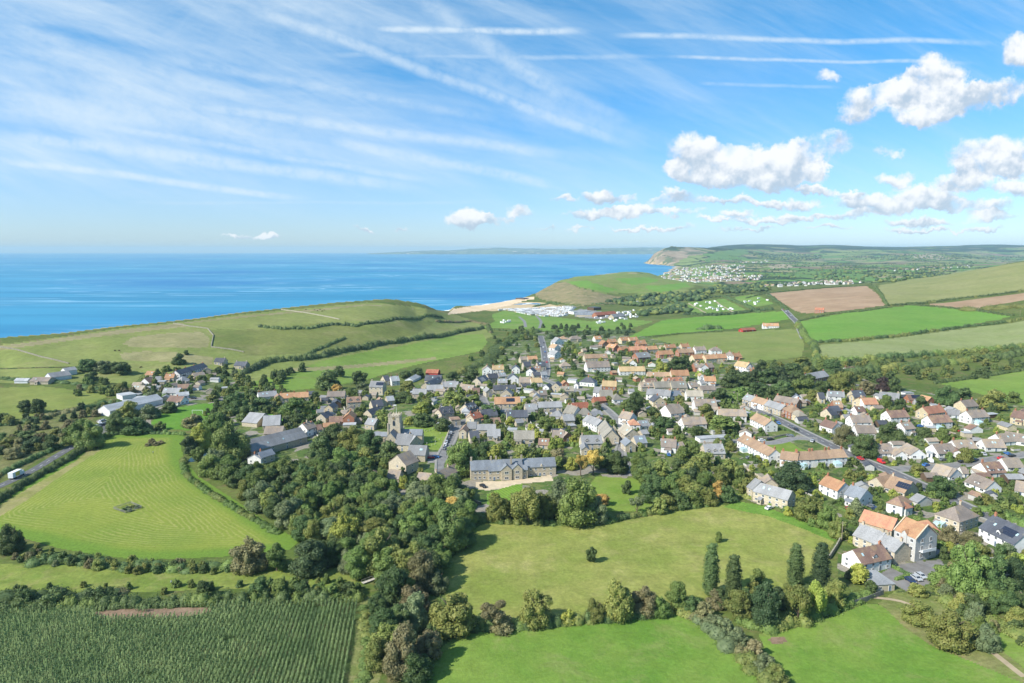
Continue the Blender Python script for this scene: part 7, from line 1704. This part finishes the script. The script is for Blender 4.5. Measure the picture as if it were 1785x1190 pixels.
# plank bridge in the streamside meadow
p = unproj(632, 1018); q = unproj(664, 1006); d = q - p; L = d.length; bo = empty('plank_bridge', p, math.atan2(d.y, d.x)); tag(bo, 'pale plank footbridge at the edge of the near wood', 'footbridge')
m1 = MB(); m1.box(0, -.7, .35, L, .7, .5); m1.build('deck', flat('pale_plank', (.50, .47, .40), .9), bo)
for s in (-.72, .66): m1 = MB(); m1.box(0, s, 1.2, L, s + .06, 1.3); [m1.box(k * L / 5, s, .5, k * L / 5 + .08, s + .06, 1.2) for k in range(6)]; m1.build('handrail', flat('pale_plank', 0), bo)
# kitchen-garden style fenced island of shrubs in the hay field
p = unproj(227, 892); e = empty('tree_guard', p); tag(e, 'low wooden pen round young shrubs in the middle of the hay field', 'pen')
ring = [unproj(*q) for q in [(198, 888), (219, 895), (247, 886), (228, 878)]]
for a, b_ in zip(ring, ring[1:] + ring[:1]):
    a = a - p; b_ = b_ - p; m1 = MB(); dd_ = (b_ - a).normalized(); nn = Vector((-dd_.y, dd_.x, 0)) * .05
    for z in (.4, .8, 1.15): m1.prism([tuple(a - nn + Vector((0, 0, z))), tuple(a + nn + Vector((0, 0, z))), tuple(a + nn + Vector((0, 0, z + .12))), tuple(a - nn + Vector((0, 0, z + .12)))], tuple(b_ - a))
    m1.build('rail', flat('grey_timber', 0), e)
for u, v in [(215, 890), (222, 887), (232, 885), (238, 886), (226, 891)]: p = unproj(u, v); add_tree(p.x, p.y, 1.8, 2.6, 's', random.choice('mog'), None, 'young shrubs in the pen on the hay field')
for u, v, h in [(265, 772, 3.6), (272, 776, 2.6), (258, 777, 2.2), (280, 773, 2.4)]: p = unproj(u, v); add_tree(p.x, p.y, h, 4.5, 's', random.choice('gok'), None, 'bush island at the top of the hay field')
# beyond 300 of a kind the smallest shrubs and trees join one mass
KIDS = {}
for q in bpy.data.objects:
    if q.parent is not None and q.name.startswith(('crown', 'trunk')): KIDS.setdefault(q.parent, []).append(q)
for k_ in KIDS: KIDS[k_].sort(key=lambda q: q.name)
def fold(name, mass, label):
    L = [t for t in TREES if t['o'].name.split('.')[0] == name]; L.sort(key=lambda t: -t['px'] * t['w'] / t['h'])
    L = L[295:]
    if not L: return
    Vs, Fq, TL_, Mi, mats, off = [], [], [], [], [], 0
    for t in L:
        o = t['o']; c = KIDS[o][0]; me = c.data; n_ = len(me.vertices); co = np.empty(n_ * 3, np.float32); me.vertices.foreach_get('co', co); co = co.reshape(-1, 3); M4 = np.array(o.matrix_basis)
        Vs.append(co @ M4[:3, :3].T + M4[:3, 3]); mt = c.material_slots[0].material
        if mt not in mats: mats.append(mt)
        lp = np.empty(len(me.loops), np.int32); me.loops.foreach_get('vertex_index', lp); tl = np.empty(len(me.polygons), np.int32); me.polygons.foreach_get('loop_total', tl)
        Fq.append(lp + off); TL_.append(tl); Mi.append(np.full(len(tl), mats.index(mt), np.int32)); off += n_
    me = bpy.data.meshes.new(mass); Vs = np.concatenate(Vs).astype(np.float32); Fq = np.concatenate(Fq).astype(np.int32); tl = np.concatenate(TL_); [me.materials.append(m_) for m_ in mats]
    me.vertices.add(len(Vs)); me.vertices.foreach_set('co', Vs.ravel()); me.loops.add(len(Fq)); me.loops.foreach_set('vertex_index', Fq); me.polygons.add(len(tl)); me.polygons.foreach_set('loop_start', (np.cumsum(tl) - tl).astype(np.int32)); me.polygons.foreach_set('loop_total', tl); me.polygons.foreach_set('material_index', np.concatenate(Mi)); me.update(calc_edges=True); tag(link(mass, me), label, 'greenery', kind='stuff')
    dead = []
    for t in L: dead += [t['o']] + KIDS.pop(t['o'], []); TREES.remove(t)
    bpy.data.batch_remove(dead)
fold('broadleaf_tree', 'farther_trees', 'farther small broadleaf trees merging into one green mass'); fold('shrub', 'farther_shrubs', 'small garden shrubs and bushes merging into green cover')
# ---------------------------------------------------------------- labels: each singles its thing out by look, then by what it stands near
ANCH = [('church tower', 688, 740), ('manor house', 892, 830), ('mill building', 1590, 960), ('football goal', 344, 720), ('long stone barn', 487, 795), ('curving white terrace', 1420, 812), ('lock-up garages', 1245, 766), ('hipped stone house', 1655, 915),
        ('solar-roofed bungalow', 1560, 860), ('red van', 1536, 807), ('tall brick house', 1062, 685), ('thatched cottage', 912, 772), ('white industrial shed', 200, 705), ('dark-roofed terrace', 335, 652), ('red-roofed farm shed', 753, 655), ('lone pasture tree', 1030, 975),
        ('stepped brick terrace', 1330, 710), ('three mill-yard cars', 1597, 1010), ('golden manor tree', 790, 900), ('plank footbridge', 648, 1012), ('maize field', 300, 1080), ('hay field', 250, 880), ('shingle beach', 850, 540), ('ploughed field', 1440, 520),
        ('campsite caravans', 1075, 556), ('white farmhouse', 1344, 572), ('box lorry', 30, 826), ('paddock tree', 1092, 858), ('four poplars', 1330, 1030), ('apartment block', 1345, 880), ('slate-roofed modern house', 1740, 945), ('valley meadow', 640, 640), ('bottom pasture', 1000, 1140),
        ('cliff-top cattle', 555, 541), ('north road', 948, 625), ('orange-roofed estate', 1090, 615), ('church hall', 705, 785), ('right-hand meadow', 1720, 680), ('olive hillside field', 1290, 605), ('dirt track', 1650, 1085), ('cul-de-sac lawn', 1375, 785), ('bungalow road', 1680, 806)]
ORD = ['nearest', 'second', 'third', 'fourth', 'fifth', 'sixth', 'seventh', 'eighth', 'ninth', 'tenth', 'eleventh', 'twelfth', 'thirteenth', 'fourteenth', 'fifteenth', 'sixteenth', 'seventeenth', 'eighteenth', 'nineteenth', 'twentieth']
def assign(items):
    by = {}
    for it in items: by.setdefault(it['desc'], []).append(it)
    for desc, L in by.items():
        P = np.array([project(i['x'], i['y'], hz1(i['x'], i['y'])) for i in L]); best = [None] * len(L)
        for an, au, av in ANCH:
            du = P[:, 0] - au; dv = (P[:, 1] - av) * 1.5; dist = np.hypot(du, dv); sec = np.where(np.abs(du) > np.abs(dv), np.where(du < 0, 0, 1), np.where(dv < 0, 2, 3))
            for s in range(4):
                ids = np.nonzero(sec == s)[0]; ids = ids[np.argsort(dist[ids])]
                for r, i in enumerate(ids):
                    cost = dist[i] * (1 + .35 * r) + 25 * r
                    if r < len(ORD) and (best[i] is None or cost < best[i][0]): best[i] = (cost, an, s, r)
        for it, b_ in zip(L, best):
            if it.get('lab'): it['o']['label'] = it['lab']; continue
            if b_ is None: it['o']['label'] = desc + ' among many alike'; it['o']['group'] = it.get('group') or (desc + 's'); continue
            w2 = ['left of', 'right of', 'behind', 'in front of'][b_[2]]; o_ = ORD[b_[3]]
            it['o']['label'] = f"{desc}, {o_} {w2} the {b_[1]}"
for h_ in HOUSES:
    if not h_['o'].get('group') and h_['o'].get('category') in ('house', 'bungalow'): h_['o']['group'] = 'bungalows of the village' if h_['o']['category'] == 'bungalow' else 'houses of the village'
assign(HOUSES)
for c in CARS: c['o']['group'] = c['group']
assign(CARS); assign(GH)
big_ = []; small_ = {}
for t in TREES:
    if t['group']: t['o']['group'] = t['group']
    big_.append(t)
for t in big_:
    if not t['group']: t['o']['group'] = 'trees of the village and pastures'
assign(big_)
for (dsc, g_), L in small_.items():
    for t in L: t['o']['label'] = f"{dsc}, one of the {g_}" ; t['o']['group'] = g_
